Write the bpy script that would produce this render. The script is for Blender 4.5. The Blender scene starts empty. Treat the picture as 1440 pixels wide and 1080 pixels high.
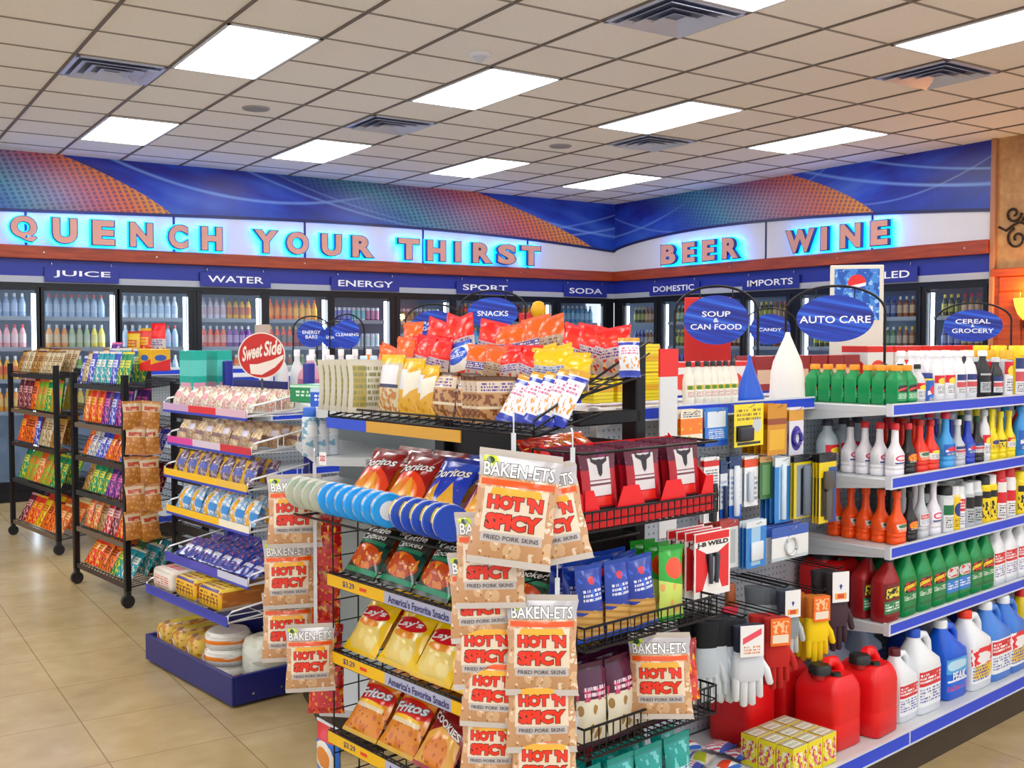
import bpy, bmesh, math, random
from mathutils import Vector, Matrix
rnd = random.Random(7)
SC = bpy.context.scene
COL = SC.collection
PI = math.pi
# ------------------------------------------------------------------ camera model (also used to measure the place)
FPX = 1490.0; PITCH = math.radians(2.31); YAW = math.radians(56.8); EYE = 1.6
_F = (math.cos(YAW), math.sin(YAW), 0.0); _R = (math.sin(YAW), -math.cos(YAW), 0.0)
_cp, _sp = math.cos(PITCH), math.sin(PITCH)
_FP = (_F[0]*_cp, _F[1]*_cp, -_sp); _UP = (_F[0]*_sp, _F[1]*_sp, _cp)
TH = math.radians(8.3)                      # the gondolas stand 8.3 degrees off the shop walls
_c, _s = math.cos(TH), math.sin(TH)
def ray(u, v):
    a = (u-720)/FPX; b = (540-v)/FPX
    return [_FP[i]+a*_R[i]+b*_UP[i] for i in range(3)]
def W(a, b, z): return Vector((_c*a-_s*b, _s*a+_c*b, z))
def _rl(u, v):
    d = ray(u, v); return (_c*d[0]+_s*d[1], -_s*d[0]+_c*d[1], d[2])
def gb(u, v, b):
    d = _rl(u, v); t = b/d[1]; return d[0]*t, EYE+d[2]*t       # (a, z) on the plane b
def ga(u, v, a):
    d = _rl(u, v); t = a/d[0]; return d[1]*t, EYE+d[2]*t       # (b, z) on the plane a
def gz(u, v, z):
    d = _rl(u, v); t = (z-EYE)/d[2]; return d[0]*t, d[1]*t      # (a, b) on the level z
def wy(u, v, Y):
    d = ray(u, v); t = Y/d[1]; return d[0]*t, EYE+d[2]*t
def wx(u, v, X):
    d = ray(u, v); t = X/d[0]; return d[1]*t, EYE+d[2]*t
FB = TH                 # facing -b : shoppers' side of the gondola
FA = TH-PI/2            # facing -a : an end cap
# ------------------------------------------------------------------ colours and materials
def lin(c):
    if isinstance(c, str):
        c = c.lstrip('#'); c = [int(c[i:i+2], 16)/255 for i in (0, 2, 4)]
    L = .3*c[0]+.55*c[1]+.15*c[2]; c = [min(1.0, max(0.0, L+(q-L)*1.16)) for q in c[:3]]
    return tuple(((x/12.92) if x <= .04045 else ((x+.055)/1.055)**2.4) for x in c[:3])+(1.0,)
_mats = {}
def _new(key):
    m = bpy.data.materials.new(key); m.use_nodes = True
    nt = m.node_tree; p = nt.nodes['Principled BSDF']; return m, nt, p
def S(c, rough=.4, metal=0.0, spec=.5, alpha=None):
    key = ('s', c, rough, metal, spec, alpha)
    if key in _mats: return _mats[key]
    m, nt, p = _new('paint_%d' % len(_mats))
    p.inputs['Base Color'].default_value = lin(c); p.inputs['Roughness'].default_value = rough
    p.inputs['Metallic'].default_value = metal; p.inputs['Specular IOR Level'].default_value = spec
    if alpha is not None: p.inputs['Alpha'].default_value = alpha
    _mats[key] = m; return m
def E(c, strength):
    key = ('e', c, strength)
    if key in _mats: return _mats[key]
    m, nt, p = _new('glow_%d' % len(_mats))
    p.inputs['Base Color'].default_value = (0, 0, 0, 1) if False else lin(c)
    p.inputs['Emission Color'].default_value = lin(c); p.inputs['Emission Strength'].default_value = strength
    _mats[key] = m; return m
class NG:
    "small node graph writer"
    def __init__(s, nt): s.nt = nt; s.N = nt.nodes; s.L = nt.links
    def _set(s, sock, v):
        if hasattr(v, 'is_output'): s.L.new(v, sock)
        elif v is not None: sock.default_value = v
    def m(s, op, a, b=None, c=None, clamp=False):
        n = s.N.new('ShaderNodeMath'); n.operation = op; n.use_clamp = clamp
        for i, v in enumerate((a, b, c)):
            if v is not None: s._set(n.inputs[i], v)
        return n.outputs[0]
    def mix(s, f, a, b, blend='MIX'):
        n = s.N.new('ShaderNodeMix'); n.data_type = 'RGBA'; n.blend_type = blend
        s._set(n.inputs[0], f); s._set(n.inputs[6], a); s._set(n.inputs[7], b); return n.outputs[2]
    def uv(s):
        n = s.N.new('ShaderNodeTexCoord'); x = s.N.new('ShaderNodeSeparateXYZ'); s.L.new(n.outputs['UV'], x.inputs[0])
        return n.outputs['UV'], x.outputs[0], x.outputs[1]
    def xyz(s, x, y, z=0.0):
        n = s.N.new('ShaderNodeCombineXYZ'); s._set(n.inputs[0], x); s._set(n.inputs[1], y); s._set(n.inputs[2], z); return n.outputs[0]
    def noise(s, vec, scale, detail=2.0):
        n = s.N.new('ShaderNodeTexNoise'); s.L.new(vec, n.inputs['Vector']); n.inputs['Scale'].default_value = scale
        n.inputs['Detail'].default_value = detail; return n.outputs['Fac']
    def voro(s, vec, scale, feat='F1'):
        n = s.N.new('ShaderNodeTexVoronoi'); s.L.new(vec, n.inputs['Vector']); n.inputs['Scale'].default_value = scale
        n.feature = feat; return n.outputs['Distance'], n.outputs['Color']
    def ramp(s, f, stops, interp='LINEAR'):
        n = s.N.new('ShaderNodeValToRGB'); s.L.new(f, n.inputs[0]); r = n.color_ramp; r.interpolation = interp
        while len(r.elements) < len(stops): r.elements.new(.5)
        for e, (p, c) in zip(r.elements, stops): e.position = p; e.color = lin(c)
        return n.outputs[0]
def art(key, base, *layers, rough=.3, spec=.5, metal=0.0, bump=0.0):
    "printed artwork built from node masks over the part's own UV square"
    k = ('a', key)
    if k in _mats: return _mats[k]
    m, nt, p = _new('print_'+key); g = NG(nt); uv, x, y = g.uv()
    n = nt.nodes.new('ShaderNodeRGB'); n.outputs[0].default_value = lin(base); col = n.outputs[0]
    def rect(r):
        if not r: return None
        x0, y0, x1, y1 = r; a = None
        if x0 > 0 or x1 < 1: a = g.m('COMPARE', x, (x0+x1)/2, (x1-x0)/2)
        b = g.m('COMPARE', y, (y0+y1)/2, (y1-y0)/2)
        return b if a is None else g.m('MULTIPLY', a, b)
    for L in layers:
        t = L[0]; c = lin(L[-1]); mk = None
        if t == 'r': mk = rect(L[1:5])
        elif t == 'e':
            dx = g.m('DIVIDE', g.m('SUBTRACT', x, L[1]), L[3]); dy = g.m('DIVIDE', g.m('SUBTRACT', y, L[2]), L[4])
            mk = g.m('LESS_THAN', g.m('ADD', g.m('MULTIPLY', dx, dx), g.m('MULTIPLY', dy, dy)), 1.0)
        elif t == 'q':                      # convex polygon, counter-clockwise
            pts = L[1]
            for i in range(len(pts)):
                (x0, y0), (x1, y1) = pts[i], pts[(i+1) % len(pts)]
                A, B = -(y1-y0), (x1-x0); C0 = A*x0+B*y0
                h = g.m('GREATER_THAN', g.m('MULTIPLY_ADD', x, A, g.m('MULTIPLY', y, B)), C0)
                mk = h if mk is None else g.m('MULTIPLY', mk, h)
        elif t == 'n':                      # noise blotches: scale, threshold, rect
            mk = g.m('GREATER_THAN', g.noise(uv, L[1]), L[2])
            r = rect(L[3]); mk = mk if r is None else g.m('MULTIPLY', mk, r)
        elif t == 'v':                      # round crumbs: scale, radius, rect
            d, _ = g.voro(uv, L[1]); mk = g.m('LESS_THAN', d, L[2])
            r = rect(L[3]); mk = mk if r is None else g.m('MULTIPLY', mk, r)
        elif t == 'w':                      # lines of small print: rows, rect
            rows, rc = int(L[1]*1.6+.6), L[2]; x0, y0, x1, y1 = rc
            yy = g.m('MULTIPLY', g.m('SUBTRACT', y, y0), rows/(y1-y0)); fr = g.m('FRACT', yy); fl = g.m('FLOOR', yy)
            nz = g.noise(g.xyz(g.m('MULTIPLY', x, 26.0/(x1-x0)*(.6+.1*rows)/1.0), g.m('MULTIPLY', fl, 7.3)), 1.0, 0.0)
            mk = g.m('MULTIPLY', g.m('COMPARE', fr, .5, .3), g.m('GREATER_THAN', nz, .46)); mk = g.m('MULTIPLY', mk, rect(rc))
        elif t == 'l': mk = g.m('GREATER_THAN', g.m('MULTIPLY_ADD', x, L[1], g.m('MULTIPLY', y, L[2])), L[3])
        elif t == 'st':                     # stripes: ax, ay, duty, rect
            f = g.m('FRACT', g.m('MULTIPLY_ADD', x, L[1], g.m('MULTIPLY', y, L[2]))); mk = g.m('LESS_THAN', f, L[3])
            r = rect(L[4]); mk = mk if r is None else g.m('MULTIPLY', mk, r)
        col = g.mix(mk, col, c)
    nt.links.new(col, p.inputs['Base Color']); p.inputs['Roughness'].default_value = rough
    p.inputs['Specular IOR Level'].default_value = spec; p.inputs['Metallic'].default_value = metal
    _mats[k] = m; return m
# ------------------------------------------------------------------ mesh writer
class MB:
    def __init__(s): s.v = []; s.f = []; s.mi = []; s.uv = []; s.sm = []
    def add(s, vs, fs, mi=0, uvs=None, smooth=False, M=None):
        o = len(s.v)
        s.v += [tuple(M @ Vector(v)) for v in vs] if M is not None else [tuple(v) for v in vs]
        for i, f in enumerate(fs):
            s.f.append([o+k for k in f]); s.mi.append(mi[i] if isinstance(mi, (list, tuple)) else mi); s.sm.append(smooth)
            s.uv.append(uvs[i] if uvs else [(0.0, 0.0)]*len(f))
    def box(s, x0, x1, y0, y1, z0, z1, mi=0, bev=0.0, M=None, seg=1):
        "mi may be a dict front/back/left/right/top/bottom -> index"
        bm = bmesh.new(); bmesh.ops.create_cube(bm, size=1.0)
        sx, sy, sz = x1-x0, y1-y0, z1-z0
        for v in bm.verts: v.co = Vector(((v.co.x+.5)*sx+x0, (v.co.y+.5)*sy+y0, (v.co.z+.5)*sz+z0))
        if bev > 0: bmesh.ops.bevel(bm, geom=bm.edges[:], offset=min(bev, .45*min(sx, sy, sz)), segments=seg, affect='EDGES', profile=.5)
        bm.normal_update(); bm.verts.index_update()
        vs = [v.co.copy() for v in bm.verts]; fs = []; uv = []; ms = []
        for f in bm.faces:
            n = f.normal; ax = max(range(3), key=lambda i: abs(n[i])); fs.append([v.index for v in f.verts])
            if ax == 1: key = 'front' if n.y < 0 else 'back'; uv.append([((v.co.x-x0)/sx, (v.co.z-z0)/sz) for v in f.verts])
            elif ax == 0: key = 'left' if n.x < 0 else 'right'; uv.append([((v.co.y-y0)/sy, (v.co.z-z0)/sz) for v in f.verts])
            else: key = 'top' if n.z > 0 else 'bottom'; uv.append([((v.co.x-x0)/sx, (v.co.y-y0)/sy) for v in f.verts])
            ms.append(mi.get(key, mi.get('all', 0)) if isinstance(mi, dict) else mi)
        bm.free(); s.add(vs, fs, ms, uv, seg > 1, M)
    def loft(s, rings, mi=0, n=16, cap0=True, cap1=True, smooth=True, M=None, uvz=None):
        "rings: (z, rx, ry, exponent, ox, oy); stacked superellipses, u = .5 at the front (-y)"
        vs = []; R = [(r+(2.0, 0.0, 0.0)[len(r)-3:]) if len(r) < 6 else r for r in rings]
        z0, z1 = uvz if uvz else (R[0][0], R[-1][0])
        for (z, rx, ry, e, ox, oy) in R:
            for k in range(n):
                t = 2*PI*k/n - PI/2 - PI
                c, q = math.cos(t), math.sin(t); p = 2.0/e
                vs.append((ox+rx*math.copysign(abs(c)**p, c), oy+ry*math.copysign(abs(q)**p, q), z))
        fs = []; uv = []
        for i in range(len(R)-1):
            va = (R[i][0]-z0)/(z1-z0+1e-9); vb = (R[i+1][0]-z0)/(z1-z0+1e-9)
            for k in range(n):
                a, b = i*n+k, i*n+(k+1) % n
                fs.append([a, b, b+n, a+n]); uv.append([(k/n, va), ((k+1)/n, va), ((k+1)/n, vb), (k/n, vb)])
        s.add(vs, fs, mi, uv, smooth, M)
        if cap0: s.add(vs[:n], [list(range(n))[::-1]], mi, [[(.5, 0.)]*n], False, M)
        if cap1: s.add(vs[-n:], [list(range(n))], mi, [[(.5, 1.)]*n], False, M)
    def tube(s, pts, r=.003, mi=0, seg=6, closed=False, M=None):
        P = [Vector(p) for p in pts]; n = len(P); vs = []; fs = []
        for i, p in enumerate(P):
            if closed: d = P[(i+1) % n]-P[i-1]
            else: d = P[min(i+1, n-1)]-P[max(i-1, 0)]
            d.normalize(); up = Vector((0, 0, 1)) if abs(d.z) < .9 else Vector((1, 0, 0))
            a = d.cross(up).normalized(); b = d.cross(a)
            for k in range(seg):
                t = 2*PI*(k+.5)/seg; vs.append(p+a*(r*math.cos(t))+b*(r*math.sin(t)))
        m = n if closed else n-1
        for i in range(m):
            for k in range(seg):
                j = (i+1) % n; k2 = (k+1) % seg
                fs.append([i*seg+k, i*seg+k2, j*seg+k2, j*seg+k])
        if not closed: fs += [list(range(seg)), list(range((n-1)*seg, n*seg))[::-1]]
        s.add(vs, fs, mi, None, seg > 5, M)
    def disc(s, cx, cy, cz, rx, ry, axis='y', mi=0, n=24, thick=.004, M=None):
        "flat elliptical plate, front towards -axis"
        vs = []
        for d in (-thick/2, thick/2):
            for k in range(n):
                t = 2*PI*k/n; p, q = rx*math.cos(t), ry*math.sin(t)
                vs.append((cx+p, cy+d, cz+q) if axis == 'y' else (cx+d, cy+p, cz+q) if axis == 'x' else (cx+p, cy+q, cz+d))
        U = [(.5+.5*math.cos(2*PI*k/n), .5+.5*math.sin(2*PI*k/n)) for k in range(n)]
        f1 = list(range(n)); f2 = list(range(2*n-1, n-1, -1))
        s.add(vs, [f1, f2]+[[k, n+k, n+(k+1) % n, (k+1) % n] for k in range(n)], mi, [U, U[::-1]]+[[U[k]]*4 for k in range(n)], False, M)
    def poly(s, pts, mi=0, M=None, uvs=None): s.add(pts, [list(range(len(pts)))], mi, [uvs] if uvs else None, False, M)
    def mesh(s, name, mats, fix=True):
        me = bpy.data.meshes.new(name); me.from_pydata(s.v, [], s.f)
        for m in mats: me.materials.append(m)
        me.polygons.foreach_set('material_index', s.mi); me.polygons.foreach_set('use_smooth', s.sm)
        ul = me.uv_layers.new(name='UVMap'); flat = [c for f in s.uv for p in f for c in p]
        if len(flat) == 2*len(me.loops): ul.data.foreach_set('uv', flat)
        if fix:
            bm = bmesh.new(); bm.from_mesh(me); bmesh.ops.recalc_face_normals(bm, faces=bm.faces[:]); bm.to_mesh(me); bm.free()
        me.update(); return me
# ------------------------------------------------------------------ lettering
_txt = {}
def glyphs(txt, bold=0.0, shear=0.0, space=1.0, res=3):
    "filled outline of a word in the xz plane, baseline 0, cap height about 0.7 -> (verts2d, faces, x0, x1)"
    k = (txt, bold, shear, space, res)
    if k in _txt: return _txt[k]
    cu = bpy.data.curves.new('word', 'FONT'); cu.body = txt; cu.size = 1.0; cu.offset = bold; cu.shear = shear
    cu.space_character = space; cu.resolution_u = res; cu.fill_mode = 'FRONT'
    ob = bpy.data.objects.new('word', cu); COL.objects.link(ob)
    dg = bpy.context.evaluated_depsgraph_get(); me = ob.evaluated_get(dg).to_mesh()
    vs = [(v.co.x, v.co.y) for v in me.vertices]; fs = [list(p.vertices) for p in me.polygons]
    ob.evaluated_get(dg).to_mesh_clear(); bpy.data.objects.remove(ob); bpy.data.curves.remove(cu)
    x0 = min(v[0] for v in vs) if vs else 0; x1 = max(v[0] for v in vs) if vs else 1
    _txt[k] = (vs, fs, x0, x1); return _txt[k]
def flat_text(mb, txt, x0, x1, z0, z1, fn, mi, bold=.02, shear=0.0, grid=None, base=None, space=1.0, res=3):
    "fit a word into the box x0..x1, z0..z1 and map it through fn(x, z) -> point; grid = (xs, zs) cut lines so it hugs a faceted surface; base: word whose extent sets the fit (for outlines)"
    vs, fs, gx0, gx1 = glyphs(txt, bold, shear, space, res)
    if base is not None:
        b = glyphs(txt, base, shear, space, res); gx0, gx1 = b[2], b[3]; ys = [v[1] for v in b[0]]
    else: ys = [v[1] for v in vs]
    gy0, gy1 = min(ys), max(ys)
    sx = (x1-x0)/(gx1-gx0); sz = (z1-z0)/(gy1-gy0)
    pts = [(x0+(v[0]-gx0)*sx, z0+(v[1]-gy0)*sz) for v in vs]
    if grid:
        bm = bmesh.new(); bv = [bm.verts.new((p[0], 0, p[1])) for p in pts]
        for f in fs:
            try: bm.faces.new([bv[i] for i in f])
            except ValueError: pass
        for gx in grid[0]:
            if x0-.05 < gx < x1+.05: bmesh.ops.bisect_plane(bm, geom=bm.verts[:]+bm.edges[:]+bm.faces[:], plane_co=(gx, 0, 0), plane_no=(1, 0, 0), dist=1e-6)
        for gz_ in grid[1]:
            if z0-.05 < gz_ < z1+.05: bmesh.ops.bisect_plane(bm, geom=bm.verts[:]+bm.edges[:]+bm.faces[:], plane_co=(0, 0, gz_), plane_no=(0, 0, 1), dist=1e-6)
        bm.verts.index_update(); pts = [(v.co.x, v.co.z) for v in bm.verts]; fs = [[v.index for v in f.verts] for f in bm.faces]; bm.free()
    mb.add([fn(*p) for p in pts], fs, mi)
# ------------------------------------------------------------------ objects
def obj(name, me, parent=None, loc=(0, 0, 0), rot=(0, 0, 0), label=None, cat=None, group=None, kind=None):
    o = bpy.data.objects.new(name, me); COL.objects.link(o); o.location = loc; o.rotation_euler = rot
    if parent is not None: o.parent = parent
    if label: o['label'] = label
    if cat: o['category'] = cat
    if group: o['group'] = group
    if kind: o['kind'] = kind
    return o
def struct(name, mb, mats): return obj(name, mb.mesh(name, mats), kind='structure')
def thing(name, label, cat, loc=(0, 0, 0), rz=0.0, group=None): return obj(name, None, None, loc, (0, 0, rz), label, cat, group)
class Model:
    "a kind of thing: list of (part name, mesh, parent index, part label, offset)"
    def __init__(s, name): s.name = name; s.p = []
    def add(s, name, me, parent=0, label=None, loc=(0, 0, 0)): s.p.append((name, me, parent, label, loc)); return len(s.p)-1
    def spawn(s, label, cat, loc, rz=0.0, group=None, tilt=0.0, roll=0.0, sc=1.0):
        M = Matrix.Translation(loc) @ Matrix.Rotation(rz, 4, 'Z') @ Matrix.Rotation(tilt, 4, 'X') @ Matrix.Rotation(roll, 4, 'Y')
        os_ = []
        for i, (n, me, par, lb, of) in enumerate(s.p):
            if i == 0:
                o = obj(s.name, me, None, loc, M.to_euler(), label, cat, group)
                if sc != 1.0: o.scale = (sc, sc, sc) if not isinstance(sc, tuple) else sc
            else: o = obj(n, me, os_[par], of, (0, 0, 0), lb)
            os_.append(o)
        return os_[0]
# ================================================================== camera
cam = bpy.data.cameras.new('camera'); cam.sensor_width = 36.0; cam.lens = 36.0*FPX/1440.0; cam.clip_start = .05; cam.clip_end = 100
co = bpy.data.objects.new('camera', cam); COL.objects.link(co); co.location = (0, 0, EYE)
co.rotation_euler = (PI/2-PITCH, 0, YAW-PI/2); SC.camera = co
# ================================================================== setting
CEIL = 3.48; YW = 11.5; XW = 9.22; XE = 5.87          # YW wall_north, XW wall_east, XE = end of the blue part along y
BLK = S('#0c0d10', .35); NAVY = S('#1f2b7c', .4); DNAVY = S('#141a4a', .45); WHITE = S('#e8e9ee', .45)
CHROME = S('#c9ccd2', .25, 1.0); WOOD = None
def wood(key, c1, c2, rough=.4):
    m, nt, p = _new(key); g = NG(nt); n = nt.nodes.new('ShaderNodeTexCoord')
    mp = nt.nodes.new('ShaderNodeMapping'); mp.inputs['Scale'].default_value = (1.2, 1.2, 14.0); nt.links.new(n.outputs['Object'], mp.inputs[0])
    nz = g.noise(mp.outputs[0], 2.2, 5.0); nt.links.new(g.ramp(nz, [(.3, c1), (.7, c2)]), p.inputs['Base Color']); p.inputs['Roughness'].default_value = rough
    return m
WOOD = wood('cherry_wood', '#7c2f1c', '#a14a2b')
# floor: large beige tiles with thin dark joints
m, nt, p = _new('floor_tiles'); g = NG(nt); tc = nt.nodes.new('ShaderNodeTexCoord'); sx = nt.nodes.new('ShaderNodeSeparateXYZ'); nt.links.new(tc.outputs['Object'], sx.inputs[0])
fx = g.m('DIVIDE', g.m('SUBTRACT', sx.outputs[0], .89-.4875*20), .4875); fy = g.m('DIVIDE', g.m('SUBTRACT', sx.outputs[1], 4.675-.5175*20), .5175)
jx = g.m('COMPARE', g.m('FRACT', g.m('ADD', fx, .5)), .5, .0055); jy = g.m('COMPARE', g.m('FRACT', g.m('ADD', fy, .5)), .5, .0045)
cell = nt.nodes.new('ShaderNodeTexWhiteNoise'); nt.links.new(g.xyz(g.m('FLOOR', fx), g.m('FLOOR', fy)), cell.inputs['Vector'])
b1 = g.noise(tc.outputs['Object'], 2.6, 4.0); b2 = g.noise(tc.outputs['Object'], 9.0, 3.0)
base = g.ramp(g.m('MULTIPLY_ADD', b2, .35, g.m('MULTIPLY', b1, .65)), [(.3, '#9f8c68'), (.5, '#b09d78'), (.7, '#bdac8a')])
base = g.mix(g.m('MULTIPLY', cell.outputs['Value'], .16), base, lin('#9a8a68'))
base = g.mix(g.m('MULTIPLY', g.m('MAXIMUM', jx, jy), .75), base, lin('#7d6a49'))
nt.links.new(base, p.inputs['Base Color']); p.inputs['Roughness'].default_value = .22; p.inputs['Specular IOR Level'].default_value = .45
mb = MB(); mb.box(-5, 9.9, -4, 12.3, -.1, 0); struct('floor', mb, [m])
# ceiling: 2x2 ft panels in a dark grid
m, nt, p = _new('ceiling_panels'); g = NG(nt); tc = nt.nodes.new('ShaderNodeTexCoord')
sp_ = g.noise(tc.outputs['Object'], 180.0, 1.0); nt.links.new(g.mix(g.m('MULTIPLY', g.m('GREATER_THAN', sp_, .6), .35), lin('#f0ebe4'), lin('#d3cdc4')), p.inputs['Base Color']); p.inputs['Roughness'].default_value = .9
mb = MB(); mb.box(-5, 9.9, -4, 12.3, CEIL, CEIL+.1); struct('ceiling', mb, [m])
GX0 = 2.36-.305; TL = .6096
mb = MB(); gm = S('#6b5f53', .6)
for k in range(-12, 13):
    x = GX0+k*TL
    if -5 < x < XW: mb.box(x-.011, x+.011, -4, YW, CEIL-.008, CEIL+.002)
GY0 = 6.81-.61
for k in range(-17, 9):
    y = GY0+k*TL
    if -4 < y < YW: mb.box(-5, XW, y-.008, y+.008, CEIL-.006, CEIL+.002, 1)
struct('trim_1', mb, [gm, S('#8f867b', .6)])
# walls behind and above the coolers
wallm = S('#b9bdc9', .6)
mb = MB(); mb.box(-5, XW+.1, YW+.9, YW+1.0, 0, CEIL); struct('wall_north', mb, [wallm])
mb = MB(); mb.box(XW+.9, XW+1.0, XE, YW+1.0, 0, CEIL); struct('wall_east', mb, [wallm])
# --- printed blue mural above the sign band (one on each wall)
def mural(key, x_edge, flip):
    m, nt, p = _new(key); g = NG(nt); uv, x, y = g.uv()
    n1 = g.noise(uv, 1.1, 3.0); n2 = g.noise(g.xyz(g.m('MULTIPLY', x, .55), g.m('MULTIPLY_ADD', y, 3.2, g.m('MULTIPLY', x, .8))), 1.6, 3.0)
    col = g.ramp(g.m('MULTIPLY_ADD', n1, .6, g.m('MULTIPLY', n2, .5)), [(.36, '#1b1658'), (.5, '#252a8c'), (.6, '#2d4cb2'), (.74, '#4f6fc4')])
    low = g.m('SUBTRACT', 3.3, y); col = g.mix(g.m('MULTIPLY', low, .9, clamp=True), col, lin('#2f62c4'))
    for (a0, c0, k0, w0, st) in x_edge['swoosh']:        # light ribbons: parabola  y = c0 + k0 (x-a0)^2
        dx = g.m('SUBTRACT', x, a0); par = g.m('MULTIPLY_ADD', g.m('MULTIPLY', dx, dx), k0, c0)
        d = g.m('ABSOLUTE', g.m('SUBTRACT', y, par)); mk = g.m('MULTIPLY', g.m('SUBTRACT', 1.0, g.m('DIVIDE', d, w0), clamp=True), st)
        col = g.mix(mk, col, lin('#8fb4ee'))
    for (xt, yt, xb, yb, length) in x_edge['mound']:     # woven mounds: sharp warm edge, fading away from it
        slope = (xb-xt)/(yb-yt); edge = g.m('MULTIPLY_ADD', g.m('SUBTRACT', y, yt), slope, xt)
        cur = g.m('SUBTRACT', y, yb); edge = g.m('ADD', edge, g.m('MULTIPLY', g.m('MULTIPLY', cur, g.m('SUBTRACT', yt, y)), 1.6*flip))
        t = g.m('DIVIDE', g.m('MULTIPLY', g.m('SUBTRACT', edge, x), float(flip)), length)
        warm = g.ramp(g.m('MULTIPLY_ADD', g.m('SUBTRACT', y, 3.1), .35, t), [(.0, '#f0a232'), (.14, '#e67c36'), (.3, '#c06a70'), (.46, '#8a7f96'), (.64, '#5a98a6'), (1.0, '#283578')])
        wv = g.m('MULTIPLY_ADD', x, 95.0, g.m('MULTIPLY', y, 40.0)); wv2 = g.m('MULTIPLY_ADD', x, 20.0, g.m('MULTIPLY', y, -150.0))
        hole = g.m('MULTIPLY', g.m('GREATER_THAN', g.m('SINE', wv), -.15), g.m('GREATER_THAN', g.m('SINE', wv2), -.6))
        warm = g.mix(g.m('MULTIPLY', hole, .62), warm, lin('#26245c'))
        on = g.m('MULTIPLY', g.m('GREATER_THAN', t, 0.0), g.m('SUBTRACT', 1.0, g.m('MULTIPLY', g.m('SUBTRACT', t, .62), 2.6, clamp=True), clamp=True))
        col = g.mix(g.m('MULTIPLY', on, .92), col, warm)
    nt.links.new(col, p.inputs['Base Color']); p.inputs['Roughness'].default_value = .35; return m
def curve_n(x):   # top of the white sign band on the north wall
    t = max(0.0, min(1.0, (x-1.4)/(9.22-1.4))); return 2.885+.095*math.sin(PI*min(1, t*1.02)**1.15)-.055*t**6
def curve_e(t):   # t 0 at the corner .. 1 at the near end
    return 2.825+.175*math.sin(PI*(t**.72))**.9-.0*t
mn = mural('mural_north', dict(swoosh=[(4.3, 3.16, .11, .024, .8), (7.2, 2.93, .055, .02, .75), (7.0, 2.99, .07, .016, .6), (9.8, 3.02, .05, .024, .7)], mound=[(2.15, 3.46, 3.2, 2.94, 2.1), (7.0, 3.48, 8.9, 2.84, 3.3)]), 1)
mb = MB(); xs = [-2.0+i*(XW+2.0)/90 for i in range(91)]
for i in range(90):
    a, b = xs[i], xs[i+1]
    mb.poly([(a, YW, curve_n(a)), (b, YW, curve_n(b)), (b, YW, CEIL), (a, YW, CEIL)], 0, None, [(a, curve_n(a)), (b, curve_n(b)), (b, CEIL), (a, CEIL)])
    mb.poly([(a, YW+.05, CEIL), (b, YW+.05, CEIL), (b, YW+.05, curve_n(b)), (a, YW+.05, curve_n(a))])
struct('wall_north_mural', mb, [mn])
me_ = mural('mural_east', dict(swoosh=[(5.2, 3.05, .05, .024, .8), (5.0, 3.17, .06, .018, .7), (9.9, 2.98, .12, .016, .5), (7.2, 3.03, .18, .014, .45), (11.9, 3.02, .10, .018, .6)], mound=[(8.3, 3.46, 7.2, 2.93, 3.1), (6.5, 3.1, 6.5, 2.9, .001)]), -1)
mb = MB(); L = YW-XE
for i in range(60):
    t0, t1 = i/60, (i+1)/60; a, b = YW-t0*L, YW-t1*L
    mb.poly([(XW, a, curve_e(t0)), (XW, b, curve_e(t1)), (XW, b, CEIL), (XW, a, CEIL)], 0, None, [(a, curve_e(t0)), (b, curve_e(t1)), (b, CEIL), (a, CEIL)])
    mb.poly([(XW+.05, a, CEIL), (XW+.05, b, CEIL), (XW+.05, b, curve_e(t1)), (XW+.05, a, curve_e(t0))])
struct('wall_east_mural', mb, [me_])
# --- white sign band panels, dark edges, cherry rail, blue fascia, grey strip
band = S('#d9d7de', .5); dark = S('#20234f', .4)
PB = 2.55
mb = MB(); mt = MB()
seams = [-2.0, .25, 1.747, 3.198, 4.677, 6.206, 7.747, XW]
for a, b in zip(seams[:-1], seams[1:]):
    n = 12
    for i in range(n):
        p0, p1 = a+.012+(b-a-.024)*i/n, a+.012+(b-a-.024)*(i+1)/n
        mb.add([(p0, YW-.03, PB), (p1, YW-.03, PB), (p1, YW-.03, curve_n(p1)), (p0, YW-.03, curve_n(p0)), (p0, YW+.05, PB), (p1, YW+.05, PB), (p1, YW+.05, curve_n(p1)), (p0, YW+.05, curve_n(p0))],
               [[0, 1, 2, 3], [4, 5, 6, 7], [0, 1, 5, 4], [3, 2, 6, 7]])
    mt.box(a-.012, a+.012, YW-.035, YW+.04, PB, curve_n(a), 0)
mt.tube([(x, YW-.03, curve_n(x)) for x in xs], .022, 0, 4)
se = [0, .085, .245, .51, .765, .985]
seamE = [(YW-y)/L for y in (YW, 8.684, 7.205, XE)]
for a, b in zip(seamE[:-1], seamE[1:]):
    n = 14
    for i in range(n):
        t0, t1 = a+.002+(b-a-.004)*i/n, a+.002+(b-a-.004)*(i+1)/n; q0, q1 = YW-t0*L, YW-t1*L
        mb.add([(XW-.03, q0, PB), (XW-.03, q1, PB), (XW-.03, q1, curve_e(t1)), (XW-.03, q0, curve_e(t0)), (XW+.05, q0, PB), (XW+.05, q1, PB), (XW+.05, q1, curve_e(t1)), (XW+.05, q0, curve_e(t0))],
               [[0, 1, 2, 3], [4, 5, 6, 7], [0, 1, 5, 4], [3, 2, 6, 7]])
    mt.box(XW-.035, XW+.04, YW-b*L-.012, YW-b*L+.012, PB, curve_e(b), 0)
mt.tube([(XW-.03, YW-i/60*L, curve_e(i/60)) for i in range(61)], .022, 0, 4)
struct('trim_2', mb, [band]); struct('trim_3', mt, [dark])
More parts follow.
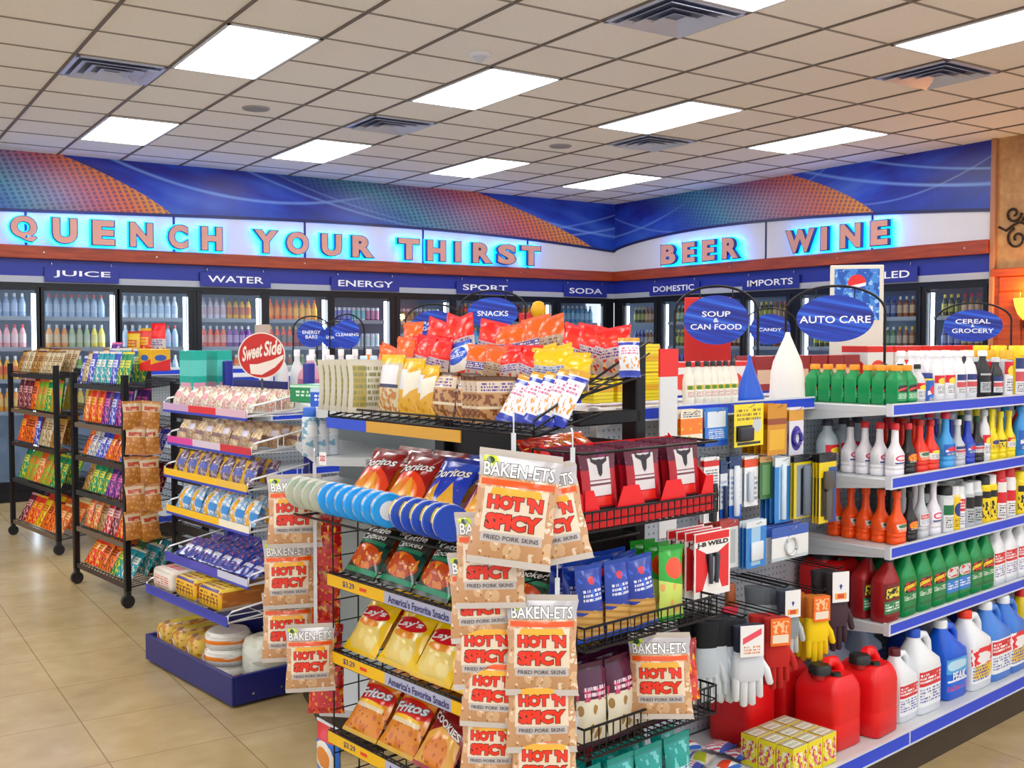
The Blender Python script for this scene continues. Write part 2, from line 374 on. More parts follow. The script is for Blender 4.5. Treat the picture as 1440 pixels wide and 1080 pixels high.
mb = MB(); mb.box(-2, XW-.09, YW-.09, YW+.05, 2.42, 2.55, 0, .006); mb.box(XW-.09, XW+.05, XE, YW, 2.42, 2.55, 0, .006)
struct('trim_4', mb, [WOOD])
mb = MB(); mb.box(-2, XW-.03, YW-.03, YW+.05, 2.25, 2.42); mb.box(XW-.03, XW+.05, XE, YW, 2.25, 2.42); struct('trim_5', mb, [S('#222f86', .35)])
mb = MB(); mb.box(-2, XW-.02, YW-.035, YW+.05, 2.185, 2.25); mb.box(XW-.035, XW+.05, XE, YW, 2.185, 2.25); struct('trim_6', mb, [S('#a9adb8', .4)])
mb = MB()
for x in (1.9, 3.0, 4.65, 6.2, 7.6): mb.disc(x, YW-.093, 2.485, .008, .008, n=10)
for y in (6.1, 7.6, 9.2, 10.6): mb.disc(XW-.093, y, 2.485, .008, .008, axis='x', n=10)
struct('trim_7', mb, [CHROME])
# --- the tan wall with the cherry wainscot on the far right
m, nt, p = _new('tan_plaster'); g = NG(nt); tc = nt.nodes.new('ShaderNodeTexCoord'); nz = g.noise(tc.outputs['Object'], 3.0, 5.0); nz2 = g.noise(tc.outputs['Object'], 16.0, 3.0)
nt.links.new(g.ramp(g.m('MULTIPLY_ADD', nz2, .4, g.m('MULTIPLY', nz, .6)), [(.3, '#8f6a48'), (.5, '#b28a60'), (.7, '#cda678')]), p.inputs['Base Color']); p.inputs['Roughness'].default_value = .7
mb = MB(); mb.box(XW-.02, XW+.1, 1.0, XE-.05, 2.24, CEIL); struct('wall_east_tan', mb, [m])
mb = MB(); mb.box(XW-.04, XW+.1, 1.0, XE-.05, 0, 2.24); mb.box(XW-.07, XW, 1.0, XE-.02, 2.2, 2.27, 0, .008)
mb.box(XW-.062, XW, 5.55, XE-.102, 0, 2.055, 0, .008); mb.box(XW-.06, XW, 1.0, XE-.104, 2.06, 2.195, 0, .008); struct('wall_east_wainscot', mb, [wood('orange_wood', '#8f3a16', '#b85320')])
mb = MB(); mb.box(XW-.06, XW+.1, XE-.05, XE, 0, CEIL, 0, .006); struct('trim_8', mb, [S('#a8775a', .5)])
# ================================================================== cooler doors
CASE = S('#8796ab', .5); RACKM = S('#8d949c', .4); FRAME = S('#14161c', .3, .2)
m, nt, p = _new('cooler_glass'); nt.nodes.remove(p); tr = nt.nodes.new('ShaderNodeBsdfTransparent'); tr.inputs[0].default_value = (.93, .96, 1, 1)
gl = nt.nodes.new('ShaderNodeBsdfGlossy'); gl.inputs['Roughness'].default_value = .03; gl.inputs['Color'].default_value = (.8, .9, 1, 1)
mx = nt.nodes.new('ShaderNodeMixShader'); mx.inputs[0].default_value = .045
nt.links.new(tr.outputs[0], mx.inputs[1]); nt.links.new(gl.outputs[0], mx.inputs[2]); nt.links.new(mx.outputs[0], nt.nodes['Material Output'].inputs[0]); GLASS = m
LEDM = E('#f4fbff', 10.0)
ND = [(1.145, 1.83), (1.908, 2.587), (2.658, 3.345), (3.491, 4.163), (4.254, 4.958), (5.047, 5.757), (5.9, 6.583), (6.686, 7.307), (7.416, 8.145), (8.296, 9.005)]
EDR = [(10.66, 11.3), (9.84, 10.5), (9.1, 9.74), (8.38, 9.0), (7.49, 8.17), (6.68, 7.38), (5.95, 6.56)]
SHELF_Z = [.88, 1.2, 1.52, 1.83]
def cooler(n, lo, hi, wall):
    "one glass door with its lit case; north wall uses x, east wall uses y"
    def T(mb_, a0, a1, d0, d1, z0, z1, mi=0, bev=0):
        if wall == 'n': mb_.box(a0, a1, YW+d0, YW+d1, z0, z1, mi, bev)
        else: mb_.box(XW+d0, XW+d1, a0, a1, z0, z1, mi, bev)
    mb = MB(); w = .05
    T(mb, lo-w, lo, -.02, .04, .1, 2.14, 0, .004); T(mb, hi, hi+w, -.02, .04, .1, 2.14, 0, .004); T(mb, lo, hi, -.02, .04, 2.11, 2.14); T(mb, lo, hi, -.02, .04, .1, .2)
    d = obj('door_%d' % n, mb.mesh('door', [FRAME]), kind='structure')
    mg = MB(); T(mg, lo, hi, .005, .012, .2, 2.11); obj('glass_pane', mg.mesh('glass_pane', [GLASS]), d)
    mh = MB(); hx = lo-.03 if n % 2 else hi+.03; T(mh, hx-.008, hx+.008, -.07, -.05, .95, 1.25, 0, .004); T(mh, hx-.006, hx+.006, -.05, -.02, .97, .99); T(mh, hx-.006, hx+.006, -.05, -.02, 1.21, 1.23)
    obj('door_handle', mh.mesh('door_handle', [CHROME]), d)
    ml = MB(); T(ml, hi-.03, hi-.005, .05, .075, .3, 2.08) if wall == 'n' else T(ml, hi-.03, hi-.005, .05, .075, .3, 2.08)
    obj('light_strip', ml.mesh('light_strip', [LEDM]), d)
    ms = MB()
    for z in SHELF_Z:
        T(ms, lo-.02, hi+.02, .06, .62, z-.012, z)
        T(ms, lo-.02, hi+.02, .055, .062, z-.02, z+.022)
    obj('wire_shelf', ms.mesh('wire_shelf', [RACKM]), d)
for i, (a, b) in enumerate(ND): cooler(i+1, a, b, 'n')
for i, (a, b) in enumerate(EDR): cooler(i+11, a, b, 'e')
mb = MB(); mb.box(-2, XW, YW+.66, YW+.7, 0, 2.3); mb.box(XW+.66, XW+.7, XE, YW+.7, 0, 2.3); mb.box(-2, XW+.7, YW+.04, YW+.7, 2.16, 2.2); mb.box(XW+.04, XW+.7, XE, YW+.7, 2.16, 2.2); struct('wall_cooler_liner', mb, [CASE])
mb = MB()                                                    # black mullions and header between and above the doors
edges = [-2.0]+[e for d in ND for e in d]+[XW-.02]
for a, b in zip(edges[0::2], edges[1::2]): mb.box(a+.05 if a > -2 else a, b-.05 if b < XW-.1 else b, YW-.005, YW+.03, .1, 2.14)
mb.box(-2, XW, YW-.022, YW+.05, 2.14, 2.19); mb.box(-2, XW, YW-.03, YW+.05, 0, .1)
e2 = [YW]+[e for d in EDR for e in (d[1], d[0])]+[XE]
for a, b in zip(e2[0::2], e2[1::2]): mb.box(XW-.005, XW+.03, b+.05 if b > XE+.01 else b, a-.05 if a < YW else a, .1, 2.14)
mb.box(XW-.022, XW+.05, XE, YW, 2.14, 2.19); mb.box(XW-.03, XW+.05, XE, YW, 0, .1)
struct('trim_9', mb, [FRAME])
# ================================================================== hanging aisle names above the coolers
def header(txt, u0, u1, plane, label, full=None):
    if plane == 'n': a0, _ = wy(u0, 388, YW-.05); a1, _ = wy(u1, 388, YW-.05); loc = ((a0+a1)/2, YW-.055, 2.195); rz = 0
    else: a0, _ = wx(u0, 405, XW-.05); a1, _ = wx(u1, 405, XW-.05); loc = (XW-.055, (a0+a1)/2, 2.195); rz = -PI/2
    w = abs(a1-a0); pw = w+.17
    mb = MB(); mb.box(-pw/2, pw/2, -.008, .008, 0, .155, 0, .003)
    o = obj('aisle_name_plate', mb.mesh('aisle_name_plate', [S('#232d80', .35)]), None, loc, (0, 0, rz), label, 'sign', 'aisle name plates above the coolers')
    mt = MB(); flat_text(mt, txt, -w/2, w/2, .045, .118, lambda x, z: (x, -.0095, z), 0, .012); obj('lettering', mt.mesh('lettering', [S('#eef0f6', .5)]), o)
    for s in (-1, 1):
        mc = MB(); mc.tube([(s*pw*.4, 0, .15), (s*pw*.4, .01, .2), (s*pw*.4, .03, .215)], .003); obj('clip', mc.mesh('clip', [CHROME]), o)
for t, a, b in (('JUICE', 75, 155), ('WATER', 292, 370), ('ENERGY', 475, 552), ('SPORT', 650, 713), ('SODA', 800, 846)):
    header(t, a, b, 'n', 'navy hanging plate with white letters reading %s above the cooler doors' % t)
for t, a, b in (('DOMESTIC', 920, 977), ('IMPORTS', 1052, 1116), ('CHILLED', 1199, 1280)):
    header(t, a, b, 'e', 'navy hanging plate with white letters reading %s above the beer coolers' % t)
# ================================================================== backlit channel letters
LF = S('#cf9d94', .45); LS = S('#23265c', .4); HALO = E('#0a90ff', 9.0)
def channel(ch, word, u0, u1, plane, nth):
    v = 360
    if plane == 'n': a0, _ = wy(u0, v, YW-.09); a1, _ = wy(u1, v, YW-.09); loc = ((a0+a1)/2, YW-.03, 2.585); rz = 0
    else: a0, _ = wx(u0, v, XW-.09); a1, _ = wx(u1, v, XW-.09); loc = (XW-.03, (a0+a1)/2, 2.585); rz = -PI/2
    w = abs(a1-a0)/2; h = .235
    def solid(bold, y0, y1, mi_face, mi_side, mb):
        vs, fs, gx0, gx1 = glyphs(ch, bold, 0, 1, 4); B = glyphs(ch, .03, 0, 1, 4); ys = [q[1] for q in B[0]]; g0, g1 = min(ys), max(ys); x0, x1 = B[2], B[3]
        P2 = [(-w+(q[0]-x0)/(x1-x0)*2*w, (q[1]-g0)/(g1-g0)*h) for q in vs]
        mb.add([(x, y0, z) for x, z in P2], fs, mi_face); mb.add([(x, y1, z) for x, z in P2], [f[::-1] for f in fs], mi_side)
        cnt = {}
        for f in fs:
            for i in range(len(f)):
                e = (f[i], f[(i+1) % len(f)]); cnt[tuple(sorted(e))] = cnt.get(tuple(sorted(e)), 0)+1
        n = len(P2); sv = [(x, y0, z) for x, z in P2]+[(x, y1, z) for x, z in P2]
        mb.add(sv, [[a, b, b+n, a+n] for (a, b), c in cnt.items() if c == 1], mi_side)
    mb = MB(); solid(.075, -.13, -.085, 1, 1, mb); solid(.05, -.1315, -.12, 0, 0, mb)
    nm = {1: 'first', 2: 'second', 0: ''}[nth]
    o = obj('channel_letter', mb.mesh('channel_letter', [LF, LS]), None, loc, (0, 0, rz), ('salmon faced backlit letter %s%s of the word %s on the white sign band' % ((nm+' ') if nm else '', ch, word)), 'letter', 'backlit letters on the sign band')
    mh = MB(); solid(.1, -.084, -.07, 0, 0, mh); obj('backlight', mh.mesh('backlight', [HALO]), o, label='cyan glowing backlight')
for ch, a, b, wd, n in (('Q', 15, 50, 'QUENCH', 0), ('U', 74, 106, 'QUENCH', 0), ('E', 130, 158, 'QUENCH', 0), ('N', 182, 212, 'QUENCH', 0), ('C', 236, 261, 'QUENCH', 0), ('H', 282, 309, 'QUENCH', 0),
                        ('Y', 357, 386, 'YOUR', 0), ('O', 401, 430, 'YOUR', 0), ('U', 450, 476, 'YOUR', 0), ('R', 493, 520, 'YOUR', 0),
                        ('T', 558, 585, 'THIRST', 1), ('H', 598, 622, 'THIRST', 0), ('I', 637, 643, 'THIRST', 0), ('R', 662, 686, 'THIRST', 0), ('S', 697, 720, 'THIRST', 0), ('T', 730, 755, 'THIRST', 2)):
    channel(ch, wd, a, b, 'n', n)
for ch, a, b, wd, n in (('B', 936, 955, 'BEER', 0), ('E', 966, 982, 'BEER', 1), ('E', 994, 1010, 'BEER', 2), ('R', 1022, 1043, 'BEER', 0), ('W', 1112, 1150, 'WINE', 0), ('I', 1161, 1168, 'WINE', 0), ('N', 1188, 1215, 'WINE', 0), ('E', 1231, 1253, 'WINE', 0)):
    channel(ch, wd, a, b, 'e', n)
# ================================================================== ceiling fixtures
DIFF = E('#ffffff', 11.0)
def light(cx, cy, label):
    t = thing('ceiling_light', label, 'ceiling light', (cx, cy, CEIL), 0, 'fluorescent ceiling panels')
    mb = MB(); w, l = .3, .605
    for a in ((-w, w, -l, -l+.02), (-w, w, l-.02, l), (-w, -w+.02, -l, l), (w-.02, w, -l, l)): mb.box(*a, -.014, -.001)
    obj('frame', mb.mesh('frame', [S('#d8d8dd', .5)]), t)
    mb = MB(); mb.box(-w+.02, w-.02, -l+.02, l-.02, -.011, -.002); obj('diffuser', mb.mesh('diffuser', [DIFF]), t)
cols = [-3.13, -1.3, .53, 2.36, 4.19, 6.02, 7.85]; rows = [-2.33, .71, 3.76, 6.81, 9.87]
seen = {(2.36, 6.81): 'large bright ceiling panel at the left above the word QUENCH', (2.36, 9.87): 'bright ceiling panel nearest the wall above the word QUENCH', (4.19, 9.87): 'bright ceiling panel nearest the wall above the word YOUR',
        (4.19, 6.81): 'bright ceiling panel in mid ceiling beside the smoke detector', (6.02, 9.87): 'bright ceiling panel nearest the wall above the word THIRST', (6.02, 6.81): 'bright ceiling panel beside the small grey vent in mid ceiling',
        (7.85, 9.87): 'bright ceiling panel nearest the corner of the two blue walls', (7.85, 6.81): 'bright ceiling panel above the word WINE', (6.02, 3.76): 'long bright ceiling panel cut by the right edge of the photo',
        (4.19, 3.76): 'bright ceiling panel cut by the top edge beside the big vent', (.53, 6.81): 'bright ceiling panel in the upper left corner of the photo'}
for x in cols:
    for y in rows:
        light(x, y, seen.get((x, y), 'white fluorescent ceiling panel outside the view behind the camera'))
def vent(cx, cy, label, tint='#c3c6d8'):  # blue reflections put into the colours of frame, louvers and backing
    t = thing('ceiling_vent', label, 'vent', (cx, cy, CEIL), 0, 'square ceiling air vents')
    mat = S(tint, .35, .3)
    mb = MB(); w = .298
    for a in ((-w, w, -w, -w+.03), (-w, w, w-.03, w), (-w, -w+.03, -w, w), (w-.03, w, -w, w)): mb.box(*a, -.015, -.001, 0, .003)
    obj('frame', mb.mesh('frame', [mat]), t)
    mb = MB(); mb.box(-w+.02, w-.02, -w+.02, w-.02, -.004, -.001); obj('backing', mb.mesh('backing', [S('#6a7088', .5)]), t)
    for k in range(3):
        r1, r0 = .25-.075*k, .20-.075*k; mb = MB()
        vs = [(-r0, -r0, -.006), (r0, -r0, -.006), (r0, r0, -.006), (-r0, r0, -.006), (-r1, -r1, -.032), (r1, -r1, -.032), (r1, r1, -.032), (-r1, r1, -.032)]
        vs += [(x, y, z+.004) for x, y, z in vs]
        fs = [[i, (i+1) % 4, 4+(i+1) % 4, 4+i] for i in range(4)]; fs += [[q+8 for q in f[::-1]] for f in fs]; fs += [[4+i, 4+(i+1) % 4, 12+(i+1) % 4, 12+i] for i in range(4)]
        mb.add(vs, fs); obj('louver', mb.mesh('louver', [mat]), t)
gx = lambda x: GX0+TL*(math.floor((x-GX0)/TL)+.5)
gy = lambda y: GY0+TL*(math.floor((y-GY0)/TL)+.5)
for x, y, l in ((1.84, 7.8, 'bluish tinted square ceiling vent at the left near the first light'), (4.2, 8.33, 'square ceiling vent above the word YOUR'), (4.25, 4.72, 'largest ceiling vent at the top of the photo'),
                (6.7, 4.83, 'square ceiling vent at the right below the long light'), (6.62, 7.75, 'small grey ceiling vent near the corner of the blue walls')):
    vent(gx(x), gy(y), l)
t = thing('smoke_detector', 'white round smoke detector hanging from a ceiling panel', 'smoke detector', (3.66, 5.976, CEIL))
mb = MB(); mb.loft([(-.002, .075, .075), (-.02, .072, .072), (-.024, .05, .05)], 0, 24); obj('base', mb.mesh('base', [WHITE]), t)
mb = MB(); mb.loft([(-.02, .04, .04), (-.05, .034, .034), (-.058, .02, .02)], 0, 20); obj('sensor_head', mb.mesh('sensor_head', [S('#c9ccd3', .3)]), t)
for x, y, l in ((2.998, 8.355, 'round flush ceiling speaker tinted blue between the left lights'), (6.02, 8.349, 'round flush ceiling speaker in mid ceiling above the word THIRST')):
    t = thing('ceiling_speaker', l, 'speaker', (x, y, CEIL), 0, 'round ceiling speakers')
    mb = MB(); mb.loft([(-.001, .11, .11), (-.01, .108, .108), (-.011, .095, .095)], 0, 28, True, False); obj('rim', mb.mesh('rim', [S('#a7a19c', .5)]), t)
    mb = MB(); mb.disc(0, 0, -.01, .095, .095, 'z', 0, 28); obj('grille', mb.mesh('grille', [S('#8d8a8c', .7)]), t)
# ================================================================== wall lamp and iron scroll on the tan wall
yl, zl = wx(1447, 435, XW-.06)
t = thing('wall_lamp', 'glowing orange half bowl wall lamp on the cherry panelled wall', 'wall lamp', (XW-.06, yl, zl))
mb = MB(); mb.loft([(-.1, .05, .03), (-.04, .1, .07), (.03, .125, .1), (.1, .14, .11)], 0, 20, True, False, True, Matrix.Rotation(PI/2, 4, 'Z')); obj('shade', mb.mesh('shade', [E('#ffae45', 3.0)]), t)
mb = MB(); mb.box(-.01, .06, -.06, .06, -.17, -.06, 0, .01); mb.loft([(-.16, .02, .02), (-.12, .06, .04), (-.09, .06, .04)], 0, 14); obj('bracket', mb.mesh('bracket', [S('#3b1d0c', .4)]), t)
pl_ = bpy.data.lights.new('wall_lamp_bulb', 'POINT'); pl_.energy = 14; pl_.color = (1, .5, .15); pl_.shadow_soft_size = .05
po = bpy.data.objects.new('bulb', pl_); COL.objects.link(po); po.location = (-.12, 0, .16); po.parent = t
ys, zs = wx(1428, 320, XW-.03)
t = thing('wall_mounted_scroll', 'dark wrought iron scroll ornament mounted on the tan wall', 'ornament', (XW-.035, ys, zs))
def spiral(cx, cz, r0, r1, a0, turns, n=26): return [(0, cx+(r0+(r1-r0)*i/n)*math.cos(a0+turns*2*PI*i/n), cz+(r0+(r1-r0)*i/n)*math.sin(a0+turns*2*PI*i/n)) for i in range(n+1)]
for nm, pts in (('upper_curl', spiral(.02, .13, .08, .02, PI, 1.2)), ('lower_curl', spiral(-.02, -.1, .1, .02, PI*.4, -1.3)), ('stem', [(0, .16, .02), (0, .09, -.02), (0, .03, .02), (0, -.04, .05), (0, -.1, .02)]), ('right_curl', spiral(-.14, .05, .07, .015, 0, 1.2))):
    mb = MB(); mb.tube(pts, .011, 0, 8); obj(nm, mb.mesh(nm, [S('#2c211b', .4, .5)]), t)
# ================================================================== kinds of goods
_models = {}
def ring_at(rings, z):
    R = [(r+(2.0, 0.0, 0.0)[len(r)-3:]) if len(r) < 6 else r for r in rings]
    for a, b in zip(R[:-1], R[1:]):
        if a[0] <= z <= b[0] and b[0] > a[0]:
            t = (z-a[0])/(b[0]-a[0]); return [a[i]+(b[i]-a[i])*t for i in range(1, 6)]
    return list(R[-1][1:]) if z > R[-1][0] else list(R[0][1:])
def patch(mb, rings, z0, z1, half=1.1, off=.0012, mi=0, nu=8, nz=3):
    "a printed label hugging the front of a lofted body"
    vs = []; uv = []
    for j in range(nz+1):
        z = z0+(z1-z0)*j/nz; rx, ry, e, ox, oy = ring_at(rings, z); p = 2/e
        for i in range(nu+1):
            t = -PI/2+half*(-1+2*i/nu); c, q = math.cos(t), math.sin(t)
            vs.append((ox+(rx+off)*math.copysign(abs(c)**p, c), oy+(ry+off)*math.copysign(abs(q)**p, q), z)); uv.append((i/nu, j/nz))
    fs = [[j*(nu+1)+i, j*(nu+1)+i+1, (j+1)*(nu+1)+i+1, (j+1)*(nu+1)+i] for j in range(nz) for i in range(nu)]
    mb.add(vs, fs, mi, [[uv[k] for k in f] for f in fs], True)
SHAPES = {
 # body rings as fractions (z of h, rx of w/2, ry of d/2, exponent); cap (z0, z1, r of w/2)
 'additive': ([(0, .9, .9, 3), (.02, 1, 1, 3), (.12, 1, 1, 3), (.125, .95, .95, 3), (.14, .95, .95, 3), (.145, 1, 1, 3), (.2, 1, 1, 3), (.205, .95, .95, 3), (.22, .95, .95, 3), (.225, 1, 1, 3), (.42, 1, 1, 3), (.46, .95, .95, 2.6), (.56, .62, .66, 2), (.64, .42, .5, 2), (.9, .34, .42, 2)], (.88, 1.0, .4), (.23, .43)),
 'brake': ([(0, .9, .9, 6), (.02, 1, 1, 7), (.62, 1, 1, 7), (.66, .95, .95, 6), (.8, .55, .6, 3), (.86, .5, .55, 2), (.9, .5, .55, 2)], (.86, 1.0, .58), (.1, .56)),
 'oil': ([(0, .93, .93, 5), (.02, 1, 1, 6), (.6, 1, 1, 6), (.68, .9, .95, 4), (.78, .6, .72, 3, .18, 0), (.88, .36, .5, 2, .3, 0), (.93, .34, .45, 2, .3, 0)], (.9, 1.0, .38), (.1, .6)),
 'can': ([(0, .96, .96), (.01, 1, 1), (.76, 1, 1), (.8, .93, .93), (.82, .78, .78)], (.8, 1.0, .84), (.03, .75)),
 'drum': ([(0, .95, .95), (.01, 1, 1), (.97, 1, 1), (.99, .96, .96), (1.0, .9, .9)], None, (.05, .95)),
 'round': ([(0, .93, .93), (.02, 1, 1), (.55, 1, 1), (.68, .8, .8), (.8, .42, .42), (.9, .38, .38)], (.88, 1.0, .44), (.12, .52)),
 'spray': ([(0, .95, .95, 3), (.02, 1, 1, 3), (.5, 1, 1, 3), (.62, .75, .8, 2.4), (.74, .4, .45, 2), (.8, .36, .4, 2)], (.8, .86, .42), (.08, .5)),
 'cone': ([(0, .97, .97), (.02, 1, 1), (.1, .97, .97), (.8, .2, .2), (.97, .1, .1), (1.0, .06, .06)], None, None),
}
def bottle(name, shape, h, w, d, body, cap, label=None, n=16, rough=.32, clear=False):
    key = (name, shape, round(h, 3), round(w, 3), round(d, 3), body, cap, label)
    if key in _models: return _models[key]
    rings, cp, lb = SHAPES[shape]
    R = [(r[0]*h, r[1]*w/2, r[2]*d/2)+((r[3],) if len(r) > 3 else (2.0,))+((r[4]*w/2, r[5]*d/2) if len(r) > 4 else (0., 0.)) for r in rings]
    M_ = Model(name); mb = MB(); mb.loft(R, 0, n); bm_ = S(body, rough) if isinstance(body, str) and body.startswith('#') else art(*ARTS[body], rough=rough)
    M_.add(name, mb.mesh(name, [bm_]))
    if cp:
        mb = MB(); ox = R[-1][4]; oy = R[-1][5]; cr = cp[2]*w/2; ce = cp[2]*d/2 if shape in ('oil', 'additive', 'spray') else cr
        if shape == 'spray':
            mb.loft([(cp[0]*h, cr, cr), (cp[1]*h, cr*.9, cr*.9)], 0, 12); mb.loft([(cp[1]*h, cr*.6, cr*.6), (.93*h, cr*.6, cr*.6)], 0, 10)
            mb.box(-cr*.7, cr*.7, -d*.5, d*.28, .9*h, h, 0, .006); mb.box(-cr*.3, cr*.3, -d*.5, -d*.34, .76*h, .92*h, 0, .003)
            M_.add('trigger_head', mb.mesh('trigger_head', [S(cap, .4)]))
        else:
            mb.loft([(cp[0]*h, cr*1.02, cr*1.02, 2., ox, oy), (cp[1]*h-.003, cr, cr, 2., ox, oy), (cp[1]*h, cr*.86, cr*.86, 2., ox, oy)], 0, 14)
            M_.add('cap', mb.mesh('cap', [S(cap, .38)]))
    if label and lb:
        mb = MB(); patch(mb, R, lb[0]*h, lb[1]*h, 1.15 if d > .6*w else 1.0, .0012, 0); M_.add('label', mb.mesh('label', [art(*ARTS[label])]))
    _models[key] = M_; return M_
def jug(name, h, w, d, body, cap, label=None, rough=.3, word=None):
    "gallon jug: square shouldered body, moulded handle, offset neck"
    key = (name, h, w, d, body, cap, label, word)
    if key in _models: return _models[key]
    X, Y = w/2, d/2
    R = [(0, X*.92, Y*.92, 5), (.02*h, X, Y, 5.5), (.56*h, X, Y, 5.5), (.62*h, X*.97, Y*.97, 5), (.74*h, X*.6, Y*.8, 3, -X*.28, 0), (.86*h, X*.34, Y*.44, 2.2, -X*.42, 0), (.93*h, X*.26, Y*.34, 2, -X*.44, 0)]
    M_ = Model(name); mb = MB(); mb.loft(R, 0, 20); mat = S(body, rough) if body.startswith('#') else art(*ARTS[body])
    M_.add(name, mb.mesh(name, [mat]))
    mb = MB(); r = Y*.26
    mb.tube([(-X*.2, 0, .84*h), (X*.1, 0, .9*h), (X*.5, 0, .88*h), (X*.78, 0, .79*h), (X*.84, 0, .68*h), (X*.8, 0, .58*h)], r, 0, 10); M_.add('handle', mb.mesh('handle', [mat]))
    mb = MB(); cr = min(X*.34, Y*.44); mb.loft([(.9*h, cr, cr, 2, -X*.44, 0), (.985*h, cr, cr, 2, -X*.44, 0), (h, cr*.88, cr*.88, 2, -X*.44, 0)], 0, 16); M_.add('cap', mb.mesh('cap', [S(cap, .4)]))
    if label:
        mb = MB(); patch(mb, R, .1*h, .54*h, .98, .0012, 0, 8, 3); mats = [art(*ARTS[label])]
        if word: mats.append(S(word[1], .4)); flat_text(mb, word[0], -X*.62, X*.62, .25*h, .36*h, lambda x, z: (x, -Y-.003, z), 1, .03)
        M_.add('label', mb.mesh('label', mats))
    _models[key] = M_; return M_
def carton(name, w, d, h, sides, bev=.002, parts=()):
    key = (name, w, d, h, str(sides))
    if key in _models: return _models[key]
    idx = {}; mats = []
    for k, a in sides.items():
        mats.append(art(*ARTS[a]) if a in ARTS else S(a, .45)); idx[k] = len(mats)-1
    mb = MB(); mb.box(-w/2, w/2, -d/2, d/2, 0, h, idx, bev); M_ = Model(name); M_.add(name, mb.mesh(name, mats)); _models[key] = M_; return M_
class Pouch:
    "a filled bag: flat crimped seals at both ends, swollen between"
    def __init__(s, w, h, d, nx=10, nz=12, seal=.06, seed=1, crease=.03, top_gather=0.0):
        s.w, s.h, s.d, s.seal = w, h, d, seal; s.nx, s.nz = nx, nz; r = random.Random(seed)
        s.xs = [-w/2+w*i/nx for i in range(nx+1)]
        s.zs = [0, seal*h*.5, seal*h]+[seal*h+(1-2*seal)*h*k/(nz-4) for k in range(1, nz-4)]+[h-seal*h, h-seal*h*.5, h]
        s.nz = len(s.zs)-1; s.T = []; s.X = []
        ph = [r.uniform(0, 6.28) for _ in range(6)]
        for j, z in enumerate(s.zs):
            u = min(1, max(0, (z-seal*h)/((1-2*seal)*h))); prof = math.sin(PI*u)**.55 if 0 < u < 1 else 0.0
            prof *= (1.0-.16*u)                      # heavier at the bottom
            pinch = 1-.07*math.sin(PI*u)**.7-(top_gather*max(0, (u-.8)/.2) if top_gather else 0); rowT = []; rowX = []
            for i, x in enumerate(s.xs):
                e = abs(2*x/w); t = prof*(max(0, 1-e**2.6))**.7
                wob = crease*(math.sin(9*u+ph[0]+4*x/w)+math.sin(23*x/w+ph[1]+5*u)*.7+math.sin(17*u-11*x/w+ph[2])*.6)
                t = max(0.0, t*(1+wob*1.4)) if t > 0 else 0.0
                rowT.append(t*d/2+.0006+(abs(math.sin(i*2.3+ph[3]))*.002 if u in (0, 1) else 0)); rowX.append(x*pinch+(r.uniform(-1, 1)*.012*w if e == 1 else 0))
            s.T.append(rowT); s.X.append(rowX)
    def front(s, x, z, off=.0007):
        "point on the front skin above the flat layout position (x, z)"
        i = min(s.nx-1, max(0, int((x+s.w/2)/s.w*s.nx))); j = 0
        while j < s.nz-1 and z > s.zs[j+1]: j += 1
        a = (x-s.xs[i])/(s.xs[i+1]-s.xs[i]); b = (z-s.zs[j])/(s.zs[j+1]-s.zs[j]); L = lambda A: (A[j][i]*(1-a)+A[j][i+1]*a)*(1-b)+(A[j+1][i]*(1-a)+A[j+1][i+1]*a)*b
        return (L(s.X), -L(s.T)-off, z)
    def skin(s, mb, j0, j1, mi=0, mi_back=None):
        for sg in (-1, 1):
            vs = [(s.X[j][i], sg*s.T[j][i], s.zs[j]) for j in range(j0, j1+1) for i in range(s.nx+1)]; n = s.nx+1
            fs = [[a*n+i, a*n+i+1, (a+1)*n+i+1, (a+1)*n+i] for a in range(j1-j0) for i in range(s.nx)]
            uv = [[(s.xs[k % n]/s.w+.5, s.zs[j0+k//n]/s.h) for k in f] for f in fs]
            if sg > 0: fs = [f[::-1] for f in fs]; uv = [f[::-1] for f in uv]
            mb.add(vs, fs, mi if (sg < 0 or mi_back is None) else mi_back, uv, True)
        for j in range(j0, j1):
            for i in (0, s.nx):
                mb.add([(s.X[j][i], -s.T[j][i], s.zs[j]), (s.X[j+1][i], -s.T[j+1][i], s.zs[j+1]), (s.X[j+1][i], s.T[j+1][i], s.zs[j+1]), (s.X[j][i], s.T[j][i], s.zs[j])], [[0, 1, 2, 3]], mi, [[(0 if i == 0 else 1, s.zs[k]/s.h) for k in (j, j+1, j+1, j)]], True)
    def grid(s): return (s.xs, s.zs)
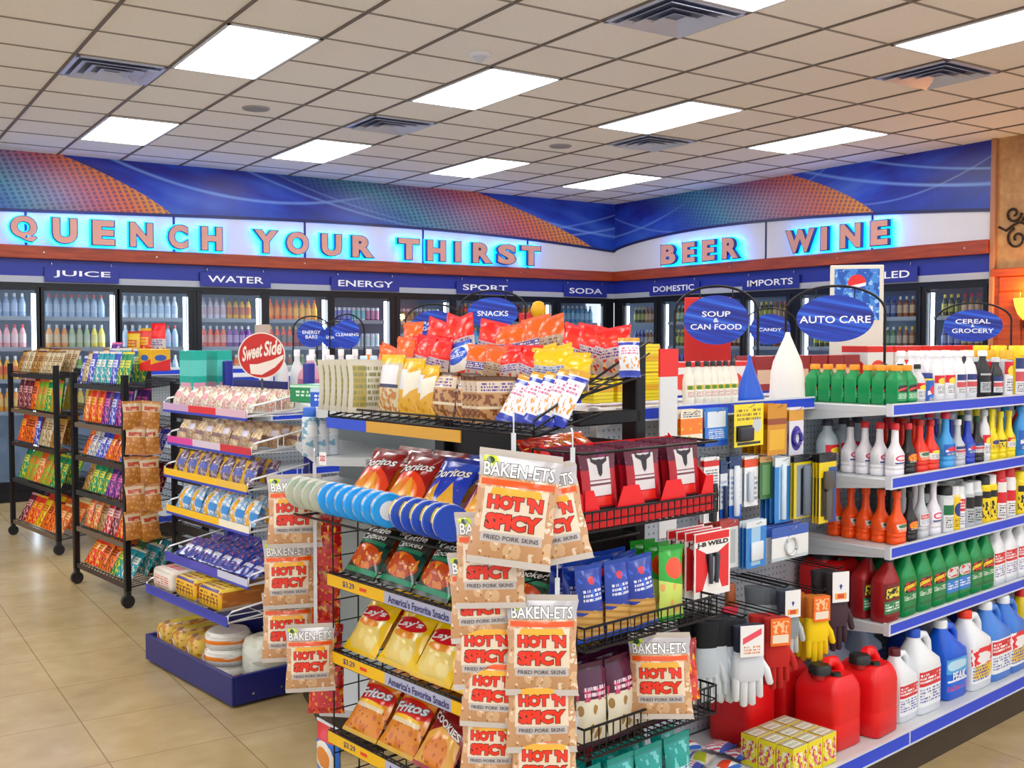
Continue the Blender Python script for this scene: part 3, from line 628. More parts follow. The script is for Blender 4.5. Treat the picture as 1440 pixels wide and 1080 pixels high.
def pouch(name, w, h, d, a, words=(), seal=.06, seed=1, nx=8, nz=10, parts=False, sealmat=None, rough=.16, crease=.055, hole=False):
    "words: (text, x0, x1, z0, z1 as fractions, colour, bold, shear, outline colour or None)"
    key = (name, round(w, 3), round(h, 3), round(d, 3), a, str(words), seed, parts)
    if key in _models: return _models[key]
    P = Pouch(w, h, d, nx, nz, seal, seed, crease); M_ = Model(name); mb = MB(); mats = [art(*ARTS[a], rough=rough, spec=.65)]
    if parts: P.skin(mb, 2, P.nz-2)
    else: P.skin(mb, 0, P.nz)
    for k, wd in enumerate(words):
        txt, x0, x1, z0, z1, c, bold, shear = wd[:8]; oc = wd[8] if len(wd) > 8 else None; box = ((x0-.5)*w, (x1-.5)*w, z0*h, z1*h)
        slant = wd[9] if len(wd) > 9 else 0.0
        if oc:
            mats.append(S(oc, .35)); flat_text(mb, txt, *box, lambda x, z: P.front(x, z+slant*x, .0008), len(mats)-1, bold+.035, shear, P.grid() if not slant else (P.xs, [q for q in P.zs]), bold, res=2)
        mats.append(S(c, .35)); flat_text(mb, txt, *box, lambda x, z: P.front(x, z+slant*x, .0016), len(mats)-1, bold, shear, P.grid(), res=2)
    M_.add(name, mb.mesh(name, mats, fix=False))
    if parts:
        sm = sealmat or mats[0]; mb = MB(); P.skin(mb, P.nz-2, P.nz); M_.add('top_seal', mb.mesh('top_seal', [sm], fix=False)); mb = MB(); P.skin(mb, 0, 2); M_.add('bottom_seal', mb.mesh('bottom_seal', [sm], fix=False))
    _models[key] = M_; return M_
def card(name, w, h, a, prod=None, top=None):
    "carded goods for a peg: flat printed board with a euro hole tab and a bubble or item on the front (shape, colour)"
    key = (name, round(w, 3), round(h, 3), a, str(prod))
    if key in _models: return _models[key]
    M_ = Model(name); mb = MB(); mb.box(-w/2, w/2, -.001, .001, 0, h, 0); M_.add(name, mb.mesh(name, [art(*ARTS[a])]))
    if prod:
        sh, c, (x0, z0, x1, z1), dp = prod; mb = MB(); cx, cz = (x0+x1)/2*w-w/2, 0; rx, rz = (x1-x0)/2*w, (z1-z0)/2*h
        if sh == 'box': mb.box(x0*w-w/2, x1*w-w/2, -dp, -.001, z0*h, z1*h, 0, min(.006, dp*.4), None, 2)
        elif sh == 'rod': mb.loft([(z0*h, rx*.8, dp*.4, 2., cx, -dp*.5), (z0*h+.004, rx, dp*.5, 2., cx, -dp*.5), (z1*h-.004, rx, dp*.5, 2., cx, -dp*.5), (z1*h, rx*.7, dp*.35, 2., cx, -dp*.5)], 0, 10)
        elif sh == 'ring':
            mb.tube([(cx+rx*.75*math.cos(2*PI*k/16), -dp*.5, (z0+z1)/2*h+rx*.75*math.sin(2*PI*k/16)) for k in range(16)], dp*.4, 0, 6, True)
        elif sh == 'key': 
            mb.loft([(z0*h, rx*.55, dp*.4, 3, cx, -dp*.5), (z0*h+rz*1.1, rx*.6, dp*.5, 3, cx, -dp*.5), (z0*h+rz*1.2, rx*.3, dp*.4, 2, cx, -dp*.5), (z0*h+rz*1.35, rx, dp*.5, 2.4, cx, -dp*.5), (z1*h, rx*.8, dp*.4, 2, cx, -dp*.5)], 0, 12)
        M_.add('product', mb.mesh('product', [S(c, .3)]))
    _models[key] = M_; return M_
ARTS = {}
def A(key, base, *layers): ARTS[key] = (key, base)+layers
W0, K0 = '#f2f2f4', '#15161a'
# labels for bottles and cans
A('lb_red', '#e9e9ec', ('r', 0, .62, 1, 1, '#c9142c'), ('e', .5, .72, .3, .16, '#f5d94a'), ('w', 3, (.15, .1, .85, .5), '#3a3a46'))
A('lb_dot', '#f1f1f4', ('e', .5, .6, .36, .28, '#c83a6a'), ('e', .5, .6, .24, .16, '#f4e9f2'), ('r', .1, .06, .9, .22, '#4a4f8a'))
A('lb_brake', '#0c9155', ('e', .5, .68, .34, .2, '#15161a'), ('q', [(.2, .5), (.8, .72), (.8, .8), (.2, .62)], '#d9463a'), ('w', 3, (.2, .12, .8, .42), '#dfeee2'))
A('lb_flame', '#1a1a1e', ('e', .5, .5, .4, .34, '#e8b52a'), ('n', 9, .52, (.1, .2, .9, .9), '#d8332a'), ('w', 2, (.2, .04, .8, .2), '#e8e8e8'))
A('lb_starb', '#2b62b8', ('q', [(.1, .3), (.9, .5), (.9, .7), (.1, .5)], '#e8e8f0'), ('e', .5, .55, .25, .2, '#cf2f3f'), ('w', 2, (.2, .05, .8, .24), '#f0e8a0'))
A('lb_mix', '#e7e7ea', ('r', 0, .7, 1, 1, '#28356f'), ('r', 0, .35, 1, .62, '#c4545c'), ('w', 3, (.1, .05, .9, .32), '#333844'))
A('lb_yel', '#f1cf1f', ('e', .5, .62, .36, .22, '#2b3a7a'), ('w', 3, (.15, .08, .85, .36), '#3a2a10'))
A('lb_orange', '#ea5a1a', ('q', [(.15, .3), (.85, .3), (.95, .8), (.05, .8)], '#cfd6d2'), ('e', .5, .6, .28, .16, '#3e6f4e'), ('w', 2, (.2, .08, .8, .26), '#f5f0e0'))
A('lb_oil', '#0d7a45', ('e', .5, .7, .42, .17, '#101312'), ('q', [(.14, .6), (.86, .74), (.86, .84), (.14, .72)], '#e5c93a'), ('n', 9, .55, (.2, .55, .8, .85), '#c93a30'), ('w', 2, (.15, .3, .85, .46), '#e8f0e6'), ('r', .1, .02, .9, .12, '#0a5f38'))
A('lb_oilb', '#0d7a45', ('e', .5, .74, .42, .17, '#d9dde2'), ('n', 9, .55, (.2, .6, .8, .9), '#c93a30'), ('r', .05, .1, .95, .52, '#2a78c8'), ('w', 2, (.15, .2, .85, .45), '#e8f0f6'))
A('lb_oilred', '#6e1518', ('e', .5, .7, .42, .17, '#101312'), ('n', 9, .5, (.2, .55, .8, .85), '#e5d55a'), ('r', .05, .08, .95, .45, '#1d7a50'), ('w', 2, (.15, .15, .85, .4), '#e8f0e6'))
A('lb_wash', '#eef1f5', ('r', .05, .55, .95, .95, '#c6303e'), ('w', 2, (.1, .62, .9, .9), '#f5f5f5'), ('w', 3, (.1, .1, .9, .5), '#6a6fa8'))
A('lb_frost', '#1b63c8', ('r', .03, .55, .97, .97, '#5aa7dd'), ('e', .4, .78, .3, .14, '#bfe0f2'), ('r', .1, .3, .9, .36, '#e8edf6'), ('w', 2, (.1, .04, .9, .2), '#d0363a'))
A('lb_win', '#f1f2f4', ('n', 5, .5, (0, .5, 1, 1), '#d8303f'), ('q', [(.1, .15), (.6, .1), (.9, .5), (.3, .5)], '#e8c33a'), ('w', 3, (.1, .05, .6, .5), '#2f4a9a'))
A('lb_lotion', '#f4f2ea', ('r', .05, .55, .95, .82, '#d9c14a'), ('e', .3, .68, .2, .12, '#5c8a3a'), ('w', 3, (.1, .12, .9, .48), '#b0503c'))
A('lb_can1', '#b9bec4', ('r', 0, .55, 1, .9, '#15181c'), ('w', 3, (.1, .1, .9, .5), '#15181c'))
A('lb_can2', '#f0d428', ('n', 6, .52, (0, .1, 1, .6), '#1b1b1d'), ('r', 0, .7, 1, .9, '#1b1b1d'))
A('lb_can3', '#e6e8e9', ('r', 0, .5, 1, .8, '#1e6b46'), ('w', 3, (.1, .1, .9, .45), '#465058'))
A('lb_can4', '#f0f0f2', ('r', 0, .42, 1, .72, '#c8252e'), ('w', 3, (.1, .05, .9, .38), '#22252c'))
# cards
A('cd_orange', '#efe8d2', ('r', 0, .3, 1, .75, '#e8842e'), ('v', 5, .25, (0, .1, 1, .6), '#d8c63a'), ('w', 2, (.1, .78, .9, .96), '#2c3a78'))
A('cd_blue', '#3f7fd0', ('r', .1, .5, .9, .92, '#dfe8f4'), ('r', 0, 0, 1, .16, '#1d4fa8'), ('w', 3, (.15, .2, .85, .46), '#eef3fb'))
A('cd_yellow', '#f0dc2a', ('r', .06, .12, .62, .5, '#2a2c34'), ('e', .78, .5, .15, .18, '#c9cdd2'), ('w', 2, (.08, .6, .9, .9), '#8a6a1a'), ('r', .1, .04, .9, .1, '#2b2b30'))
A('cd_gold', '#c98f1a', ('r', 0, .6, 1, .72, '#8f4a1c'), ('r', .1, .1, .9, .5, '#e0b030'))
A('cd_purple', '#e8e6ef', ('e', .5, .35, .38, .26, '#4a3f9a'), ('e', .5, .35, .2, .14, '#efeef6'), ('r', 0, .72, 1, .95, '#d8a24a'))
A('cd_white', '#eef0f3', ('r', 0, .86, 1, .95, '#c8302e'), ('w', 3, (.1, .6, .9, .82), '#39404c'))
A('cd_wb', '#dfe6ee', ('r', 0, 0, 1, .22, '#2a62b8'), ('r', 0, .8, 1, 1, '#2a3f6a'), ('w', 3, (.1, .3, .9, .7), '#4a78b8'))
A('cd_wr', '#f2f3f6', ('r', 0, .78, 1, .94, '#d8542e'), ('r', .1, .1, .55, .66, '#bfc9d6'), ('w', 3, (.55, .1, .95, .6), '#48506a'))
A('cd_green', '#3f6a42', ('r', .2, .1, .8, .8, '#6a9464'), ('r', 0, .86, 1, 1, '#c6a06a'))
A('cd_lblue', '#3a86cc', ('r', .25, .05, .7, .95, '#a9cde8'), ('r', 0, .86, 1, 1, '#e8eef4'))
A('cd_tool', '#d8c82a', ('r', .12, .02, .88, .86, '#8a94a2'), ('r', .3, .05, .7, .8, '#2a2f3c'), ('r', 0, .9, 1, 1, '#26282e'))
A('cd_tool2', '#e8d024', ('r', .55, 0, 1, .8, '#3a5a9a'), ('r', .1, .1, .5, .66, '#4a4434'), ('r', 0, .88, 1, 1, '#22242a'))
A('cd_grey', '#d9dddf', ('r', .15, .1, .85, .8, '#b4bcc0'), ('r', 0, .86, 1, 1, '#a8403c'))
A('cd_ring', '#eceff0', ('r', 0, .7, 1, 1, '#3f5fae'), ('r', 0, 0, 1, .1, '#c8d4da'))
A('cd_weld', '#f4f2f2', ('r', .03, .86, .97, .98, '#d02a2e'), ('q', [(.04, .05), (.2, .05), (.5, .6), (.04, .78)], '#d23038'), ('q', [(.96, .05), (.96, .78), (.5, .6), (.8, .05)], '#d23038'), ('q', [(.3, .66), (.42, .22), (.58, .22), (.7, .66)], '#26282e'), ('q', [(.38, .6), (.46, .24), (.54, .24), (.62, .6)], '#c9ccd2'), ('r', .02, 0, .98, .1, '#eceaea'))
# boxes
A('bx_tray', '#e9dc3a', ('n', 4, .5, (.05, .15, .95, .85), '#c9506a'), ('n', 6, .56, (.05, .15, .95, .85), '#f3eee0'))
A('bx_lid', '#b9b59a', ('r', .12, .2, .88, .75, '#e8ece2'), ('w', 1, (.2, .35, .8, .6), '#7f9a6a'), ('r', 0, 0, .1, 1, '#7a5a32'))
def glove(name, L, w, cols, tag=None):
    "work glove hanging by its cuff, fingers down; cols: (cuff, back, fingers)"
    key = (name, L, w, cols, tag)
    if key in _models: return _models[key]
    M_ = Model(name); h = L; mb = MB(); t = .012
    mb.loft([(.36*h, w*.44, t*1.3, 3), (.45*h, w*.5, t*1.7, 3), (.6*h, w*.48, t*1.7, 3), (.72*h, w*.4, t*1.4, 3)], 0, 14)
    for k, (fx, fl, fw) in enumerate(((-.36, .27, .105), (-.12, .34, .115), (.12, .33, .115), (.35, .25, .1))):
        mb.loft([(.42*h-fl*h-.02*h, w*fw*.5, t*.6, 2, fx*w*1.08, -.002), (.42*h-fl*h, w*fw, t, 2, fx*w*1.06, -.002), (.38*h, w*fw*1.1, t*1.15, 2, fx*w, 0), (.46*h, w*fw*1.05, t, 2, fx*w*.95, 0)], 1, 8)
    mb.loft([(.3*h, w*.07, t*.7, 2, .66*w, -.006), (.33*h, w*.11, t, 2, .66*w, -.006), (.48*h, w*.12, t, 2, .56*w, -.003), (.6*h, w*.12, t, 2, .36*w, 0)], 1, 8)
    M_.add(name, mb.mesh(name, [S(cols[1], .8), S(cols[2], .8)]))
    mb = MB(); mb.loft([(.7*h, w*.41, t*1.5, 3), (.78*h, w*.44, t*1.8, 3), (.98*h, w*.48, t*2, 3), (h, w*.47, t*1.9, 3)], 0, 14); M_.add('cuff', mb.mesh('cuff', [S(cols[0], .8)]))
    if tag:
        mb = MB(); mb.box(-w*.36, w*.36, -t*2-.004, -t*2-.002, .66*h, 1.02*h, 0); M_.add('tag', mb.mesh('tag', [art(*ARTS[tag])]))
    _models[key] = M_; return M_
A('tg_white', '#f2f3f5', ('q', [(.3, .7), (.5, .4), (.7, .7), (.5, .6)], '#2f3f8f'), ('r', .15, .1, .85, .3, '#e8b06a'), ('r', .3, .13, .7, .27, '#d2543c'))
A('tg_pink', '#f4f4f6', ('q', [(.1, .4), (.9, .7), (.9, .9), (.1, .6)], '#e05a6a'), ('w', 2, (.15, .08, .85, .36), '#d88a4a'))
A('tg_orange', '#e8762a', ('r', .1, .1, .9, .4, '#f0e4d4'), ('n', 6, .5, (.1, .45, .9, .9), '#f2c8a0'))
def wire_basket(W_, D_, H_, step=.03, r=.0022):
    "front grid, two side grids and a bottom of crossed wires; open top, back on the panel (local y from -D to 0)"
    mb = MB()
    for z in (0, H_*.5, H_): mb.tube([(-W_/2, 0, z), (-W_/2, -D_, z), (W_/2, -D_, z), (W_/2, 0, z)], r*(1.7 if z != H_*.5 else 1), 0, 5)
    n = int(W_/step)
    for k in range(n+1):
        x = -W_/2+W_*k/n; mb.tube([(x, 0, 0), (x, -D_, 0), (x, -D_, H_)], r, 0, 4)
    n = int(D_/step)
    for k in range(1, n+1):
        y = -D_*k/n
        for x in (-W_/2, W_/2): mb.tube([(x, y, 0), (x, y, H_)], r, 0, 4)
        mb.tube([(-W_/2, y, 0), (W_/2, y, 0)], r, 0, 4)
    return mb
# ================================================================== the car care gondola on the right
STEEL = S('#cfd3d6', .42, .05); RAILB = S('#2346c4', .35); RAILW = S('#d5d9e2', .35); KICK = S('#3a2f26', .5)
m, nt, p = _new('pegboard'); g = NG(nt); uv, x, y = g.uv()
fx = g.m('SUBTRACT', g.m('FRACT', g.m('DIVIDE', x, .0254)), .5); fy = g.m('SUBTRACT', g.m('FRACT', g.m('DIVIDE', y, .0254)), .5)
hole = g.m('LESS_THAN', g.m('ADD', g.m('MULTIPLY', fx, fx), g.m('MULTIPLY', fy, fy)), .035)
nt.links.new(g.mix(hole, lin('#c6cfd8'), lin('#858d96')), p.inputs['Base Color']); p.inputs['Roughness'].default_value = .5; PEG = m
def G_box(mb, a0, a1, b0, b1, z0, z1, mi=0, bev=0.0):
    "box given in gondola axes (a along, b across)"
    mb.box(a0, a1, b0, b1, z0, z1, mi, bev)
def gond(name, label, a0, a1, b0, b1, height, secs, shelves, deck=.175, end_panel=False, back_shelves=()):
    "double sided gondola in its own axes; the Empty sits at its near left base corner"
    t = obj(name, None, None, W(a0, b0, 0), (0, 0, TH), label, 'shelving unit', 'gondola shelving units')
    L, D = a1-a0, b1-b0; mid = D/2
    mb = MB(); mb.box(.0, L, .024, D-.024, 0, .13); obj('kick_plate', mb.mesh('kick_plate', [KICK]), t)
    mb = MB(); mb.box(0, L, 0, mid-.02, .135, deck, 0, .004); mb.box(0, L, mid+.02, D, .135, deck, 0, .004); dk = obj('deck', mb.mesh('deck', [STEEL]), t)
    mb = MB(); mb.box(0, L, -.008, 0, .128, deck+.004, 0); obj('price_rail', mb.mesh('price_rail', [RAILB]), dk, label='blue price rail')
    mb = MB()
    for z in (.126, deck+.003): mb.box(0, L, -.010, .002, z, z+.006)
    for s in secs: mb.box(s-a0-.003, s-a0+.003, -.0102, 0, .128, deck+.004)
    obj('rail_edge', mb.mesh('rail_edge', [RAILW]), dk)
    mb = MB()
    for (s0, s1) in zip([a0]+list(secs), list(secs)+[a1]):
        x0, x1 = s0-a0, s1-a0
        for yy in (mid-.012, mid+.012):
            mb.add([(x0, yy, deck), (x1, yy, deck), (x1, yy, height-.03), (x0, yy, height-.03)], [[0, 1, 2, 3]], 0, [[(x0, deck), (x1, deck), (x1, height), (x0, height)]])
    obj('back_panel', mb.mesh('back_panel', [PEG], fix=False), t)
    for s in [a0]+list(secs)+[a1]:
        mb = MB(); x = s-a0; mb.box(max(0, x-.02), min(L, x+.02), mid-.018, mid+.018, .13, height, 0, .003); obj('upright', mb.mesh('upright', [STEEL]), t)
    mb = MB(); mb.box(0, L, mid-.025, mid+.025, height-.03, height-.005, 0, .003); obj('top_cap', mb.mesh('top_cap', [STEEL]), t)
    if end_panel:
        mb = MB(); mb.box(-.012, 0, .03, D-.03, .13, height-.03); obj('end_panel', mb.mesh('end_panel', [STEEL]), t)
    for (s0, s1, f, z) in shelves:             # f: front b of the shelf
        mb = MB(); x0, x1, y0 = s0-a0+.004, s1-a0-.004, f-b0
        mb.box(x0, x1, y0, mid-.013, z-.03, z, 0, .003)
        for q in (x0, x1): mb.add([(q, y0, z-.03), (q, mid-.013, z-.075), (q, mid-.013, z-.028), (q, y0, z-.028)], [[0, 1, 2, 3]])
        sh = obj('shelf', mb.mesh('shelf', [STEEL]), t)
        mb = MB(); mb.box(x0, x1, y0-.008, y0, z-.034, z+.006); obj('price_rail', mb.mesh('price_rail', [RAILB]), sh, label='blue price rail')
        mb = MB()
        for q in (z-.037, z+.004): mb.box(x0, x1, y0-.0105, y0, q, q+.006)
        mb.box(x0-.003, x0+.008, y0-.011, y0+.012, z-.037, z+.01); obj('rail_edge', mb.mesh('rail_edge', [RAILW]), sh)
    for (s0, s1, f, z) in back_shelves:
        mb = MB(); mb.box(s0-a0, s1-a0, mid+.013, f-b0, z-.03, z, 0, .003); obj('shelf', mb.mesh('shelf', [STEEL]), t)
    return t
ZT, Z2, Z3, Z4, ZD = 1.36, 1.09, .83, .545, .175
SA = 3.61; SF = 1.99
secs = (SA, SA+1.22)
gond('gondola', 'white steel gondola with blue price rails filled with car care bottles', 2.5, 6.06, 1.9, 2.95, 1.385, secs,
     [(s0, s1, SF, z) for (s0, s1) in ((SA, SA+1.22), (SA+1.22, 6.06)) for z in (ZT, Z2, Z3, Z4)]+[(2.5, SA, 2.31, 1.376)], back_shelves=[(2.5, 6.06, 2.9, 1.36)])
def put(M_, a, b, z_, label, cat, group=None, face=None, jit=.05, tilt=0.0, sc=1.0, roll=0.0):
    return M_.spawn(label, cat, W(a, b, z_+.0015), (FB if face is None else face)+rnd.uniform(-jit, jit), group, tilt, roll, sc)
BC = 2.05                                       # centre line of the front row
def place(M_, u, v, z, label, group, cat='bottle', files=1, pitch=.068, b=None):
    "front item under pixel column u with the files behind it"
    b0 = BC if b is None else b; a, _ = gb(u, v, b0-.03)
    for k in range(files):
        lb = label if k == 0 or group else label
        put(M_, a, b0+k*pitch, z, label if isinstance(label, str) else label[min(k, len(label)-1)], cat, group)
# ---- top shelf
brk = bottle('brake_fluid_bottle', 'brake', .148, .068, .056, '#0b8a50', '#e79a1c', 'lb_brake')
a0, _ = gb(1262, 540, 2.02)
for k in range(7): put(brk, a0, 2.025+k*.058, ZT, 'small green bottle with orange cap, file at the left edge of the top shelf', 'bottle', 'green bottles on the top shelf', jit=.02)
for k in range(3): put(brk, a0+.078, 2.025+k*.058, ZT, 'small green bottle with orange cap, second file on the top shelf', 'bottle', 'green bottles on the top shelf second file', jit=.02)
T1 = [(1293, .15, .06, 'drum', '#d9d9de', '#15161a', 'lb_red', 'white and red can with a black cap beside the green bottles on the top shelf', 'can'),
      (1306, .115, .055, 'can', '#e8c92a', '#1d2f7a', 'lb_starb', 'small blue and yellow can on the top shelf beside the white bottles', 'can')]
for u, h, w, sh, bc, cc, lb, label, cat in T1:
    for k in range(3): put(bottle('fuel_treatment_can', 'round' if sh == 'drum' else 'can', h, w, w, bc, cc, lb), gb(u, 540, 2.02)[0], 2.03+k*.07, ZT, label if k == 0 else label.split(' on the')[0].split(' with')[0]+' hidden behind the front one on the top shelf', cat, None if k == 0 else 'cans behind '+label[:20])
for i, u in enumerate((1320, 1335, 1351, 1366)):
    red = i < 2
    for k in range(3): put(bottle('washer_bottle', 'round', .2, .078, .055, '#eeeef2', '#f4f4f6', 'lb_red' if red else 'lb_mix'), gb(u, 540, 2.02)[0], 2.03+k*.075, ZT, 'white sloping shouldered bottle with a %s label on the top shelf' % ('red' if red else 'blue and red'), 'bottle', 'white bottles with %s labels on the top shelf' % ('red' if red else 'blue'))
for i, (u, h, w, bc, cc, lb, label) in enumerate(((1386, .2, .085, '#1a1b1f', '#f0f0f2', 'lb_can1', 'black bottle with white cap on the top shelf'), (1404, .17, .08, '#22242a', '#d8dadd', 'lb_mix', 'dark bottle with grey cap on the top shelf'),
        (1419, .2, .07, '#c9ccd2', '#e2b22a', 'lb_red', 'grey bottle with red label and yellow cap on the top shelf'), (1434, .22, .08, '#e6c526', '#f0d428', 'lb_mix', 'tall yellow bottle near the right edge on the top shelf'), (1452, .2, .08, '#1a1b1f', '#c8252e', 'lb_can2', 'black bottle with red cap at the right edge on the top shelf'), (1470, .2, .08, '#e6c526', '#1a1b1f', 'lb_can2', 'yellow bottle with black cap past the right edge on the top shelf'))):
    for k in range(3): put(bottle('polish_bottle', 'can' if i in (2, 3) else 'round', h, w, w*.75, bc, cc, lb), gb(u, 540, 2.02)[0], 2.035+k*.08, ZT, label if k == 0 else label.split(' on the')[0].split(' near')[0].split(' at')[0].split(' past')[0]+' one row back on the top shelf', 'bottle', None if k == 0 else 'second rows on the top shelf %d' % i)
# ---- second shelf
wa = bottle('additive_bottle', 'additive', .2, .078, .056, '#eceaf0', '#d2303a', 'lb_dot')
wb = bottle('additive_bottle', 'additive', .2, .078, .056, '#eceaf0', '#2a2430', 'lb_dot')
a0, _ = gb(1260, 640, 2.02)
for k in range(4): put(wb if k == 3 else wa, a0, 2.025+k*.062, Z2, 'white long necked bottle with a %s cap at the left end of the second shelf' % ('black' if k == 3 else 'red'), 'bottle', 'white additive bottles on the second shelf' if k < 3 else None, jit=.02)
cr = bottle('additive_bottle', 'round', .2, .095, .085, '#b9c6cf', '#3a3a44', 'lb_red')
for k in range(3): put(cr, a0-.02+.02*k, 2.30+.0*k-.0 if k == 0 else 2.30, Z2, 'clear bottle with red label behind the white bottles on the second shelf', 'bottle', 'clear bottles at the back of the second shelf') if k == 0 else put(cr, a0+.1*k, 2.3, Z2, 'clear bottle with red label behind the white bottles on the second shelf', 'bottle', 'clear bottles at the back of the second shelf')
R2 = [(1280, .195, .075, 'additive', '#1c1a1e', '#c9303a', 'lb_flame', 'black flame printed bottle between white and red bottles', 2), (1296, .205, .08, 'additive', '#d8331f', '#a81f1a', 'lb_orange', 'left of the two bright red long necked bottles', 3), (1311, .2, .08, 'additive', '#dd3a22', '#a81f1a', 'lb_red', 'right of the two bright red long necked bottles', 3),
      (1332, .225, .088, 'additive', '#49a0dc', '#c9304a', 'lb_starb', 'light blue long necked bottle with a burst on the label', 3), (1349, .19, .075, 'additive', '#c4c8cf', '#e9e9ee', 'lb_mix', 'grey long necked bottle with white cap', 3), (1363, .205, .075, 'additive', '#2a44b0', '#c7ccd8', 'lb_starb', 'dark blue long necked bottle', 3),
      (1376, .195, .07, 'additive', '#1d1e22', '#1c4a30', 'lb_mix', 'black long necked bottle beside the dark blue one', 3), (1386, .22, .07, 'round', '#e5e6ea', '#cfd3da', 'lb_red', 'white bottle with pink label beside the yellow ones', 3), (1397, .22, .066, 'additive', '#ecd822', '#f0e03a', 'lb_yel', 'tallest of the yellow long necked bottles', 3),
      (1409, .205, .066, 'additive', '#ecd822', '#e8d93a', 'lb_can2', 'middle yellow long necked bottle', 3), (1421, .205, .066, 'additive', '#ecd822', '#e8d93a', 'lb_red', 'right yellow long necked bottle with red label', 3), (1437, .22, .08, 'round', '#3f93d8', '#3f93d8', 'lb_starb', 'sky blue bottle at the right edge', 3), (1455, .22, .08, 'round', '#d8331f', '#1c1a1e', 'lb_red', 'red bottle past the right edge', 2)]
for i, (u, h, w, sh, bc, cc, lb, label, n) in enumerate(R2):
    for k in range(n): put(bottle('additive_bottle', sh, h, w, w*.72, bc, cc, lb), gb(u, 640, 2.02)[0], 2.03+k*.068, Z2, label+(', second shelf front row' if k == 0 else ', second shelf back rows'), 'bottle', None if k == 0 else 'second shelf file %s' % label[:24])
# ---- third shelf
oa = bottle('additive_bottle', 'additive', .2, .08, .058, '#ee5a16', '#ee5a16', 'lb_orange')
a0, _ = gb(1264, 740, 2.02)
for k in range(5): put(oa, a0, 2.03+k*.064, Z3, 'bright orange long necked bottle at the left end of the third shelf', 'bottle', 'orange bottles on the third shelf', jit=.02)
R3 = [(1282, .19, .08, 'additive', '#1b1a1d', '#2a2a2e', 'lb_flame', 'black bottle with a red medallion beside the orange bottles', 'bottle', 2), (1298, .225, .085, 'additive', '#c9ccd2', '#c2c8cc', 'lb_wash', 'grey long necked bottle with pink label', 'bottle', 2), (1315, .225, .085, 'additive', '#e9e6ee', '#dfe3e6', 'lb_dot', 'white long necked bottle with pink circle', 'bottle', 2),
      (1331, .185, .07, 'can', '#cfd4d8', '#18191c', 'lb_can3', 'grey and green spray can with a black cap', 'can', 3), (1342, .18, .06, 'can', '#e8d98a', '#e6e7ea', 'lb_yel', 'cream and yellow spray can', 'can', 3), (1350, .175, .055, 'can', '#eceef1', '#e6e7ea', 'lb_wash', 'plain white spray can', 'can', 3), (1361, .185, .066, 'can', '#d8dce0', '#e2e4e8', 'lb_can1', 'left black and white spray can with a white cap', 'can', 3), (1372, .185, .066, 'can', '#d8dce0', '#d8dadd', 'lb_can1', 'right black and white spray can with a pale cap', 'can', 3),
      (1384, .2, .066, 'can', '#f0d428', '#22242a', 'lb_can2', 'left yellow and black spray can', 'can', 3), (1393, .2, .066, 'can', '#f0d428', '#e9e9ec', 'lb_can2', 'right yellow and black spray can', 'can', 3), (1406, .215, .066, 'can', '#c9303a', '#c8252e', 'lb_can4', 'white spray can with red stripe and tall red cap', 'can', 3), (1419, .215, .066, 'can', '#e9e9ec', '#c8252e', 'lb_can4', 'white spray can with red cap beside the right edge', 'can', 3), (1434, .19, .08, 'can', '#ecd822', '#ecd822', 'lb_can2', 'yellow can at the right edge', 'can', 3), (1452, .2, .08, 'can', '#ecd822', '#c8252e', 'lb_can2', 'yellow can with red cap past the right edge', 'can', 2)]
for i, (u, h, w, sh, bc, cc, lb, label, cat, n) in enumerate(R3):
    for k in range(n): put(bottle('spray_can' if sh == 'can' else 'additive_bottle', sh, h, min(w, .07), min(w, .07)*(1 if sh == 'can' else .72), bc, cc, lb), gb(u, 740, 2.02)[0], 2.03+k*.076, Z3, label+(', third shelf front row' if k == 0 else ', third shelf back rows'), cat, None if k == 0 else 'third shelf file %s' % label[:24])
# ---- fourth shelf
gro = bottle('motor_oil_bottle', 'oil', .25, .105, .062, '#0f8a4e', '#0c6a3e', 'lb_oil'); grb = bottle('motor_oil_bottle', 'oil', .25, .105, .062, '#0f8a4e', '#0c6a3e', 'lb_oilb')
rdo = bottle('motor_oil_bottle', 'oil', .245, .112, .07, '#8e1a20', '#26282a', 'lb_oilred')
a0 = gb(1252, 870, 2.02)[0]
for k in range(2): put(rdo, a0-.005, 2.04+k*.085, Z4, 'dark red oil bottle at the left end of the fourth shelf', 'bottle', 'dark red oil bottles on the fourth shelf', jit=.02)
for i, u in enumerate((1275, 1297, 1317, 1335, 1352, 1369, 1385)):
    for k in range(2 if i < 1 else 4): put(grb if i in (3, 4) else gro, gb(u, 860, 2.02)[0], 2.035+k*.08, Z4, ('green motor oil bottle with a blue label band on the fourth shelf' if i in (3, 4) else 'green motor oil bottle with a black and yellow emblem on the fourth shelf'), 'bottle', 'green oil bottles with blue band' if i in (3, 4) else 'green oil bottles on the fourth shelf', jit=.02)
wj = bottle('motor_oil_bottle', 'oil', .245, .105, .072, '#eceef2', '#e8e9ee', 'lb_wash')
for i, u in enumerate((1402, 1418, 1434, 1449)):
    for k in range(3): put(wj, gb(u, 840, 2.02)[0]+.004*i, 2.04+k*.09, Z4, 'white oil bottle with red and blue print on the fourth shelf', 'bottle', 'white oil bottles on the fourth shelf', jit=.02)
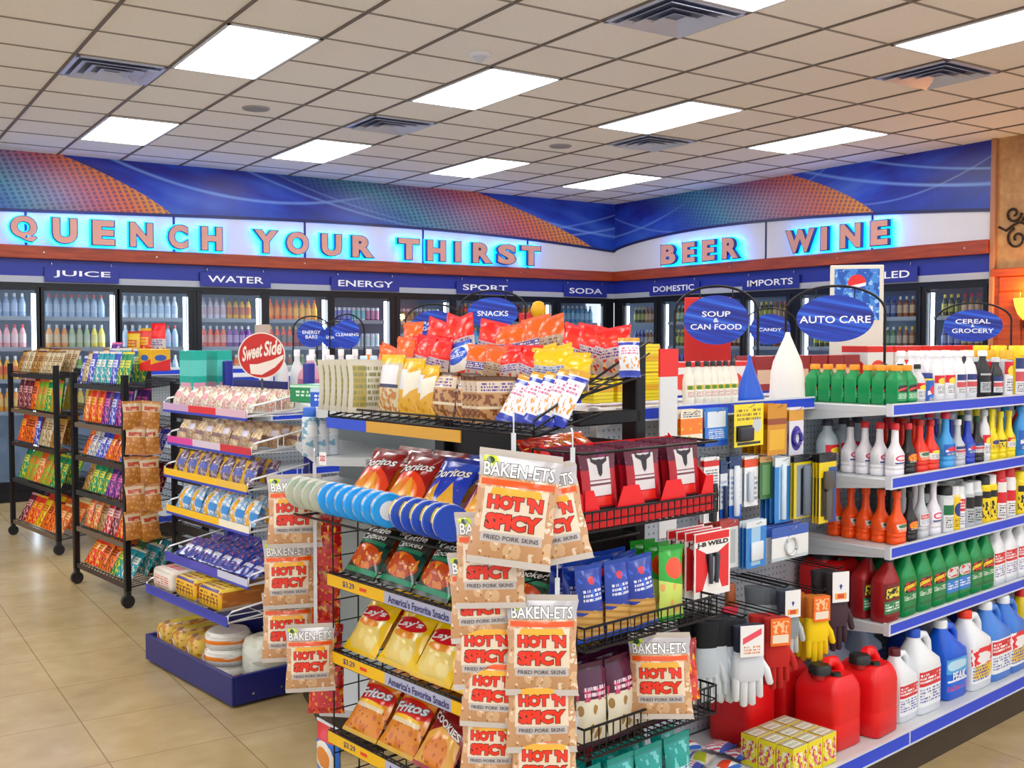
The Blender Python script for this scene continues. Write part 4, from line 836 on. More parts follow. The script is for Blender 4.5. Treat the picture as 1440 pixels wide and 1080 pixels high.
# ---- petrol cans
def gas_can(w, d, h, key):
    k = ('gas', w, d, h)
    if k in _models: return _models[k]
    X, Y = w/2, d/2; M_ = Model('petrol_can'); R_ = S('#d31a20', .38); mb = MB()
    mb.loft([(0, X*.94, Y*.94, 6), (.02*h, X, Y, 7), (.3*h, X, Y, 7), (.32*h, X*.985, Y*.985, 7), (.34*h, X, Y, 7), (.66*h, X, Y, 7), (.74*h, X*.97, Y*.97, 6), (.83*h, X*.8, Y*.86, 5, X*.04, 0), (.86*h, X*.72, Y*.78, 4, X*.05, 0)], 0, 28)
    M_.add('petrol_can', mb.mesh('petrol_can', [R_]))
    mb = MB(); mb.tube([(-X*.3, 0, .82*h), (-X*.22, 0, .93*h), (0, 0, .985*h), (X*.45, 0, .97*h), (X*.8, 0, .86*h), (X*.86, 0, .74*h)], Y*.22, 0, 10); M_.add('handle', mb.mesh('handle', [R_]))
    mb = MB(); mb.loft([(.82*h, .032, .032, 2, -X*.58, 0), (.9*h, .03, .03, 2, -X*.58, 0)], 0, 16); M_.add('neck', mb.mesh('neck', [S('#a01418', .4)]))
    mb = MB(); mb.loft([(.88*h, .04, .04, 2, -X*.58, 0), (.97*h, .038, .038, 2, -X*.58, 0), (.99*h, .03, .03, 2, -X*.58, 0)], 0, 18); M_.add('cap', mb.mesh('cap', [S('#17181a', .45)]))
    mb = MB(); mb.loft([(.84*h, .018, .018, 2, -X*.2, -Y*.5), (.9*h, .015, .015, 2, -X*.2, -Y*.5)], 0, 12); M_.add('vent_cap', mb.mesh('vent_cap', [S('#1d2a24', .45)]))
    _models[k] = M_; return M_
g1 = gas_can(.17, .18, .29, 'a')
put(g1, 3.525, 2.02, ZD, 'rightmost red petrol can beside the white jugs on the bottom deck', 'petrol can', jit=0, face=FB+.05)
put(g1, 3.31, 2.045, ZD, 'red petrol can right behind the yellow cartons on the bottom deck', 'petrol can', jit=0, face=FB-.03)
put(g1, 3.33, 2.27, ZD, 'red petrol can hidden behind another one under the yellow gloves', 'petrol can', jit=0, face=FB+.04)
put(g1, 3.1, 2.26, ZD, 'red petrol can standing under the red gloves against the pegboard', 'petrol can', jit=0, face=FB)
put(gas_can(.2, .19, .225, 'b'), 3.735, 2.3, Z4, 'largest red petrol can lying deep on the fourth shelf behind the dark red oil', 'petrol can', jit=0, face=FB)
# ---- jugs on the deck
def deckjug(u, v, M_, label, b=2.0, k=1, z=ZD): put(M_, gb(u, v, b-.06)[0], b, z, label, 'jug', jit=.03)
deckjug(1284, 985, jug('fluid_jug', .27, .14, .1, '#e6e9ee', '#5a1a22', 'lb_wash'), 'small white jug with dark red cap beside the petrol can')
deckjug(1311, 965, jug('fluid_jug', .32, .17, .12, '#e9ecf0', '#1f4fb4', 'lb_wash'), 'large white jug with blue cap on the bottom deck')
deckjug(1348, 950, jug('fluid_jug', .31, .17, .125, '#1458c4', '#e8e9ec', 'lb_frost', word=('PEAK', '#f3f6fb')), 'blue jug with white cap and pale blue label on the bottom deck', b=2.01)
deckjug(1382, 930, jug('fluid_jug', .32, .18, .13, '#e9ecf0', '#d83a1c', 'lb_win'), 'white jug with orange cap and red blue yellow label on the bottom deck')
deckjug(1410, 915, jug('fluid_jug', .325, .18, .13, '#4d83cf', '#e8e9ec', 'lb_wash'), 'clear blue jug with white cap on the bottom deck')
deckjug(1434, 900, jug('fluid_jug', .325, .18, .13, '#3f78c8', '#e8e9ec', 'lb_win'), 'clear blue jug at the right edge on the bottom deck')
deckjug(1460, 890, jug('fluid_jug', .325, .18, .13, '#e8c92a', '#c8252e', 'lb_can2'), 'yellow jug past the right edge on the bottom deck')
bj = jug('fluid_jug', .29, .16, .11, '#b9c6d6', '#4a2a22', 'lb_mix')
for i, a in enumerate((3.72, 3.95)): put(bj, a, 2.28, ZD, ('pale clear jug with brown cap behind the petrol cans' if i == 0 else 'pale clear jug with red cap behind the small white jug'), 'jug')
for i, a in enumerate((4.2, 4.42, 4.65, 4.88)): put(jug('fluid_jug', .32, .17, .12, ('#1c3f96', '#e6e9ee')[i % 2], '#1f4fb4', 'lb_wash'), a, 2.22, ZD, '%s jug in the back row of the bottom deck' % (('navy', 'white')[i % 2]), 'jug', 'back row jugs %d' % (i % 2))
# ---- yellow cartons and flat packets on the deck
cb = carton('bulb_carton', .082, .066, .105, dict(all='bx_tray', top='bx_lid'), .001)
for i in range(3):
    for j in range(3): put(cb, 2.955+i*.086, 1.955+j*.07, ZD, 'small yellow carton in the block of nine on the bottom deck', 'carton', 'yellow cartons on the deck', jit=0)
A('sachet1', '#eef0f2', ('q', [(.1, .1), (.9, .5), (.9, .9), (.1, .6)], '#e0552e'), ('r', .1, .05, .9, .2, '#3a6fc0'))
A('sachet2', '#e9e6d8', ('q', [(.1, .1), (.9, .3), (.9, .8), (.1, .6)], '#b9c63a'), ('r', .1, .7, .9, .92, '#3a5fa8'))
A('sachet3', '#eceef2', ('st', 6, 2, .45, None, '#c8506a'), ('r', 0, 0, 1, .25, '#3f62b0'))
for i, (u, v, s) in enumerate(((975, 1052, 'sachet1'), (1000, 1066, 'sachet2'), (1028, 1050, 'sachet3'), (1056, 1062, 'sachet3'), (1080, 1048, 'sachet2'), (985, 1078, 'sachet3'), (1035, 1080, 'sachet1'))):
    a, b = gz(u, v, ZD+.03); b = max(b, 1.95)
    put(pouch('wipe_packet', .1, .085, .035, s, seed=i % 3), a, b, ZD+.0195, '%s flat packet lying on the bottom deck, %s from the left' % (('orange and blue', 'green and blue', 'pink striped')[int(s[-1])-1], ('first', 'second', 'third', 'fourth', 'fifth', 'sixth', 'seventh')[i]), 'packet', face=FB+rnd.uniform(-.4, .4), tilt=-PI/2)
# ---- on the narrow ledge above the pegboard
lo = bottle('lotion_bottle', 'round', .15, .046, .038, '#efece2', '#20222a', 'lb_lotion')
for i, u in enumerate((968, 981, 993, 1002, 1011, 1020, 1030)): put(lo, gb(u, 540, 2.36)[0], 2.36, 1.378, 'small cream bottle with black pump cap on the ledge above the pegboard', 'bottle', 'cream bottles on the pegboard ledge')
fb = bottle('funnel', 'cone', .17, .13, .1, '#1d58c0', None, None)
put(fb, gb(1054, 540, 2.375)[0], 2.375, 1.378, 'blue plastic funnel standing upside down on the pegboard ledge', 'funnel')
k_ = ('cone',); M_ = Model('funnel'); mb = MB(); mb.loft([(0, .066, .066), (.006, .068, .068), (.1, .063, .063), (.14, .055, .055), (.24, .012, .012), (.256, .008, .008)], 0, 24); M_.add('funnel', mb.mesh('funnel', [S('#f1efea', .4)]))
put(M_, gb(1107, 540, 2.375)[0], 2.375, 1.378, 'tall white plastic funnel standing upside down on the pegboard ledge', 'funnel')
# ---- pegboard goods: box on the photo -> card hanging at the panel
def hang(u0, u1, v0, v1, a, label, group=None, n=1, prod=None, b=2.25, step=.014, name='carded_item', cat='packaged tool'):
    a0, zt = gb(u0, v0, b); a1, _ = gb(u1, v0, b); _, zb = gb((u0+u1)/2, v1, b)
    w = max(.03, abs(a1-a0)); h = zt-zb; M_ = card(name, w, h, a, prod)
    for k in range(n): put(M_, (a0+a1)/2, b+k*step, zb, label, cat, group if n > 1 else None, jit=.03)
    mb = MB(); L = 2.41-b; mb.tube([(0, L, .01), (0, 0, 0), (0, -.02, .012)], .0022, 0, 5)
    Mh = Model('peg_hook'); Mh.add('peg_hook', mb.mesh('peg_hook', [CHROME])); put(Mh, (a0+a1)/2, b-.005, zt-.012, 'chrome peg hook holding the '+label.split(' hanging')[0], 'hook', jit=0)
hang(957, 988, 578, 626, 'cd_orange', 'orange and yellow printed cards hanging top left on the pegboard', 'orange cards', 4)
hang(991, 1024, 576, 628, 'cd_blue', 'blue printed cards hanging beside the orange ones on the pegboard', 'blue cards', 4)
hang(1032, 1074, 570, 628, 'cd_yellow', 'large yellow card with a tyre gauge hanging on the pegboard', None, 1, ('box', '#2a2c34', (.08, .14, .55, .46), .02), b=2.22)
hang(1080, 1106, 570, 640, 'cd_gold', 'golden yellow edge on cards hanging beside the large yellow card', 'golden cards', 5, None, 2.22, .028)
hang(1110, 1130, 574, 640, 'cd_purple', 'white card with a purple ring hanging at the top right of the pegboard', 'purple ring cards', 2, ('ring', '#5a50a8', (.15, .15, .85, .55), .016))
hang(990, 1011, 645, 735, 'cd_white', 'white card with a black key shaped tool hanging on the pegboard', 'black tool cards', 2, ('key', '#1a1b20', (.2, .02, .8, .6), .02), b=2.2)
hang(1013, 1023, 650, 735, 'cd_wb', 'narrow dark blue and white card hanging in the middle row', 'narrow blue cards', 3, ('rod', '#2a3a5a', (.3, .05, .7, .6), .016))
hang(1026, 1043, 643, 730, 'cd_wb', 'white and light blue carded brush hanging in the middle row', 'light blue brushes', 2, ('rod', '#e4ebf4', (.25, .05, .7, .85), .016))
hang(1047, 1066, 643, 712, 'cd_wr', 'white card with red heading and a clear tube hanging in the middle row', 'clear tube cards', 3, ('rod', '#cfd8e4', (.2, .1, .6, .7), .014))
hang(1069, 1086, 643, 702, 'cd_green', 'olive green card hanging in the middle row', 'olive cards', 4, None, 2.24, .02)
hang(1090, 1112, 645, 735, 'cd_lblue', 'light blue card with a white stick hanging in the middle row', 'light blue cards', 4, ('rod', '#d8e8f6', (.35, .05, .62, .9), .014), 2.22, .02)
hang(1117, 1147, 643, 728, 'cd_tool', 'yellow and grey card with a dark wrench hanging in the middle row', 'wrench cards', 3, ('rod', '#6a7482', (.35, .05, .7, .84), .018), 2.2)
hang(1152, 1176, 640, 735, 'cd_tool2', 'yellow card with a grey hammer shaped scraper hanging beside the shelves', 'scraper cards', 3, ('key', '#5a5650', (.15, .05, .8, .75), .02), 2.16)
hang(1012, 1038, 735, 800, 'cd_grey', 'pale grey edge on card hanging in the lower row', 'grey cards', 6, None, 2.2, .018)
hang(1049, 1078, 735, 798, 'cd_lblue', 'bright blue card with white window hanging in the lower row', 'bright blue cards', 3, ('box', '#e6edf4', (.2, .15, .8, .55), .008), 2.18)
hang(1086, 1136, 745, 786, 'cd_ring', 'white ring hook card hanging in the lower row', 'ring cards', 5, ('ring', '#e6e9ea', (.3, .1, .7, .7), .014), 2.18, .03)
# the red and white epoxy card in front
a0, zt = gb(976, 752, 1.93); a1, _ = gb(1026, 752, 1.93); _, zb = gb(1000, 838, 1.93); w = a1-a0; h = zt-zb
mb = MB(); mb.box(-w/2, w/2, -.002, .002, 0, h, 0); flat_text(mb, 'J-B WELD', -w*.44, w*.44, h*.76, h*.85, lambda x, z: (x, -.003, z), 1, .045); M_ = Model('epoxy_card'); M_.add('epoxy_card', mb.mesh('epoxy_card', [art(*ARTS['cd_weld']), S('#1c1d22', .4)]))
mb = MB()
for s in (-1, 1): mb.loft([(h*.2, .006, .006, 2, s*w*.08, -.008), (h*.62, .008, .008, 2, s*w*.1, -.008), (h*.66, .004, .004, 2, s*w*.1, -.008)], 0, 10)
M_.add('tube', mb.mesh('tube', [S('#3a3c44', .35)]))
for k in range(4): put(M_, (a0+a1)/2-.004*k, 1.93+.03*k, zb, 'red and white epoxy card with a black V in front of the pegboard', 'packaged tool', 'epoxy cards', jit=.02)
# small wooden handled scraper
a, z = gb(1027, 845, 2.2); mb = MB(); mb.loft([(0, .02, .012), (.02, .026, .014), (.075, .022, .014), (.08, .012, .01)], 0, 14); M_ = Model('scraper'); M_.add('scraper', mb.mesh('scraper', [S('#8a4a26', .4)])); mb = MB(); mb.box(-.05, .03, -.012, .004, -.03, .004, 0, .004); M_.add('blade', mb.mesh('blade', [S('#c8304a', .4)]))
put(M_, a, 2.2, z-.02, 'small wooden handled scraper with a red blade hanging beside the epoxy card', 'scraper')
# ---- gloves
def hang_glove(u, v0, v1, b, cols, tag, label, group=None, n=1, step=.03, da=0.0, w=.1, fc=None):
    a, zt = gb(u, v0, b); _, zb = gb(u, v1, b); L = zt-zb
    for k in range(n): put(glove('work_glove', round(L, 2), w, cols, tag if k == 0 else None), a+da*k, b+k*step, zb, label if k == 0 or not group else label, 'glove', group, jit=.06, face=fc)
hang_glove(1052, 880, 1000, 1.95, ('#20263a', '#d9dde6', '#e6e9ee'), 'tg_pink', 'front black and white work glove with a pink tag', None, 1, w=.11, fc=FB-.5)
for i, u in enumerate((1032, 1019, 1006, 993)):
    hang_glove(u, 872, 995, 2.0+.01*i, ('#15181f', '#c9d2dc', '#d6dde4'), None, 'white fingered work glove with black cuff in the cluster on the left', 'black and white work gloves', 2, .062, w=.085, fc=FB-.6)
hang_glove(1092, 868, 975, 2.0, ('#a8231c', '#b3241e', '#b3241e'), 'tg_orange', 'dark red rubber glove with orange tags', 'dark red gloves', 2, .055, w=.1, fc=FB-.5)
hang_glove(1108, 832, 935, 2.08, ('#3a4150', '#8f979c', '#c4cacd'), 'tg_white', 'grey knitted glove with a white tag', 'grey gloves', 1, w=.09, fc=FB-.3)
for i in range(5): hang_glove(1098-9*i, 826, 905, 2.13+.012*i, ('#5f666c', '#9aa3a8', '#d4dadc'), None, 'pale grey knitted glove in the bundle above the black and white ones', 'pale grey gloves', 1, w=.08, fc=FB-.9)
hang_glove(1149, 838, 936, 2.08, ('#c9762a', '#f0cf10', '#f0cf10'), 'tg_orange', 'front yellow rubber glove with an orange tag', None, 1, w=.1, fc=FB-.3)
hang_glove(1134, 838, 934, 2.14, ('#c9762a', '#e8c610', '#e8c610'), None, 'yellow rubber glove behind the front one', 'yellow gloves', 2, .055, w=.09, fc=FB-.3)
hang_glove(1176, 806, 922, 2.1, ('#2a2428', '#43303a', '#43303a'), 'tg_white', 'dark brown leather glove with a white tag', 'brown gloves', 2, .055, w=.1, fc=FB-.4)
for u, v, b, lab in ((1040, 868, 2.0, 'black and white gloves'), (1100, 826, 2.08, 'grey gloves'), (1150, 832, 2.08, 'yellow gloves'), (1176, 800, 2.1, 'brown gloves'), (1092, 864, 2.0, 'red gloves')):
    a, z = gb(u, v, b); mb = MB(); mb.tube([(0, 2.41-b, .01), (0, -.01, 0), (0, -.03, .014)], .003, 0, 5)
    for q in (-.035, .035): mb.tube([(q, 2.41-b, .01), (q, 0, 0)], .002, 0, 4)
    Mh = Model('peg_hook'); Mh.add('peg_hook', mb.mesh('peg_hook', [S('#1a1c20', .4, .4)])); put(Mh, a, b, z, 'black peg hook holding the '+lab, 'hook', jit=0)
# ---- the shelves carry on past the right edge of the photo
for i, (z, h, w, sh, nm, cols2) in enumerate(((ZT, .19, .075, 'round', 'polish_bottle', ('#e6e8ec', '#c9302a', '#2b2d33')), (Z2, .2, .078, 'additive', 'additive_bottle', ('#2a44b0', '#d8331f', '#eceaf0')), (Z3, .19, .066, 'can', 'spray_can', ('#d8dce0', '#2a6a4a', '#f0d428')), (Z4, .245, .105, 'oil', 'motor_oil_bottle', ('#26282c', '#b9a04a', '#eceef2')))):
    for k in range(8):
        a = 5.2+.1*k if i < 3 else 5.1+.115*k
        if a < 6.0: put(bottle(nm, sh, h, w, w*.72, cols2[k*3//8], '#e8e8ec', ('lb_red', 'lb_starb', 'lb_can4', 'lb_wash')[i]), a, 2.06, z, 'bottle or can on the %s shelf beyond the right edge of the photo' % ('top', 'second', 'third', 'fourth')[i], 'bottle' if i != 2 else 'can', 'goods beyond the right edge %d' % i, jit=.03)
for k in range(6): put(jug('fluid_jug', .31, .17, .12, ('#e9ecf0', '#3f78c8')[k % 2], '#1f4fb4', 'lb_wash'), 5.05+.17*k, 2.0, ZD, '%s jug on the deck beyond the right edge of the photo' % ('white', 'blue')[k % 2], 'jug', 'jugs beyond the right edge %d' % (k % 2))
# ================================================================== the chip rack at the near end of the car care gondola
A('ar_tortilla', '#8f1418', ('r', 0, .0, 1, .1, '#c32a1c'), ('e', .5, .36, .52, .3, '#d9401a'), ('e', .5, .34, .4, .22, '#e8761e'), ('q', [(.12, .2), (.55, .16), (.36, .56)], '#e0951f'), ('q', [(.42, .24), (.9, .2), (.62, .58)], '#e8a428'), ('v', 16, .16, (.1, .16, .9, .56), '#b9561a'), ('r', 0, .94, 1, 1, '#5a0d10'))
A('ar_bluecorn', '#1638a8', ('r', 0, 0, 1, .1, '#24479f'), ('e', .5, .2, .46, .1, '#e6e9f2'), ('q', [(.08, .26), (.5, .2), (.32, .58)], '#d9a230'), ('q', [(.46, .2), (.94, .28), (.72, .6)], '#e0ad3a'), ('v', 16, .16, (.08, .2, .94, .6), '#b9761a'), ('e', .5, .86, .5, .1, '#2a56c8'))
A('ar_darkred', '#7a1512', ('r', 0, 0, 1, .12, '#c33a1c'), ('q', [(.1, .16), (.6, .12), (.34, .52)], '#e8a83a'), ('q', [(.4, .2), (.95, .18), (.66, .56)], '#f0ba4a'), ('e', .7, .6, .2, .08, '#e9dcc8'), ('e', .7, .6, .16, .05, '#b3281e'), ('n', 7, .58, (0, .7, 1, 1), '#b9421a'))
A('ar_potato', '#f0c818', ('e', .5, .26, .42, .26, '#e9cf7a'), ('v', 4.2, .34, (.1, .06, .9, .5), '#efdc94'), ('e', .5, .52, .4, .12, '#f6e9b0'), ('e', .5, .45, .3, .06, '#e2942a'), ('e', .5, .6, .42, .11, '#c51f2b'), ('r', 0, .95, 1, 1, '#e0b512'))
A('ar_kettle', '#123a30', ('r', 0, .5, 1, 1, '#17221f'), ('e', .5, .31, .45, .18, '#b84a1a'), ('v', 5, .36, (.08, .14, .92, .48), '#d9812e'), ('v', 8, .2, (.1, .16, .9, .46), '#8f3413'), ('n', 8, .6, (.08, .14, .92, .48), '#e8b060'), ('r', 0, .03, 1, .13, '#1d8a62'), ('r', .1, .5, .9, .56, '#1c7a5a'))
A('ar_corn', '#d98a1c', ('r', 0, .88, 1, 1, '#c9a02a'), ('e', .5, .63, .56, .14, '#c9281e'), ('e', .5, .46, .4, .06, '#f0c23a'), ('v', 6, .32, (0, .02, 1, .42), '#c9701e'), ('v', 10, .2, (0, .02, 1, .42), '#8a3d12'), ('r', .1, .4, .9, .46, '#e9d9b8'))
A('ar_cookie', '#7f1219', ('q', [(0, 0), (1, 0), (.95, .45), (.5, .62), (.05, .45)], '#e0aa52'), ('e', .5, .26, .3, .22, '#d9852a'), ('v', 9, .28, (.2, .08, .8, .46), '#b35a1c'), ('r', 0, .9, 1, 1, '#9a1a20'), ('e', .8, .84, .12, .05, '#b8a37a'))
A('ar_blue', '#2a6cc0', ('r', 0, .7, 1, .95, '#c9303a'), ('e', .5, .4, .42, .3, '#e9e4dc'), ('e', .5, .4, .3, .2, '#d98a3a'), ('r', 0, .95, 1, 1, '#e6ebf2'))
A('ar_rind', '#c69c78', ('v', 6, .4, None, '#d9b896'), ('v', 13, .2, None, '#a97a50'), ('n', 7, .6, None, '#ecd9c6'), ('r', 0, .76, 1, 1, '#bdbabf'), ('r', .04, .685, .96, .74, '#dd5a1c'), ('r', .1, .275, .9, .67, '#ead9c4'), ('q', [(.16, .6), (.84, .6), (.8, .67), (.2, .67)], '#eeb23a'), ('r', .12, .2, .88, .285, '#c9c3c2'), ('e', .14, .9, .1, .055, '#c9d63a'), ('e', .14, .9, .05, .03, '#2a4a20'), ('r', 0, .0, 1, .05, '#d6c4b0'))
RED, BLKT, WHT = '#d8391f', '#1a1512', '#f4f3f1'
RIND = pouch('pork_rind_bag', .185, .25, .055, 'ar_rind', (('BAKEN-ETS', .06, .94, .765, .885, WHT, .02, .0, BLKT), ("HOT 'N", .15, .85, .485, .61, RED, .07, 0, BLKT), ('SPICY', .15, .85, .31, .45, RED, .07, 0, BLKT), ('FRIED PORK SKINS', .16, .84, .222, .262, '#4a4650', .01, 0)), nx=9, nz=12, parts=True, sealmat=S('#c7bfb8', .2), seed=4)
A0, B0 = 1.9, 2.06; RW = 1.02                  # front plane, right side, width of the rack
rk = obj('chip_rack', None, None, W(A0, B0, 0), (0, 0, TH), 'tall black wire chip rack with yellow price strips in the foreground', 'display rack')
BW = S('#17181c', .4, .4)
for (x, y, nm) in ((.46, .06, 0), (.46, RW-.04, 1)):
    mb = MB(); mb.box(x-.022, x+.022, y-.03, y+.03, 0, 1.6, 0, .004); obj('post', mb.mesh('post', [BW]), rk)
for y in (.04, RW-.02):
    mb = MB()
    for x in (.0, .1, .2, .3, .4): mb.tube([(x, y, .03), (x, y, 1.02)], .003, 0, 5)
    for k in range(14): mb.tube([(0, y, .05+k*.075), (.46, y, .05+k*.075)], .0025, 0, 5)
    obj('side_grid', mb.mesh('side_grid', [BW]), rk)
mb = MB(); mb.box(0, .5, 0, RW, .02, .05, 0, .004)
obj('base', mb.mesh('base', [BW]), rk)
mb = MB(); mb.box(.475, .483, .05, RW-.04, .06, 1.3); obj('back_panel', mb.mesh('back_panel', [S('#1b1c20', .6)]), rk)  # black sheet added to stand in for the shade behind the tiers
A('rail_y', '#e8c01e', ('r', .0, .0, 1, .08, '#b98f1c'))
TIERS = [(1.05, None), (.822, 1), (.563, 1), (.283, 1)]
def sloped(z0, x0, x1, rise, y0=0.0, y1=RW, lip=.03):
    mb = MB()
    mb.tube([(x1, y0, z0+rise), (x0, y0, z0), (x0, y1, z0), (x1, y1, z0+rise)], .004, 0, 6)
    mb.tube([(x0, y0, z0+lip), (x0, y1, z0+lip)], .0035, 0, 6)
    for k in range(1, 6): mb.tube([(x0+(x1-x0)*k/5, y0, z0+rise*k/5), (x0+(x1-x0)*k/5, y1, z0+rise*k/5)], .0025, 0, 5)
    n = int((y1-y0)/.05)
    for k in range(n+1): y = y0+(y1-y0)*k/n; mb.tube([(x1, y, z0+rise), (x0, y, z0), (x0, y, z0+lip)], .0022, 0, 4)
    return mb
for z, pr in TIERS:
    sh = obj('wire_shelf', sloped(z-.016, 0, .42, .004, lip=.014).mesh('wire_shelf', [BW]), rk)
    if pr:
        mb = MB(); zz0, zz1 = z-.047, z-.004
        mb.box(-.012, -.006, 0, RW, zz0, zz1, 0)
        segs = [(RW-.34, RW-.002, 1), (.34, RW-.34, 2), (.002, .34, 1)]
        for y0, y1, mi in segs: mb.add([(-.0125, y1, zz0+.002), (-.0125, y0, zz0+.002), (-.0125, y0, zz1-.002), (-.0125, y1, zz1-.002)], [[0, 1, 2, 3]], mi)
        for yy in (RW-.1, .24): flat_text(mb, '$3.29', 0, .07, zz0+.011, zz1-.011, lambda x, q, yy=yy: (-.0132, yy-x, q), 3, .02)
        mb.add([(-.0132, RW-.2, zz0+.016), (-.0132, RW-.24, zz0+.016), (-.0132, RW-.24, zz1-.016), (-.0132, RW-.2, zz1-.016)], [[0, 1, 2, 3]], 4)
        flat_text(mb, "America's Favorite Snacks", 0, .5, zz0+.008, zz1-.01, lambda x, q: (-.0132, RW-.36-x*.62/.5*.5, q), 3, .03)
        obj('price_strip', mb.mesh('price_strip', [S('#22242c', .4), S('#e6b81e', .35), S('#aeb0c8', .35), S('#2a2f6a', .4), S('#d0402a', .4)], fix=False), sh, label='yellow and lavender price strip')
sh = obj('top_shelf', sloped(1.348, -.0, .26, .05, lip=.03).mesh('top_shelf', [BW]), rk)
mb = MB(); mb.box(-.010, -.006, RW-.24, RW, 1.31, 1.345, 0); mb.box(-.010, -.006, .3, RW-.24, 1.31, 1.345, 1); obj('price_strip', mb.mesh('price_strip', [S('#2648b8', .35), S('#c99a3a', .35)]), sh, label='blue and amber price strip')
obj('rear_shelf', sloped(1.44, .13, .44, .06, lip=.02).mesh('rear_shelf', [BW]), rk)
for y in (.0, RW):
    mb = MB(); mb.tube([(0, y, 1.35), (0, y, 1.39), (.46, y, 1.6)], .004, 0, 6); mb.tube([(0, y, 1.365), (.46, y, 1.565)], .003, 0, 6); obj('side_rail', mb.mesh('side_rail', [BW]), rk)
mb = MB(); mb.box(.2, .46, .03, .06, 1.36, 1.4, 0, .004); obj('side_arm', mb.mesh('side_arm', [BW]), rk)
mb = MB(); mb.tube([(-.06, .0, 1.035), (-.06, RW+.06, 1.035)], .005, 0, 6); mb.tube([(-.1, .1, 1.02), (-.1, RW+.06, 1.02)], .004, 0, 6); mb.tube([(.0, RW+.02, 1.02), (-.1, RW+.02, 1.02)], .004, 0, 6); mb.tube([(0, .12, 1.02), (-.1, .12, 1.02)], .004, 0, 6)
obj('can_rail', mb.mesh('can_rail', [BW]), rk)
LEAN = math.radians(-37)
def tier(z, models, labels, cat='chip bag', groups=None, lean=LEAN, a=1.935):
    n = len(models); st = (RW-.04)/n
    for i, M_ in enumerate(models):
        b = B0+RW-.02-st*(i+.5)
        for k in range(2):
            lb = labels[i] if k == 0 else labels[i].split(',')[0].split(' leaning')[0]+', second row'
            put(M_, a+.006*(i % 2)+k*.1, b, z-.008, lb, cat, (groups[i]+(' second row' if k else '')) if groups and groups[i] else None, FA, .04, lean)
dr = pouch('chip_bag', .192, .235, .06, 'ar_tortilla', (('Doritos', .06, .94, .66, .8, WHT, .02, .12, '#1a0f10', .14),), nx=9, nz=11, parts=True, sealmat=S('#6e1114', .25), seed=1)
db = pouch('chip_bag', .192, .235, .06, 'ar_bluecorn', (('Doritos', .06, .94, .66, .8, WHT, .02, .12, '#0d1430', .14),), nx=9, nz=11, parts=True, sealmat=S('#16308a', .25), seed=2)
dd = pouch('chip_bag', .192, .235, .06, 'ar_darkred', (('Doritos', .06, .94, .66, .8, WHT, .02, .12, '#1a0f10', .14),), nx=9, nz=11, parts=True, sealmat=S('#5e1010', .25), seed=3)
tier(1.05, [dr, dr, db, dd, dr], ['red tortilla chip bag leaning at the left end of the top chip tier, front', 'second red tortilla chip bag on the top chip tier, front', 'blue tortilla chip bag on the top chip tier, front', 'dark red tortilla chip bag beside the blue one on the top tier, front', 'red tortilla chip bag behind the pork rind bags on the top tier, front'])
kt = pouch('chip_bag', .192, .23, .06, 'ar_kettle', (('Kettle', .16, .84, .68, .78, '#e9ece6', .02, .1, None, .1), ('Cooked', .16, .84, .57, .67, '#e9ece6', .02, .1, None, .1)), nx=9, nz=11, parts=True, sealmat=S('#1b2a26', .25), seed=5)
tier(.822, [kt]*5, ['dark green kettle cooked chip bag on the second chip tier, front']*5, groups=['kettle chip bags']*5)
ly = pouch('chip_bag', .192, .235, .064, 'ar_potato', (("Lay's", .16, .84, .535, .655, WHT, .03, .1, None, .1),), nx=9, nz=11, parts=True, sealmat=S('#e0b81a', .25), seed=6)
tier(.563, [ly]*5, ['yellow potato chip bag with red oval on the third chip tier, front']*5, groups=['yellow chip bags']*5)
fr = pouch('chip_bag', .192, .23, .058, 'ar_corn', (('Fritos', .08, .92, .56, .71, WHT, .03, .1, '#26306e', .12),), nx=9, nz=11, parts=True, sealmat=S('#c9a02a', .25), seed=7)
ck = pouch('cookie_bag', .19, .23, .058, 'ar_cookie', (('COOKIES', .08, .92, .58, .68, WHT, .03, 0, '#5a1010', -.3),), nx=9, nz=11, parts=True, sealmat=S('#8a151c', .25), seed=8)
mbm = pouch('cookie_bag', .19, .22, .058, 'ar_blue', (), nx=9, nz=11, parts=True, sealmat=S('#2a56a8', .25), seed=9)
tier(.283, [fr, fr, ck, ck, mbm], ['left corn chip bag with a yellow top on the lowest chip tier, front', 'second corn chip bag with a yellow top on the lowest chip tier, front', 'left maroon cookie bag on the lowest chip tier, front', 'right maroon cookie bag on the lowest chip tier, front', 'blue and red bag on the lowest chip tier beside the pork rinds, front'])
sm = pouch('chip_bag', .16, .2, .06, 'ar_blue', (), seed=11)
a, b = gz(462, 1060, .12); put(sm, a, b, .03, 'blue and white bag poking out at the left foot of the chip rack', 'chip bag', face=FA)
# ---- dip cans lying in the rail
def dipcan(key, side, lid, art_):
    M_ = Model('dip_can'); r = .052; mb = MB(); Rm = Matrix.Rotation(-PI/2, 4, 'X') @ Matrix.Identity(4)
    mb.loft([(-.019, r*.96, r*.96), (-.017, r, r), (.016, r, r), (.018, r*.97, r*.97)], 0, 24, True, True, True, Rm); M_.add('dip_can', mb.mesh('dip_can', [art(*ARTS[side])]))
    mb = MB(); mb.loft([(.0175, r*1.01, r*1.01), (.024, r*1.01, r*1.01), (.026, r*.94, r*.94), (.0245, r*.9, r*.9)], 0, 24, True, True, True, Rm)
    if art_:
        mb.add([(.03*math.cos(2*PI*k/16), .0263, .03*math.sin(2*PI*k/16)) for k in range(16)], [list(range(16))], 1)
    M_.add('lid', mb.mesh('lid', [S(lid, .3), S('#e9eef4', .3)])); return M_
A('dc_blue', '#d8dde2', ('st', 7, 0, .45, None, '#3aa0e0'), ('r', 0, .3, 1, .5, '#e0a070'))
